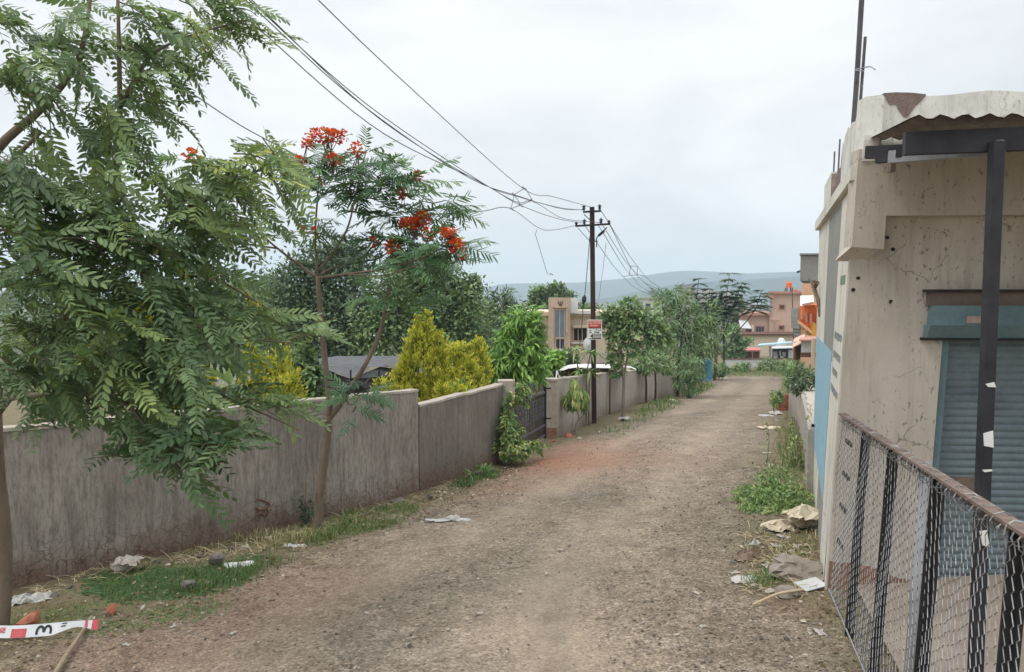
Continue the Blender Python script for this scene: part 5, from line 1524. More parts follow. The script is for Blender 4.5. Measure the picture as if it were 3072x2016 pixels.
# ================================================================== foliage materials
LM = {}
LM['senna'] = leafmat('senna_leaf', [(0, (.022, .046, .020)), (.35, (.064, .104, .046)), (.6, (.115, .165, .064)), (.8, (.165, .21, .068)), (.93, (.26, .27, .05)), (1, (.40, .33, .05))], .28)
LM['flame'] = leafmat('flame_leaf', [(0, (.020, .050, .027)), (.4, (.040, .088, .040)), (.75, (.080, .150, .052)), (1, (.16, .24, .06))], .25)
LM['dark'] = leafmat('dark_leaf', [(0, (.026, .048, .028)), (.5, (.052, .088, .048)), (1, (.105, .15, .080))], .15, .55, .3)
LM['midg'] = leafmat('mid_leaf', [(0, (.042, .074, .036)), (.5, (.090, .145, .060)), (1, (.19, .255, .105))], .22)
LM['bright'] = leafmat('bright_leaf', [(0, (.05, .11, .028)), (.5, (.11, .21, .045)), (1, (.22, .34, .09))], .3)
LM['gold'] = leafmat('golden_leaf', [(0, (.035, .060, .016)), (.35, (.105, .125, .022)), (.65, (.29, .30, .036)), (1, (.43, .40, .06))], .2, .6, .2)
LM['street'] = leafmat('street_leaf', [(0, (.050, .088, .044)), (.5, (.100, .165, .076)), (1, (.20, .27, .12))], .25)
LM['weed'] = leafmat('weed_leaf', [(0, (.045, .09, .03)), (.5, (.095, .165, .05)), (.8, (.19, .24, .09)), (1, (.32, .31, .12))], .25)
LM['bluegreen'] = leafmat('layered_leaf', [(0, (.018, .040, .028)), (.6, (.038, .078, .046)), (1, (.075, .13, .065))], .2)
BK = {}
BK['smooth'] = pmat('smooth_bark', (.095, .072, .053), (.20, .155, .115), 9, .9, .35, .006, stretch=(1, 1, .35), c3=(.135, .118, .085))
BK['dark'] = pmat('dark_bark', (.04, .03, .026), (.10, .08, .066), 8, .9, .4, .006, stretch=(1, 1, .4))
BK['young'] = pmat('green_bark', (.09, .085, .05), (.18, .165, .105), 10, .85, .3, .004, stretch=(1, 1, .4))
BK['pale'] = pmat('pale_bark', (.17, .14, .11), (.30, .26, .21), 9, .9, .3, .005, stretch=(1, 1, .4))
red_m = leafmat('red_petal', [(0, (.42, .015, .012)), (.6, (.66, .04, .02)), (.85, (.72, .14, .03)), (1, (.70, .42, .06))], .25)
yel_m = leafmat('yellow_petal', [(0, (.50, .30, .01)), (1, (.72, .55, .05))], .25)
SEN = [pinnate((8, 9, 8, 7, 9, 8)[s], (.40, .42, .34, .36, .44, .38)[s],   .090, .035, (.3, .55, .15, .7, .45, .25)[s], 58, s, .25) for s in range(6)]
FLA = [strips((9, 8, 10)[s], .44, .17, .027, (.3, .12, .5)[s], s) for s in range(3)]
LAN = lance(1, .24, .35, .2)
LANW = lance(1, .42, .25, .2)
LANN = lance(1, .17, .35, .2)
DIA = diamond(1, .55)


def tree(name, label, base, group=None, cat='tree'): return thing(name, label, cat, base, group)


# ================================================================== big senna on the left
b0 = G(10, 1885); b0[0] -= .035
sen = tree('senna_tree', 'large leafy tree with oval leaflets overhanging the grey wall at the far left', b0)
tb = NB()
q = limb(tb, [b0 - [0, 0, .15], P(14, 1720, 6.3), P(8, 1560, 6.25), P(-8, 1400, 6.2), P(-15, 1240, 6.1)], .062, .05, 12)
q = limb(tb, [P(-15, 1240, 6.1), P(-60, 900, 6.0), P(-70, 600, 5.9), P(-10, 450, 5.8), P(130, 320, 5.8), P(230, 190, 5.8), P(262, 60, 5.8), P(280, -80, 5.8)], .058, .008, 8)
limb(tb, [P(-15, 1240, 6.1), P(100, 1090, 6.0), P(220, 900, 5.8), P(330, 640, 5.7), P(357, 400, 5.7), P(358, 200, 5.7), P(352, -60, 5.7)], .045, .010, 8)
limb(tb, [P(220, 900, 5.8), P(380, 800, 5.7), P(560, 640, 5.8), P(720, 540, 5.9), P(860, 470, 6.0)], .026, .008, 6)
limb(tb, [P(100, 1090, 6.0), P(260, 1080, 5.6), P(430, 1040, 5.4), P(640, 1010, 5.4), P(880, 1030, 5.5)], .024, .006, 6)
limb(tb, [P(0, 1200, 6.05), P(170, 1180, 5.6), P(360, 1200, 5.3), P(470, 1330, 5.2), P(560, 1450, 5.15)], .024, .006, 6)
limb(tb, [P(360, 1200, 5.3), P(560, 1150, 5.4), P(740, 1220, 5.4), P(900, 1290, 5.45)], .016, .005, 5)
limb(tb, [P(357, 330, 5.7), P(440, 180, 5.8), P(560, 110, 5.9), P(740, 60, 6.0)], .016, .006, 5)
limb(tb, [P(-70, 620, 5.9), P(40, 480, 5.5), P(120, 400, 5.4)], .03, .012, 5)
limb(tb, [P(480, 850, 5.6), P(620, 830, 5.6), P(760, 900, 5.6), P(840, 950, 5.6)], .012, .005, 5)
limb(tb, [P(420, 1045, 5.4), P(560, 1130, 5.35), P(700, 1190, 5.35), P(760, 1240, 5.4)], .012, .005, 5)
tb.build('trunk', BK['smooth'], sen, True)
cr_ = NB(); tw = NB()
SB = [  # picture centre, radii, distance, twigs, droop (0 level .. 1 hanging), tone
    (40, 40, 110, 80, 5.4, 5, .35, .35), (120, 100, 110, 80, 5.6, 6, .4, .42), (250, 70, 110, 90, 5.8, 6, .4, .4), (420, 40, 100, 80, 5.9, 6, .4, .42), (560, 50, 90, 70, 6.0, 5, .4, .42), (700, 30, 70, 50, 6.0, 5, .25, .5), (735, 75, 45, 40, 6.0, 3, .4, .5),
    (600, 120, 70, 50, 6.0, 4, .7, .4), (500, 150, 80, 60, 5.9, 5, .7, .35), (400, 190, 90, 80, 5.8, 6, .6, .45), (430, 270, 60, 80, 5.8, 5, .7, .4), (230, 200, 110, 70, 5.7, 6, .4, .38), (70, 210, 110, 80, 5.4, 6, .4, .35), (120, 300, 110, 50, 5.4, 4, .4, .42), (320, 330, 60, 90, 5.6, 6, .7, .33), (350, 430, 60, 80, 5.6, 5, .8, .4), (270, 400, 40, 60, 5.6, 3, .8, .33), (120, 400, 60, 40, 5.4, 2, .9, .35),
    (30, 520, 110, 70, 5.3, 7, .4, .3), (60, 620, 120, 70, 5.2, 6, .4, .4), (180, 570, 120, 70, 5.5, 6, .4, .38), (300, 560, 90, 70, 5.5, 5, .5, .55), (350, 640, 120, 70, 5.4, 6, .5, .4), (500, 610, 90, 70, 5.6, 6, .5, .45), (600, 560, 90, 70, 5.7, 6, .55, .5), (700, 520, 90, 60, 5.8, 6, .5, .6), (770, 460, 60, 50, 5.9, 4, .5, .62), (720, 600, 90, 60, 5.8, 5, .7, .5), (620, 660, 100, 60, 5.7, 5, .6, .42), (840, 500, 40, 70, 5.9, 4, .9, .5), (760, 420, 40, 40, 5.9, 2, .1, .55),
    (80, 700, 140, 100, 5.2, 9, .4, .3), (260, 740, 140, 100, 5.3, 9, .45, .38), (430, 760, 120, 90, 5.4, 8, .5, .36), (560, 740, 90, 70, 5.6, 5, .6, .36), (80, 860, 140, 100, 5.2, 9, .4, .36), (260, 900, 150, 100, 5.2, 9, .5, .38), (440, 900, 130, 90, 5.3, 8, .6, .32), (590, 850, 90, 80, 5.6, 6, .7, .34), (660, 780, 50, 50, 5.7, 3, .9, .4),
    (100, 1020, 150, 100, 5.3, 9, .4, .36), (300, 1060, 150, 90, 5.2, 9, .55, .42), (480, 1050, 120, 90, 5.3, 8, .65, .40), (610, 990, 100, 60, 5.4, 6, .55, .42), (740, 940, 80, 40, 5.5, 4, .4, .40), (900, 975, 70, 26, 5.5, 2, .2, .5), (560, 1120, 110, 50, 5.3, 5, .6, .5), (400, 1160, 90, 50, 5.2, 5, .7, .5), (160, 1150, 120, 60, 5.4, 6, .6, .33), (30, 1130, 70, 80, 5.6, 6, .5, .22), (90, 1255, 70, 40, 5.8, 2, .5, .25),
    (420, 1265, 80, 50, 5.2, 5, .7, .2), (530, 1290, 90, 26, 5.15, 3, .2, .18), (490, 1335, 80, 26, 5.1, 5, .2, .12), (385, 1355, 60, 20, 5.1, 3, .0, .10), (640, 1330, 60, 22, 5.2, 3, .1, .18), (520, 1385, 36, 18, 5.1, 2, .1, .10), (770, 1200, 90, 20, 5.4, 4, .1, .38), (870, 1215, 35, 20, 5.4, 1, .3, .5), (670, 1265, 60, 18, 5.3, 2, .1, .4), (690, 1180, 50, 20, 5.3, 1, .2, .25)]
pos, dirs, ups, scs, tns, var = [], [], [], [], [], []
for (u, v, ru, rv, d, nt, dr, tn) in SB:
    dr *= .74
    for k in range(int(nt * (1.22 if 480 < v < 1180 and u < 520 else (.80 if v < 480 else .92)) + .5)):
        a = R.uniform(0, 6.283); rr = math.sqrt(R.random())
        dd = d + R.uniform(-.45, .45)
        c = P(u + ru * .8 * rr * math.cos(a), v + rv * .8 * rr * math.sin(a), dd)
        ax = U(np.array([R.gauss(.75, .5), R.gauss(0, .55), R.gauss(.25 - .95 * dr, .3)]))
        L = R.uniform(.22, .42); p0 = c - ax * L * .5
        sag = np.array([0, 0, -.12 * L])
        pts = np.array([p0 + ax * L * t + sag * (4 * t * t) for t in np.linspace(0, 1, 5)])
        tw.tube(pts, np.linspace(.006, .0025, 5), 4, .4, cap=False)
        n = R.randint(4, 7); sd = 1; tb_ = tn + .04 + R.uniform(-.16, .16)
        if R.random() < .05: tb_ = R.uniform(.62, .80)
        for j in range(n):
            t = .12 + .88 * j / (n - 1); sd = -sd
            p = p0 + ax * L * t + sag * 4 * t * t
            side = U(np.cross(ax, [0, 0, 1]) + 1e-3) * sd
            X = U(.55 * ax + .75 * side + np.array([0, 0, .1 - .7 * dr + R.gauss(0, .25)]) + np.array([R.gauss(0, .24), R.gauss(0, .24), 0]))
            if j == n - 1: X = U(ax + [0, 0, -.4 * dr])
            p = p - X * .09 + [0, 0, .05]
            pos.append(p); dirs.append(X); ups.append(U(np.array([R.gauss(0, .4), R.gauss(-.2 - .75 * dr, .4), 1.0 - .45 * dr]))); scs.append(R.uniform(.48, 1.02)); tns.append(min(1, max(0, tb_ + R.uniform(-.09, .09)))); var.append(R.randrange(6))
pos, dirs, ups, scs, tns, var = map(np.array, (pos, dirs, ups, scs, tns, var))
fr_ = frames(dirs, ups)
for k in range(6):
    s_ = var == k; cr_.inst(SEN[k][0], SEN[k][1], fr_[s_], pos[s_], scs[s_], tns[s_])
cr_.build('crown', LM['senna'], sen); tw.build('twig_sprays', BK['young'], sen)
for k, (u, v, d) in enumerate(((744, 905, 5.6), (775, 922, 5.55), (448, 958, 5.1), (420, 935, 5.15), (268, 1062, 5.0), (640, 1150, 5.3))):
    b = NB(); c = P(u, v, d); n = 26; X = rdir(n) + [0, 0, .6]; b.inst(*LANW, frames(X), c + rdir(n) * rng.random((n, 1)) ** .5 * [.04, .03, .07], .028 * rng.uniform(.7, 1.3, n), rng.random(n)); b.build('blossoms', yel_m, sen)

# ================================================================== flame tree in front of the wall
fb = G(952, 1592); DF = fb[1]
fl_ = tree('flame_tree', 'slender forked tree with clusters of red flowers growing in front of the grey wall', fb)
tb = NB(); px_ = .66 * DF / F
limb(tb, [fb - [0, 0, .15], P(957, 1520, DF), P(968, 1420, DF), P(980, 1330, DF), P(986, 1245, DF)], 21 * px_, 17 * px_, 12)
limb(tb, [P(986, 1250, DF), P(988, 1190, DF), P(978, 1110, DF), P(967, 1000, DF), P(958, 900, DF), P(953, 828, DF)], 15 * px_, 10.5 * px_, 10)
limb(tb, [P(987, 1256, DF), P(1020, 1215, DF), P(1060, 1150, DF - .05), P(1098, 1090, DF - .1), P(1135, 1010, DF), P(1156, 930, DF), P(1166, 862, DF)], 13 * px_, 7.5 * px_, 9)
limb(tb, [P(953, 832, DF), P(905, 800, DF), P(832, 745, DF - .2), P(770, 690, DF - .5)], 8.5 * px_, 3 * px_, 7)
limb(tb, [P(832, 745, DF - .2), P(760, 735, DF - .3), P(690, 722, DF - .5), P(620, 705, DF - .7)], 5 * px_, 2 * px_, 6)
limb(tb, [P(953, 830, DF), P(945, 720, DF), P(952, 600, DF + .1), P(962, 500, DF + .1), P(985, 430, DF)], 6.5 * px_, 2 * px_, 7)
limb(tb, [P(955, 812, DF), P(1000, 757, DF - .1), P(1040, 690, DF - .2), P(1062, 610, DF - .2), P(1080, 520, DF - .1), P(1100, 450, DF)], 6.5 * px_, 2 * px_, 7)
limb(tb, [P(955, 828, DF), P(1005, 802, DF + .2), P(1080, 786, DF + .4), P(1160, 760, DF + .5), P(1250, 640, DF + .4), P(1280, 560, DF + .3)], 6.5 * px_, 2 * px_, 7)
limb(tb, [P(954, 834, DF), P(1040, 822, DF - .2), P(1160, 805, DF - .4), P(1280, 768, DF - .4), P(1370, 715, DF - .3)], 6.5 * px_, 2.2 * px_, 7)
limb(tb, [P(1040, 822, DF - .2), P(1150, 826, DF - .5), P(1250, 795, DF - .6)], 4 * px_, 1.5 * px_, 6)
limb(tb, [P(1035, 1195, DF), P(1055, 1215, DF - .1), P(1085, 1180, DF - .15)], 4 * px_, 1.2 * px_, 5)
tb.build('trunk', BK['smooth'], fl_, True)
FB = [(940, 480, 70, 45, 0, 9, .3), (1010, 520, 90, 50, -.1, 13, .35), (1090, 470, 60, 60, 0, 10, .4), (1130, 520, 70, 50, 0, 10, .4), (1060, 570, 80, 40, -.1, 10, .3), (960, 570, 60, 30, .1, 5, .3), (1190, 560, 80, 50, .2, 10, .42), (1260, 520, 60, 40, .3, 6, .55), (1300, 600, 70, 60, .3, 9, .4), (1220, 640, 80, 40, .3, 10, .35), (1340, 620, 40, 30, .2, 4, .4), (1180, 730, 80, 45, .2, 12, .3), (1120, 760, 70, 30, .3, 8, .3), (1270, 730, 80, 40, -.2, 10, .35), (1350, 720, 50, 40, -.3, 7, .4), (1360, 780, 40, 30, -.3, 3, .3), (1240, 790, 70, 30, -.5, 6, .35), (1160, 870, 70, 30, 0, 6, .6), (1220, 890, 60, 34, 0, 6, .55), (1110, 875, 50, 20, .1, 4, .7), (1260, 855, 40, 24, .1, 3, .5), (915, 690, 40, 30, -.1, 4, .3), (990, 700, 30, 25, 0, 2, .3), (930, 640, 30, 15, 0, 2, .2), (870, 480, 50, 30, -.3, 4, .4), (560, 470, 50, 30, -.7, 5, .45), (640, 560, 60, 40, -.6, 6, .3), (690, 670, 80, 40, -.5, 8, .3), (600, 700, 60, 30, -.6, 5, .25), (1065, 1175, 50, 30, -.2, 4, .4), (1095, 1140, 36, 24, -.2, 3, .4), (1060, 1225, 24, 20, -.3, 2, .3), (1150, 640, 50, 30, .2, 5, .3)]
pos, dirs, ups, scs, tns, var = [], [], [], [], [], []
tw = NB()
for (u, v, ru, rv, dd, n, tn) in FB:
    c = P(u, v, DF + dd)
    for j in range(int(n * 1.75)):
        a = R.uniform(0, 6.283); rr = math.sqrt(R.random()); p = P(u + ru * .6 * rr * math.cos(a), v + rv * .7 * rr * math.sin(a) + 12, DF + dd + R.uniform(-.3, .3))
        X = U(np.array([math.cos(a) * 1.0 + R.gauss(0, .3), R.gauss(-.1, .6), R.gauss(.14, .3)]))
        pos.append(p); dirs.append(X); ups.append(U(np.array([R.gauss(0, .3), R.gauss(-.38, .3), 1]))); scs.append(R.uniform(.65, 1.0)); tns.append(min(1, max(0, tn + R.uniform(-.22, .25)))); var.append(R.randrange(3))
    for j in range(3):
        a = R.uniform(0, 6.283); e_ = P(u + ru * .6 * math.cos(a), v + rv * .5 * math.sin(a), DF + dd); tw.tube([c + (e_ - c) * t + [0, 0, -.04 * (1 - t)] for t in (0, .5, 1)], [.008, .006, .003], 4, .3, False)
pos, dirs, ups, scs, tns, var = map(np.array, (pos, dirs, ups, scs, tns, var)); fr_ = frames(dirs, ups); cr_ = NB()
for k in range(3): s_ = var == k; cr_.inst(FLA[k][0], FLA[k][1], fr_[s_], pos[s_], scs[s_], tns[s_])
cr_.build('crown', LM['flame'], fl_); tw.build('twig_sprays', BK['young'], fl_)
PET = diamond(1, .95, .3)
for (u, v, ru, rv, dd, n) in [(985, 408, 62, 20, -.1, 120), (922, 432, 16, 13, -.15, 26), (1000, 480, 26, 12, -.3, 36), (892, 485, 22, 16, -.3, 34), (1070, 448, 18, 18, -.2, 24), (1240, 672, 40, 17, -.1, 90), (1268, 655, 22, 22, -.1, 44), (1178, 740, 20, 20, -.2, 46), (1345, 702, 28, 16, -.4, 50), (1368, 735, 26, 20, -.45, 56), (1253, 530, 10, 10, .1, 12), (1205, 582, 12, 14, 0, 16), (1284, 700, 10, 20, -.2, 16), (575, 468, 22, 14, -.8, 22), (592, 500, 10, 8, -.8, 10), (908, 690, 8, 10, -.2, 9), (944, 700, 6, 14, -.1, 8), (1120, 725, 14, 8, 0, 10), (733, 680, 6, 7, -.6, 7), (1390, 765, 8, 10, -.4, 8), (962, 545, 8, 8, -.1, 6)]:
    n = n * 2; b = NB(); c = P(u, v, DF + dd); k = DF / F; d_ = rdir(n); p = c + d_ * (rng.random((n, 1)) ** .45) * np.array([ru * k, .5 * (ru + rv) * k, rv * k])
    b.inst(*PET, frames(d_ + .8 * rdir(n) + [0, 0, .3]), p, .052 * rng.uniform(.6, 1.25, n), np.clip(rng.normal(.42, .22, n) + (rng.random(n) < .08) * .5, 0, 1)); b.build('blossoms', red_m, fl_)
    b = NB() 
    for j in range(max(1, n // 16)):
        e_ = p[R.randrange(n)]; b.tube([c - [R.uniform(-.05, .05), 0, rv * k + .12], e_ * .5 + (c - [0, 0, rv * k]) * .5, e_], [.005, .004, .003], 4, .4, False)
    b.build('stalk_sprays', BK['young'], fl_)

# ================================================================== generic garden and street trees


def ctree(name, label, base, blobs, leaf, size, mat, bark, r0, dens=1.0, trunk=None, group=None, limbs=True, k=7, cat='tree', **kw):
    """trunk rises from base to the blobs; the crown is leaf clumps through the blobs"""
    rt = tree(name, label, base, group, cat); tb_ = NB(); c0 = sum(q[0] for q in blobs) / len(blobs)
    top = np.array([c0[0] * .6 + base[0] * .4, c0[1], c0[2]])
    if trunk is None: trunk = [base - [0, 0, .15], base * .5 + top * .5 + [rng.normal() * .04, 0, 0], top]
    else: top = np.asarray(trunk[-1])
    limb(tb_, trunk, r0, r0 * .55, k)
    if limbs:
        for c, r3, n in blobs[:14]:
            limb(tb_, [top - [0, 0, .1 * abs(r3[2])], (top + c) / 2 + [0, 0, -.1 * r3[2]], c], r0 * .45, r0 * .12, 5)
    tb_.build('trunk', bark, rt, True); cb = NB(); spray(cb, blobs, dens, leaf, size, **kw); cb.build('crown', mat, rt)
    return rt


def B(d, lst): return [blobpx(u, v, ru, rv, d + (q[0] if q else 0), n) for (u, v, ru, rv, n, *q) in lst]


def gp_(u, d): x = P(u, 900, d)[0]; return np.array([x, d, gzv(x, d)])


# dark trees behind the garden
ctree('broadleaf_tree', 'tall dark green tree right behind the flame tree trunk', gp_(1000, 32), B(32, [(960, 780, 75, 55, 900), (900, 860, 80, 80, 1300), (1010, 850, 90, 90, 1500), (950, 950, 110, 90, 1700), (1060, 960, 90, 90, 1500), (880, 990, 70, 70, 900), (990, 1040, 110, 60, 1200), (1040, 760, 60, 40, 600)]), DIA, .19, LM['dark'], BK['dark'], .18, 1.9, tone=(.0, 1), rnd=1.0, spread=.4)
ctree('broadleaf_tree', 'broad mid green tree with windblown twigs right of the flowering tree', gp_(1270, 31), B(31, [(1210, 830, 80, 60, 1100), (1300, 830, 70, 60, 1000), (1250, 910, 100, 80, 1700), (1340, 910, 90, 80, 1500), (1400, 880, 45, 45, 500), (1180, 960, 80, 80, 1200), (1390, 980, 80, 80, 1100), (1290, 1010, 120, 70, 1500), (1120, 1000, 70, 70, 900), (1260, 770, 30, 25, 200), (1425, 850, 14, 25, 90), (1340, 845, 20, 30, 150)]), DIA, .19, LM['midg'], BK['dark'], .18, 1.8, tone=(.0, .9), rnd=1.0, spread=.42)
ctree('broadleaf_tree', 'pale green round topped tree left of the flowering tree trunk', gp_(770, 36), B(36, [(720, 890, 60, 45, 800), (790, 880, 70, 50, 900), (850, 900, 60, 50, 800), (700, 960, 80, 70, 1100), (800, 970, 90, 70, 1300), (870, 980, 60, 60, 800), (760, 1050, 120, 50, 1200), (650, 900, 40, 40, 300)]), DIA, .19, LM['midg'], BK['dark'], .16, 2.1, tone=(.35, 1), rnd=1.0, spread=.34)
ctree('broadleaf_tree', 'dark tree mostly hidden behind the big overhanging tree at left', gp_(420, 33), B(33, [(300, 900, 150, 90, 1200), (480, 930, 130, 80, 1200), (150, 920, 150, 100, 1000), (350, 1040, 250, 70, 1500), (600, 1000, 80, 70, 800)]), DIA, .22, LM['dark'], BK['dark'], .18, 1.6, tone=(.1, .9), rnd=1.0, spread=.34)
ctree('acacia_tree', 'wispy feathery tree between the dark trees and the cream house', gp_(1500, 38), B(38, [(1440, 950, 60, 40, 500), (1500, 920, 50, 40, 450), (1470, 1000, 90, 60, 900), (1540, 980, 60, 60, 500), (1515, 890, 25, 20, 120), (1420, 1040, 80, 50, 700)]), LAN, .30, LM['dark'], BK['dark'], .1, 1.5, tone=(.2, .9), down=.1, spread=.4, out=.9)
ctree('broadleaf_tree', 'green twin crowned tree rising behind the cream house roof', gp_(1650, 66), B(66, [(1615, 885, 24, 24, 420), (1640, 900, 30, 26, 500), (1672, 880, 28, 26, 460), (1695, 900, 26, 26, 400), (1655, 925, 60, 30, 600), (1610, 920, 25, 30, 300), (1760, 925, 40, 16, 250), (1720, 925, 30, 20, 250)]), DIA, .34, LM['midg'], BK['dark'], .16, 1.7, tone=(.1, .8), rnd=1.0)

# golden and bright garden shrubs
UPL = lance(1, .34, -.1, .25)


def golden(label, base, cones, d, grp='golden conifers in the garden'):
    rt = thing('golden_conifer', label, 'shrub', base, grp); tb_ = NB(); cb = NB()
    for (u, vb, vt, rb, n, dz) in cones:
        pb, ptp_ = P(u, vb, d + dz), P(u, vt, d + dz); k = d / F; H_ = ptp_[2] - pb[2]
        tb_.tube([pb - [0, 0, .1], ptp_ - [0, 0, .1]], [.04, .012], 6)
        m = n // 16; t = rng.random(m) ** 1.25; a = rng.uniform(0, 6.283, m); rr = rb * k * (1 - t) ** .8 * np.sqrt(rng.uniform(.3, 1.15, m)) * (.62 + .75 * fbm(a * 1.1 + u, t * 7, int(u), 2))
        cc = np.stack([pb[0] + rr * np.cos(a), pb[1] + rr * np.sin(a), pb[2] + t * H_], 1)
        outw = np.stack([np.cos(a), np.sin(a), np.full(m, 1.5)], 1); outw /= np.linalg.norm(outw, axis=1)[:, None]
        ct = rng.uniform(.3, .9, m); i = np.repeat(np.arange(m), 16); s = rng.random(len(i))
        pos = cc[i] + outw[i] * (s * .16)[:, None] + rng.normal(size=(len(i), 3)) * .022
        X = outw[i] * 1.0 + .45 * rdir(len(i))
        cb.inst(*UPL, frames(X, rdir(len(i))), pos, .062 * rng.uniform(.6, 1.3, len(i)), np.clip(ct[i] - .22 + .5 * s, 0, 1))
    tb_.build('trunk', BK['dark'], rt); cb.build('crown', LM['gold'], rt); return rt


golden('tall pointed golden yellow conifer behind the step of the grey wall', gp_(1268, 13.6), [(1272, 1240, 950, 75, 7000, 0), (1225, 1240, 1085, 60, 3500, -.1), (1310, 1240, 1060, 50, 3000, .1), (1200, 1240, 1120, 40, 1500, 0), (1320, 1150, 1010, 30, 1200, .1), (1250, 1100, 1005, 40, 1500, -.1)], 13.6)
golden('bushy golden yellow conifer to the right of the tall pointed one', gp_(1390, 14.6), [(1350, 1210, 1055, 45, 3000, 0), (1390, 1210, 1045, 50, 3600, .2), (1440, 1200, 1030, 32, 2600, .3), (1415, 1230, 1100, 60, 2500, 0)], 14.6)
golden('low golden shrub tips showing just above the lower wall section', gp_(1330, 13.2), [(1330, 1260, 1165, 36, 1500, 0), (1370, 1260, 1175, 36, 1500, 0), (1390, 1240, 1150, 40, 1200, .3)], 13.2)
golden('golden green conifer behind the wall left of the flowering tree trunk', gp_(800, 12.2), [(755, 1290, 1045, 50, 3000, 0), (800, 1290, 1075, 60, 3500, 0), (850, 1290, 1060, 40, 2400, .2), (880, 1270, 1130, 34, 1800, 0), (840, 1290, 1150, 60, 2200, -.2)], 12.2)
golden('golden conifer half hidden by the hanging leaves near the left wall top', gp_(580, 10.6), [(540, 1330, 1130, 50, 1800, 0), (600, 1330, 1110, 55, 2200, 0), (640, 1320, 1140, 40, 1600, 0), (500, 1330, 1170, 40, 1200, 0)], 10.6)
golden('tiny golden sprig poking over the wall in front of the tent', gp_(1143, 12.4), [(1143, 1215, 1152, 13, 260, 0)], 12.4)
# pale leafy sprigs left of the tall conifer, oleander-like light green shrub, garden greens
ctree('oleander_shrub', 'bright light green shrub with long narrow leaves behind the wall near the gate', gp_(1550, 16.8), B(16.8, [(1585, 945, 22, 22, 130), (1560, 965, 30, 24, 170), (1600, 985, 26, 30, 190), (1525, 975, 20, 20, 90), (1530, 1030, 36, 30, 260), (1590, 1040, 30, 34, 240), (1505, 1080, 30, 34, 240), (1560, 1095, 40, 36, 320), (1610, 1105, 24, 28, 150), (1490, 1130, 36, 24, 220), (1540, 1150, 44, 20, 220), (1475, 1090, 14, 30, 90)]), LAN, .21, LM['bright'], BK['young'], .04, 1.45, tone=(.15, .95), down=.45, out=.9, rnd=.7, per=8, cat='shrub', spread=.48)
ctree('garden_shrub', 'yellowish green bushy shrub beside the gate pillar behind the wall', gp_(1640, 19), B(19, [(1640, 1085, 26, 24, 160), (1615, 1110, 30, 24, 160), (1665, 1075, 24, 20, 120), (1600, 1090, 24, 24, 100)]), LANW, .17, LM['bright'], BK['young'], .03, 2, tone=(.4, 1), down=.2, per=8, cat='shrub')
ctree('garden_shrub', 'dark green leafy shrub in shadow behind the motorbike', gp_(1670, 26), B(26, [(1660, 1085, 40, 26, 300), (1700, 1078, 34, 20, 260), (1640, 1110, 40, 20, 200), (1700, 1118, 60, 10, 200)]), DIA, .16, LM['dark'], BK['young'], .04, 2, tone=(.2, .9), cat='shrub')
ctree('hedge', 'dark green leafy hedge under the white tarpaulin canopy', gp_(1770, 26.5), B(26.5, [(1730, 1122, 30, 14, 250), (1790, 1122, 40, 14, 300), (1840, 1118, 30, 14, 250)]), DIA, .12, LM['weed'], BK['young'], .03, 2, tone=(.1, .6), cat='hedge', limbs=False)
ctree('garden_shrub', 'glossy deep green shrub behind the wall between the golden conifers and the trunk', gp_(920, 13.5), B(13.5, [(910, 1080, 30, 40, 260), (930, 1130, 35, 40, 300), (900, 1180, 30, 40, 200), (940, 1190, 40, 30, 150)]), LANW, .14, LM['midg'], BK['young'], .03, 2, tone=(.1, .7), cat='shrub')
ctree('garden_shrub', 'broad leaved green plant between low golden shrubs on the wall top', gp_(1400, 13.6), B(13.6, [(1400, 1185, 40, 18, 70), (1365, 1190, 24, 14, 40)]), LANW, .22, LM['bright'], BK['young'], .02, 1.3, tone=(.1, .6), up=.5, cat='shrub')
ctree('garden_shrub', 'large leaved plant with long drooping leaves behind the left wall', gp_(700, 9.8), [(P(712, 1140, 9.8), (.16, .16, .12), 12)], lance(1, .22, .6, .25), .42, LM['midg'], BK['young'], .02, 1, tone=(.2, .7), up=.45, spread=.1, cat='shrub', per=12)
# rosette plant behind wall by the pole
rp = thing('rosette_plant', 'plant with two rosettes of long narrow yellow green leaves beside the pole behind the wall', 'shrub', gp_(1745, 20.8)); tb_ = NB(); cb = NB()
RL = lance(1, .17, .75, .2)
for (u, v, ub, n) in ((1727, 1050, 1735, 26), (1772, 1058, 1760, 34), (1770, 1115, 1768, 16), (1735, 1112, 1738, 10)):
    c = P(u, v, 20.8); g = gp_(ub, 20.8); limb(tb_, [g, P(ub, 1130, 20.8), c], .022, .014, 6); a = rng.uniform(0, 6.283, n); X = np.stack([np.cos(a), np.sin(a), rng.uniform(-.1, 1.0, n)], 1)
    cb.inst(*RL, frames(X), np.tile(c, (n, 1)), .40 * rng.uniform(.7, 1.15, n), rng.uniform(.45, .85, n))
tb_.build('stem', BK['young'], rp); cb.build('leaves', LM['weed'], rp)
# creeper on the gate pillar
cp = thing('creeper', 'bushy green creeper covering the wall end and spilling beside the iron gate', 'climbing plant', G(1530, 1395)); cb = NB(); tb_ = NB()
CB = B(14.2, [(1530, 1210, 18, 34, 110, -.1), (1522, 1260, 22, 34, 190, -.2), (1522, 1310, 28, 34, 280, -.3), (1540, 1350, 42, 24, 300, -.4), (1572, 1345, 28, 20, 140, -.2), (1552, 1290, 18, 24, 90, .0), (1555, 1190, 20, 18, 80, .2), (1580, 1200, 16, 16, 40, .3), (1560, 1165, 22, 16, 80, .2), (1500, 1340, 14, 26, 80, -.3), (1605, 1335, 18, 10, 70, 0), (1622, 1345, 10, 14, 30, .2), (1515, 1180, 14, 26, 40, .1), (1585, 1160, 22, 16, 60, .3)])
spray(cb, CB, 1.6, LANW, .085, tone=(.15, .95), down=.35, out=.8, rnd=.6, per=7)
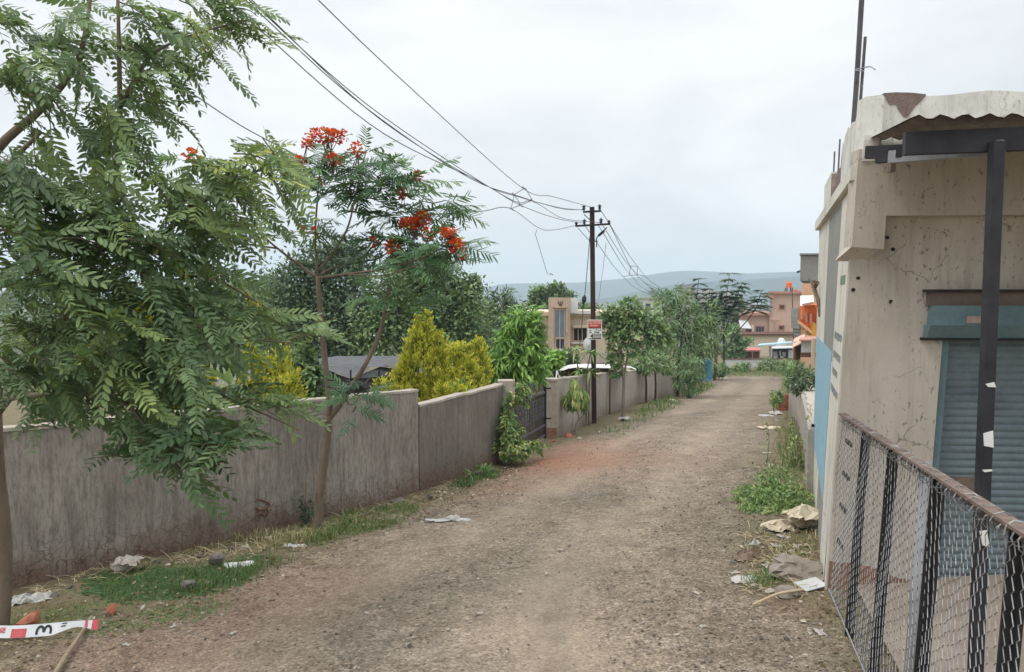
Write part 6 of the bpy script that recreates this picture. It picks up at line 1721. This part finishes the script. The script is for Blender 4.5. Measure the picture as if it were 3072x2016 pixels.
for (u, v) in ((1520, 1180), (1550, 1170), (1570, 1240), (1600, 1330), (1510, 1280)): limb(tb_, [G(1535, 1395), P(1535, 1330, 14.1), P(u, v, 14.1)], .012, .005, 5)
tb_.build('stem', BK['young'], cp); cb.build('leaves', LM['bright'] if 0 else LM['weed'], cp)
# mango-like sapling
sp0 = G(1722, 1305); d = sp0[1]; sp = tree('sapling', 'small sapling with drooping leaves leaning in front of the wall left of the pole', sp0); tb_ = NB()
limb(tb_, [sp0 - [0, 0, .05], P(1727, 1278, d), P(1736, 1255, d), P(1730, 1225, d), P(1728, 1180, d)], .022, .012, 6); limb(tb_, [P(1736, 1257, d), P(1749, 1247, d), P(1755, 1228, d)], .013, .008, 5); limb(tb_, [P(1729, 1200, d), P(1750, 1185, d)], .008, .005, 5); limb(tb_, [P(1729, 1205, d), P(1708, 1190, d)], .008, .005, 5)
limb(tb_, [G(1714, 1300), P(1718, 1270, d), P(1720, 1225, d)], .008, .005, 5)
tb_.build('trunk', BK['pale'], sp); cb = NB(); spray(cb, B(d, [(1724, 1150, 18, 18, 40), (1728, 1175, 26, 18, 60), (1710, 1192, 22, 18, 50), (1745, 1185, 20, 18, 45), (1726, 1205, 30, 12, 50), (1755, 1200, 12, 18, 25), (1752, 1228, 8, 8, 6)]), 1.5, LAN, .20, tone=(.3, 1), down=.95, out=.5, rnd=.35, per=6); cb.build('crown', LM['weed'], sp)

# street trees along the far wall
s0 = G(1867, 1262); d = s0[1]
ctree('street_tree', 'slim forked street tree with dense bright crown just right of the sign', s0, B(d, [(1840, 950, 40, 30, 420), (1880, 930, 40, 34, 420), (1850, 990, 36, 28, 340), (1920, 960, 50, 34, 560), (1900, 1000, 50, 30, 500), (1960, 990, 40, 34, 420), (1990, 1010, 40, 30, 340), (1850, 1040, 24, 40, 260), (1820, 960, 24, 24, 160), (1850, 1085, 18, 24, 120), (1900, 1040, 40, 24, 300), (1850, 1110, 16, 14, 60)]), DIA, .15, LM['street'], BK['pale'], .055, .95,
      trunk=[s0 - [0, 0, .1], P(1870, 1200, d), P(1871, 1130, d), P(1858, 1050, d), P(1850, 990, d)], tone=(.15, 1), group='street trees along the far wall', limbs=False)
tb_ = NB(); limb(tb_, [P(1871, 1128, d), P(1882, 1070, d), P(1888, 1010, d), P(1905, 960, d)], .035, .015, 6); limb(tb_, [P(1855, 1030, d), P(1842, 1010, d), P(1835, 990, d)], .02, .01, 5); tb_.build('branch', BK['pale'], bpy.data.objects['street_tree'])
for (u, vb, vc, lab, bl) in ((1938, 1203, 1118, 'thin street tree with a small feathery crown level with the wall top', [(1930, 1085, 34, 24, 300), (1905, 1095, 20, 16, 120), (1950, 1100, 24, 18, 160), (1935, 1060, 20, 16, 120)]), (1966, 1198, 1112, 'thin street tree leaning left under darker leaves at the wall', [(1965, 1080, 30, 24, 260), (1990, 1095, 26, 22, 200), (1960, 1050, 20, 20, 120)])):
    s0 = G(u, vb + 6); d = s0[1]; ctree('street_tree', lab, s0, B(d, bl), LAN, .2, LM['street'], BK['dark'], .05, 1.7, trunk=[s0 - [0, 0, .1], P(u + 1, (vb + vc) / 2, d), P(u - 1, vc, d), P(u - 4, vc - 30, d)], tone=(.3, 1), group='street trees along the far wall', rnd=.5, out=.9)
s0 = G(2032, 1190); d = s0[1]
ctree('street_tree', 'large feathery green street tree leaning over the end of the wall', s0, B(d, [(2010, 890, 40, 26, 420), (1980, 920, 40, 30, 480), (2040, 920, 50, 34, 600), (1990, 960, 50, 34, 640), (2060, 970, 60, 40, 800), (2110, 940, 40, 30, 420), (2020, 1020, 70, 40, 900), (2090, 1030, 70, 40, 850), (2125, 1010, 34, 36, 300), (2040, 1080, 70, 36, 800), (2085, 1090, 40, 30, 420), (2010, 1110, 40, 24, 300), (2070, 1130, 40, 24, 300), (2020, 865, 20, 14, 120)]), LANN, .32, LM['street'], BK['dark'], .09, .72,
      trunk=[s0 - [0, 0, .1], P(2036, 1150, d), P(2033, 1110, d), P(2045, 1020, d), P(2050, 950, d)], tone=(.1, .95), rnd=.55, out=1.0, spread=.5, group='street trees along the far wall')
s0 = G(2066, 1195); d = s0[1]
ctree('street_tree', 'short bushy street tree with branches hanging down to the road edge', s0, B(d, [(2060, 1120, 36, 26, 320), (2085, 1140, 30, 30, 260), (2050, 1150, 26, 20, 160), (2070, 1165, 20, 18, 120), (2080, 1090, 40, 26, 260)]), LANN, .26, LM['street'], BK['dark'], .05, .85, tone=(.0, .7), down=.6, group='street trees along the far wall')
# tree with layered leaves
d = 57; g = gp_(2146, d); lt = tree('layered_tree', 'tree with dark leaves in flat layers standing out against the hills', g); tb_ = NB(); cb = NB(); LL = lance(1, .42, .30, .1)
tips = [((2096, 838), (2088, 940)), ((2188, 822), (2172, 945)), ((2226, 850), (2196, 930)), ((2285, 872), (2262, 935)), ((2130, 868), (2120, 960)), ((2150, 880), (2140, 950)), ((2125, 985), (2140, 950)), ((2160, 900), (2150, 960))]
for (ut, vt), (ub, vb) in tips:
    p0, p1 = P(ub, vb, d), P(ut, vt, d); dx = P(2150, 1040, d); limb(tb_, [dx + [rng.normal() * .2, 0, -.6], (dx + p0) / 2 + [0, 0, -.4], p0, p1], .06, .02, 5)
    nl = 8
    for j in range(nl):
        t = j / (nl - 1); c = p0 + (p1 - p0) * t; n = 9; a = rng.uniform(0, 6.283, n); X = np.stack([np.cos(a), np.sin(a), rng.uniform(.0, .35, n)], 1)
        cb.inst(*LL, frames(X), np.tile(c, (n, 1)), (1.5 - .6 * t) * rng.uniform(.7, 1.1, n), rng.uniform(.1, .7, n))
spray(cb, B(d, [(2120, 960, 40, 30, 160), (2160, 930, 30, 30, 130), (2100, 1000, 40, 30, 120)]), 1.4, LAN, .6, tone=(.2, .9), rnd=.4)
limb(tb_, [g - [0, 0, .2], P(2148, 1080, d), P(2150, 1030, d)], .12, .09, 7); limb(tb_, [P(2150, 970, d), P(2180, 950, d), P(2215, 944, d)], .05, .03, 5); limb(tb_, [P(2180, 950, d), P(2200, 925, d), P(2220, 890, d)], .04, .02, 5); limb(tb_, [P(2255, 938, d), P(2275, 920, d), P(2300, 900, d)], .04, .02, 5)
tb_.build('trunk', BK['dark'], lt); cb.build('crown', LM['bluegreen'], lt)
ctree('broadleaf_tree', 'rounded green tree behind the far thin pole and the compound wall', gp_(2215, 76), B(76, [(2195, 1010, 28, 30, 420), (2212, 1035, 24, 24, 380), (2190, 1055, 30, 24, 360), (2215, 1062, 16, 14, 160), (2240, 1028, 18, 10, 120)]), DIA, .4, LM['street'], BK['dark'], .14, 1.5, tone=(.1, .8), rnd=1.0)
ctree('broadleaf_tree', 'olive green tree with umbrella top between the grey house and the pink house', gp_(2200, 100), B(100, [(2195, 985, 26, 10, 200), (2175, 1000, 20, 14, 160), (2205, 950, 22, 26, 240), (2215, 910, 14, 20, 160)]), DIA, .45, LM['dark'], BK['dark'], .14, 1.5, tone=(.4, 1), rnd=1.0)
# weeds and bushes at the end and the right side
for (u, v, d_, ru, rv, n, lab, mt, sz) in ((2218, 1106, 68, 18, 14, 240, 'young weed bush below the compound wall near the far pole', 'weed', .3), (2236, 1102, 67, 12, 12, 150, 'small dark weed bush left of centre below the compound wall', 'street', .3), (2310, 1096, 69, 30, 16, 380, 'tall loose weed bush growing up in front of the dark stall', 'weed', .32), (2362, 1102, 66, 20, 20, 240, 'weed bush near the brown gate at the road end', 'weed', .3), (2160, 1108, 58, 20, 20, 260, 'weed bush beside the blue sheet metal gate', 'street', .28), (2375, 1160, 24, 16, 30, 200, 'loose leafy bush by the stacked bricks', 'weed', .15), (2410, 1140, 15.5, 30, 34, 300, 'dark green bush leaning over the boundary wall', 'dark', .12), (2395, 1120, 19, 26, 26, 220, 'grey green bush on the far part of the boundary wall', 'street', .14), (2330, 1195, 22, 12, 20, 120, 'straggly weed on the road edge before the bricks', 'weed', .14)):
    ctree('weed_bush', lab, gp_(u, d_), [blobpx(u, v, ru, rv, d_, n), blobpx(u + ru * .5, v + rv * .3, ru * .7, rv * .7, d_, n // 2), blobpx(u - ru * .6, v + rv * .4, ru * .6, rv * .7, d_, n // 2)], LAN, sz, LM[mt], BK['young'], .02, 1.2, tone=(.1, .9), up=.3, out=.9, cat='bush', per=8)
q = G(2355, 1530)
wb = thing('weed_mound', 'low bright green mound of small leaved weeds at the foot of the boundary wall', 'bush', q); cb = NB()
spray(cb, [(q + [.05, .3, .05], (.36, .5, .16), 1900), (q + [-.12, .1, .02], (.34, .3, .09), 1000), (q + [.2, .75, .1], (.26, .4, .22), 1100), (q + [-.2, .6, .02], (.2, .35, .08), 500)], 1.3, LANW, .045, tone=(.1, .85), up=.35, rnd=.9, per=10); cb.build('leaves', LM['weed'], wb)
q = G(2400, 1420); tp = thing('weed_bush', 'tall straggling weed with thin upright stems against the boundary wall', 'bush', q); tb_ = NB(); cb = NB()
for k in range(9):
    x = q + [R.uniform(-.35, .3), R.uniform(-.4, .9), 0]; t = x + [R.uniform(-.1, .1), R.uniform(-.1, .1), R.uniform(.5, 1.1)]; limb(tb_, [x, (x + t) / 2 + [.03, 0, 0], t], .006, .003, 4)
    cb_n = 34; s = rng.random(cb_n); X = rdir(cb_n) + [0, 0, .1]; cb.inst(*LANW, frames(X), x + (t - x) * s[:, None], .075 * rng.uniform(.5, 1.2, cb_n), rng.uniform(.2, .9, cb_n))
tb_.build('stem', BK['young'], tp); cb.build('leaves', LM['weed'], tp)
# small wall creeper beside the flame tree foot, low plants
q = G(925, 1585); cw = thing('weed_bush', 'thin dark weed climbing the wall just left of the flowering tree foot', 'bush', q); cb = NB(); c = P(918, 1510, q[1] + .25); spray(cb, [(c, (.07, .05, .25), 120), (c + [.0, 0, -.2], (.08, .06, .15), 80)], 1, LANW, .05, tone=(0, .4)); cb.build('leaves', LM['dark'], cw)
q = G(1440, 1432); cw = thing('weed_bush', 'small round green weed beside a dark stone under the lower wall section', 'bush', q); cb = NB(); spray(cb, [(q + [0, 0, .08], (.22, .2, .10), 260)], 1.3, LANW, .06, tone=(.1, .7), up=.4); cb.build('leaves', LM['weed'], cw)
# ================================================================== stones, rubbish and small things lying about
DM = {}
DM['stone'] = pmat('dark_stone', (.09, .08, .07), (.20, .18, .155), 12, .95, .5, .01)
DM['pale'] = pmat('pale_stone', (.33, .29, .24), (.50, .45, .39), 12, .95, .4, .01)
DM['brick'] = pmat('red_brick', (.25, .085, .055), (.40, .16, .105), 12, .95, .5, .01)
DM['slab'] = pmat('concrete_slab', (.20, .165, .135), (.34, .295, .25), 9, .95, .6, .012)
DM['bag'] = pmat('dirty_cloth', (.32, .285, .245), (.52, .48, .43), 6, .9, .4, .01)
DM['plastic'] = pmat('white_plastic', (.36, .35, .33), (.52, .51, .48), 8, .5, .2, .004)
DM['beige'] = pmat('beige_sack', (.48, .41, .29), (.66, .58, .44), 7, .85, .4, .008)
DM['paper'] = pmat('white_paper', (.46, .46, .45), (.58, .58, .56), 4, .8, 0)
DM['card'] = pmat('brown_scrap', (.12, .085, .06), (.24, .18, .13), 8, .9, .4, .008)
DM['stick'] = pmat('bare_stick', (.24, .18, .125), (.37, .29, .21), 9, .9, .35, .003, stretch=(6, 1, 6))
DM['straw'] = pmat('pale_cane', (.46, .37, .22), (.60, .50, .33), 9, .85, .2, .002)
DM['tape'] = pmat('white_tape', (.60, .63, .65), (.74, .77, .79), 5, .6, .1, .003)
DM['tapered'] = pmat('red_print', (.50, .075, .085), (.62, .14, .15), 9, .6, 0)
DM['ink'] = pmat('dark_ink', (.03, .035, .045), (.06, .065, .08), 9, .6, 0)


def lay(name, mat, label, cat, u, v, fn, grp=None):
    c = G(u, v); b = NB(); fn(b, c); return tag(b.build(name, DM[mat], None), label, cat, grp)


def stone(u, v, w, h, mat, label, seed, name='stone', rot=None, dpt=.8):
    c = G(u, v); k = c[1] / F
    lay(name, mat, label, 'stone' if name == 'stone' else name.split('_')[-1], u, v, lambda b, c: rock(b, c + [0, 0, h * k * .32], w * k * .55, w * k * .55 * dpt, h * k * .62, seed, R.uniform(0, 3) if rot is None else rot))


stone(560, 1768, 62, 40, 'stone', 'dark angular stone sitting in the bright green grass by the left wall', 3)
stone(650, 1700, 60, 46, 'stone', 'dark grey stone beside white paper under the left wall', 5)
stone(815, 1622, 36, 22, 'pale', 'pale rounded stone under the wall left of the flowering tree foot', 6)
stone(1290, 1500, 24, 24, 'stone', 'pointed grey stone standing below the step in the wall', 9)
stone(1428, 1430, 38, 20, 'stone', 'flat dark stone under the lower wall section', 10)
stone(1190, 1505, 50, 12, 'stone', 'low dark clump of rubble at the wall foot below the step', 31)
stone(90, 1888, 100, 58, 'brick', 'big red brick lump lying behind the striped tape', 12, 'brick_lump')
stone(336, 1842, 56, 46, 'brick', 'smaller red brick lump between the big one and the green grass', 13, 'brick_lump')
stone(2020, 1207, 30, 14, 'pale', 'pale yellowish stone on the grassy verge at the wall end', 14)
stone(1705, 1312, 34, 16, 'brick', 'dark red rubble lump at the foot of the wall by the sapling', 15, 'brick_lump')
stone(1660, 1326, 26, 10, 'brick', 'reddish rubble lump next to the gate pillar foot', 16, 'brick_lump')
stone(2366, 1788, 90, 44, 'slab', 'broken dark concrete block lying below the larger slab near the shop corner', 18, 'concrete_block', .1, .6)
c = G(2395, 1738); b = NB(); rock(b, c + [.02, .05, .055], .27, .25, .10, 61, .15, 3, .5, 1.3)
tag(b.build('concrete_slab', DM['slab']), 'large broken concrete slab lying against the shop corner', 'slab')
lay('cloth_bundle', 'bag', 'dirty grey white cloth bundle lying against the left wall above the grass', 'cloth', 370, 1715, lambda b, c: (rock(b, c + [0, .05, .07], .17, .12, .10, 44, .2, 3, .5, .8), crumple(b, c + [.05, -.02, .09], .13, .10, .10, 4)))
lay('plastic_sheet', 'plastic', 'crumpled white plastic sheet on the ground near the far left tree foot', 'plastic', 95, 1803, lambda b, c: crumple(b, c, .17, .11, .10, 5, rot=.4))
lay('paper_sheet', 'paper', 'white paper sheet lying in the grass beside the dark stone', 'paper', 722, 1698, lambda b, c: crumple(b, c, .15, .09, .05, 6, 5, 4, .3))
lay('plastic_sheet', 'plastic', 'thin white plastic strip on the olive grass left of the flowering tree', 'plastic', 885, 1640, lambda b, c: crumple(b, c, .13, .05, .04, 7, 6, 4, -.2))
lay('rag', 'plastic', 'white and brown torn rag lying on the road edge right of the flowering tree', 'rag', 1345, 1562, lambda b, c: (crumple(b, c, .24, .06, .05, 8, 10, 4, .1), crumple(b, c + [.06, .03, .01], .08, .05, .07, 9, 5, 4)))
lay('rag', 'card', 'dark twisted scrap heap with white bits on the right of the road', 'rag', 2250, 1672, lambda b, c: (crumple(b, c, .13, .09, .12, 11, 9, 7, .5), crumple(b, c + [-.07, -.08, 0], .09, .05, .05, 12, 5, 4)))
lay('plastic_sheet', 'plastic', 'white twisted plastic lying on top of the dark scrap heap', 'plastic', 2262, 1655, lambda b, c: crumple(b, c + [0, 0, .05], .07, .03, .09, 13, 6, 4, .9))
lay('sack', 'beige', 'crumpled beige sack slumped at the wall foot beyond the slab', 'sack', 2412, 1592, lambda b, c: (rock(b, c + [.02, .1, .10], .20, .16, .16, 45, .3, 3, .5, 1.2), crumple(b, c + [0, .02, .12], .17, .13, .16, 14)))
lay('sack', 'beige', 'flattened pale sack next to the green weed mound', 'sack', 2350, 1588, lambda b, c: crumple(b, c, .19, .14, .13, 15, rot=.3))
lay('paper_card', 'paper', 'clean white card lying beside the broken concrete block', 'card', 2433, 1766, lambda b, c: b.obox(c + [0, 0, .035], np.array([.095, .03, .012]), np.array([-.025, .06, .01]), np.array([0, 0, .003])))
lay('plastic_sheet', 'plastic', 'white plastic strip tucked under the concrete slab by the shop corner', 'plastic', 2440, 1750, lambda b, c: crumple(b, c, .12, .03, .05, 17, 7, 4, .1))
lay('plastic_sheet', 'plastic', 'flat pale plastic scrap on the gravel left of the slab', 'plastic', 2235, 1742, lambda b, c: crumple(b, c, .12, .07, .04, 18, 6, 5, .2))
lay('plastic_sheet', 'plastic', 'white litter sheet on the road edge below the brick stack', 'plastic', 2300, 1248, lambda b, c: crumple(b, c, .16, .16, .05, 19, 7, 5, .2))
lay('plastic_sheet', 'plastic', 'crumpled white plastic bag in the weeds just below the brick stack', 'plastic', 2328, 1242, lambda b, c: crumple(b, c, .16, .18, .14, 20, 7, 5, .1))
lay('plastic_sheet', 'beige', 'long pale sheet of litter on the right road edge before the tall grass', 'plastic', 2310, 1284, lambda b, c: crumple(b, c, .24, .14, .06, 21, 9, 5, .1))
lay('plastic_sheet', 'plastic', 'small white litter pile at the foot of the street tree by the pole', 'plastic', 1872, 1262, lambda b, c: crumple(b, c + [0, -.1, .05], .16, .14, .14, 22, 7, 5, .1))
b = NB(); a, c = G(2258, 1822) + [0, 0, .02], G(2410, 1788) + [0, 0, .05]; m_ = (a + c) / 2 + [.0, .02, .015]; b.tube(poly([a, m_, c], 4), [.008] * 4 + [.009] * 4 + [.007], 6); tag(b.build('cane', DM['straw']), 'thin pale cane lying in front of the broken concrete block', 'stick')
lit = [(2215, 1200), (2330, 1262), (2300, 1360), (2310, 1395), (2325, 1440), (2295, 1480), (2300, 1500), (2350, 1612), (2390, 1640), (2330, 1640), (2410, 1660), (2360, 1690), (2300, 1700), (2420, 1690), (2440, 1700), (2205, 1720), (2270, 1760), (2310, 1775), (1980, 1225), (2110, 1190), (1590, 1385), (1090, 1575), (1520, 1440), (1160, 1600), (1680, 1650), (1640, 1720), (1440, 1840), (1560, 1775), (2110, 1880), (2090, 1780), (2030, 1905), (1100, 1840), (700, 1900), (380, 1935), (520, 1880), (960, 1660), (2460, 1900), (2480, 1720), (2385, 1700), (2345, 1670)]
pr = None
for k, (u, v) in enumerate(lit):
    c = G(u, v)
    if k % 8 == 0:
        b = NB(); crumple(b, (0, 0, 0), .06, .035, .03, 50 + k, 5, 4); o = b.build('litter_scrap', DM['bag' if k % 3 else 'pale'])
    else:
        o = src_.copy(); COL.objects.link(o)
    src_ = o; o.location = c; o.rotation_euler = (0, 0, k * 1.7); s_ = (.7 + .06 * (k % 5)) * (1 + .04 * c[1]) * (.45 if u < 2200 else .85); o.scale = (s_,) * 3
    tag(o, 'one of the small pale scraps of litter strewn along the road and its right edge', 'litter', 'pale litter scraps on the ground')
for k, (u, v, w, h, mt) in enumerate([(470, 1690, 26, 16, 'stone'), (505, 1700, 22, 14, 'pale'), (600, 1672, 26, 18, 'stone'), (690, 1650, 22, 14, 'stone'), (735, 1646, 24, 14, 'pale'), (860, 1612, 22, 12, 'stone'), (900, 1600, 18, 10, 'pale'), (1100, 1545, 18, 12, 'stone'), (1150, 1525, 22, 12, 'stone'), (1335, 1480, 14, 8, 'pale'), (1320, 1500, 12, 8, 'pale'), (1475, 1415, 22, 12, 'stone'), (1520, 1405, 20, 10, 'stone'), (1550, 1392, 18, 10, 'pale'), (160, 1790, 30, 16, 'stone'), (210, 1765, 26, 14, 'stone'), (1740, 1318, 16, 8, 'pale'), (1800, 1300, 18, 8, 'pale'), (2300, 1690, 24, 10, 'pale'), (2420, 1640, 26, 12, 'pale'), (2380, 1655, 20, 10, 'pale'), (2200, 1690, 16, 8, 'stone'), (1232, 1940, 24, 14, 'stone'), (2100, 1800, 16, 10, 'stone')]):
    stone(u, v, w, h, mt, 'one of the small loose stones scattered along the wall foot and road', 200 + k); bpy.context.scene.objects[-1] if 0 else None
for o in list(COL.objects):
    if o.get('label', '').startswith('one of the small loose stones'): o['group'] = 'small loose stones along the wall and road'
# striped tape with a 3, and the stick it is tied to
a, c = G(-70, 1925), G(292, 1922); a = a + [0, 0, .035]; c = c + [0, 0, .05]; ax = c - a; L_ = np.linalg.norm(ax); ax = ax / L_
upv = U(np.array([0, .45, 1.0])); upv = U(upv - ax * ax.dot(upv)); nv = np.cross(ax, upv); Wt = .092
tp = thing('marking_tape', 'white and red printed tape with a dark figure 3 stretched across the lower left corner', 'tape', a)


def tpt(s, w, o=0.0):
    sg_ = -.012 * math.sin(min(1, s / L_) * 5) ; q = s / L_
    wl, wh = (0.0, 1.0) if q < .62 else ((q - .62) / .20 * .55 if q < .82 else .55 - (q - .82) / .18 * .35, 1.0)
    return a + ax * s + upv * (Wt * (wl + (wh - wl) * w) + sg_) - nv * (.006 * math.sin(s * 22) + o)


def ribbon(s0, s1, w0, w1, o, n=24):
    b = NB(); V = []
    for i in range(n + 1):
        s = s0 + (s1 - s0) * i / n; V += [tpt(s, w0, o), tpt(s, w1, o), tpt(s, w1, o - .0012), tpt(s, w0, o - .0012)]
    b.add(V, [np.array([(4 * i + k, 4 * i + 4 + k, 4 * i + 4 + (k + 1) % 4, 4 * i + (k + 1) % 4) for i in range(n) for k in range(4)]), np.array([(3, 2, 1, 0), (4 * n, 4 * n + 1, 4 * n + 2, 4 * n + 3)])]); return b


def su(u): return L_ * (u + 70) / 362.0


# which side of the ribbon faces the camera
sgn = 1 if (-nv)[1] < 0 else -1
ribbon(0, L_, 0, 1, 0).build('tape_strip', DM['tape'], tp)
ribbon(su(34), su(79), .02, .72, .004 * sgn).build('red_block', DM['tapered'], tp)
ribbon(su(250), su(258), .05, 1, .004 * sgn, 6).build('red_block', DM['tapered'], tp)
ribbon(su(272), su(292), 0, 1, .004 * sgn, 6).build('red_block', DM['tapered'], tp)
for s0, s1, w0, w1 in ((182, 196, .50, .62), (184, 200, .78, .88)): ribbon(su(s0), su(s1), w0, w1, .004 * sgn, 4).build('dark_mark', DM['ink'], tp)
for s0, s1, w0, w1 in ((-2, 16, .42, .52), (-2, 4, .52, .72), (4, 10, .52, .60), (8, 16, .60, .72), (0, 16, .76, .84), (-22, -8, .4, .8)): ribbon(su(s0), su(s1), w0, w1, .004 * sgn, 3).build('red_letter_stroke', DM['tapered'], tp)
# the figure 3 lying on its side, open end down
b = NB(); V = []; n = 26
cs3 = su(132); r3 = su(152) - su(132)
path = []
for half in (-1, 1):
    for t in np.linspace(0, 1, 13):
        an = math.radians(205 - 205 * t) if half < 0 else math.radians(180 - 205 * t)
        path.append((cs3 + half * r3 * .50 + r3 * .48 * math.cos(an), .30 + .44 * math.sin(an) * 1.0 + .05))
pw = r3 * .17
for i, (s, w) in enumerate(path):
    p0_, p1_ = path[max(0, i - 1)], path[min(len(path) - 1, i + 1)]; tx, ty = p1_[0] - p0_[0], (p1_[1] - p0_[1]) * Wt; l = math.hypot(tx, ty) + 1e-9; ox, oy = -ty / l * pw, tx / l * pw / Wt
    V += [tpt(s - ox, w - oy, .0045 * sgn), tpt(s + ox, w + oy, .0045 * sgn)]
b.add(V, np.array([(2 * i, 2 * i + 2, 2 * i + 3, 2 * i + 1) for i in range(len(path) - 1)])); b.build('figure_three', DM['ink'], tp)
b = NB(); p0_, p1_ = G(275, 1868) + [0, 0, .05], G(150, 2060) + [0, 0, .03]; b.tube(poly([p0_, p0_ * .7 + p1_ * .3 + [.004, 0, .004], p0_ * .35 + p1_ * .65 - [.004, 0, 0], p1_], 5), np.linspace(.012, .02, 16), 8); tag(b.build('wooden_stick', DM['stick']), 'bare wooden stick lying under the end of the printed tape', 'stick')
# brick stack by the road
c0 = G(2362, 1232); proto = None; k = 0
for lay_ in range(6):
    for j in range(2):
        for i in range(2):
            if lay_ == 5 and (i, j) != (1, 0) and (i, j) != (1, 1): continue
            if proto is None:
                b = NB(); b.box((-.105, -.05, -.036), (.105, .05, .036)); o = proto = b.build('stacked_brick', DM['brick'])
                md = o.modifiers.new('edge', 'BEVEL'); md.width = .006; md.segments = 1
            else: o = proto.copy(); COL.objects.link(o)
            w = lay_ % 2
            o.location = (c0[0] - .06 + (i - .5) * .225 + R.uniform(-.015, .015), c0[1] + j * .115 + R.uniform(-.01, .01), float(gz(c0[0], c0[1])) + .04 + lay_ * .083); o.rotation_euler = (0, 0, R.uniform(-.14, .14)); o.scale = (1.02, 1, 1.1)
            tag(o, 'one of the red bricks in the rough stack at the right road edge', 'brick', 'red bricks stacked at the roadside'); k += 1
# dry stalks and leaf litter against the wall foot
b = NB()
for k in range(420):
    u = R.uniform(100, 1500); v = np.interp(u, [100, 245, 400, 800, 985, 1253, 1490], [1775, 1722, 1690, 1628, 1575, 1485, 1395]) + abs(R.gauss(0, 16)); c = G(u, v); a_ = R.uniform(0, 6.28); l = R.uniform(.05, .22)
    e_ = c + [l * math.cos(a_), l * math.sin(a_) * .6, R.uniform(.01, .12) * (l / .2)]; b.tube([c + [0, 0, .01], (c + e_) / 2 + [0, 0, .02], e_], [.003, .0025, .0015], 3, R.random(), False)
for k in range(260):
    u, v = R.uniform(2230, 2450), R.uniform(1580, 1790); c = G(u, v); a_ = R.uniform(0, 6.28); l = R.uniform(.04, .16); e_ = c + [l * math.cos(a_), l * math.sin(a_), R.uniform(.0, .06)]; b.tube([c + [0, 0, .01], (c + e_) / 2 + [0, 0, .015], e_], [.003, .0025, .0015], 3, R.random(), False)
kind(b.build('dry_stalks', DM['straw']), 'stuff')
dl = NB(); n = 2600
y = rng.uniform(3, 14, n); x = xl(y) + rng.normal(-.25, .45, n); dl.inst(*DIA, frames(rdir(n) * [1, 1, .25], rdir(n) * .5 + [0, 0, 1]), np.stack([x, y, gz(x, y) + .012], 1), rng.uniform(.03, .07, n), rng.random(n))
y = rng.uniform(4, 12, 900); x = xr(y) + rng.normal(.12, .22, 900); dl.inst(*DIA, frames(rdir(900) * [1, 1, .25], rdir(900) * .5 + [0, 0, 1]), np.stack([x, y, gz(x, y) + .012], 1), rng.uniform(.03, .06, 900), rng.random(900))
kind(dl.build('fallen_leaves', leafmat('fallen_leaf', [(0, (.10, .07, .04)), (.5, (.19, .14, .085)), (.85, (.28, .23, .15)), (1, (.42, .38, .30))], 0.0, .9, .1)), 'stuff')
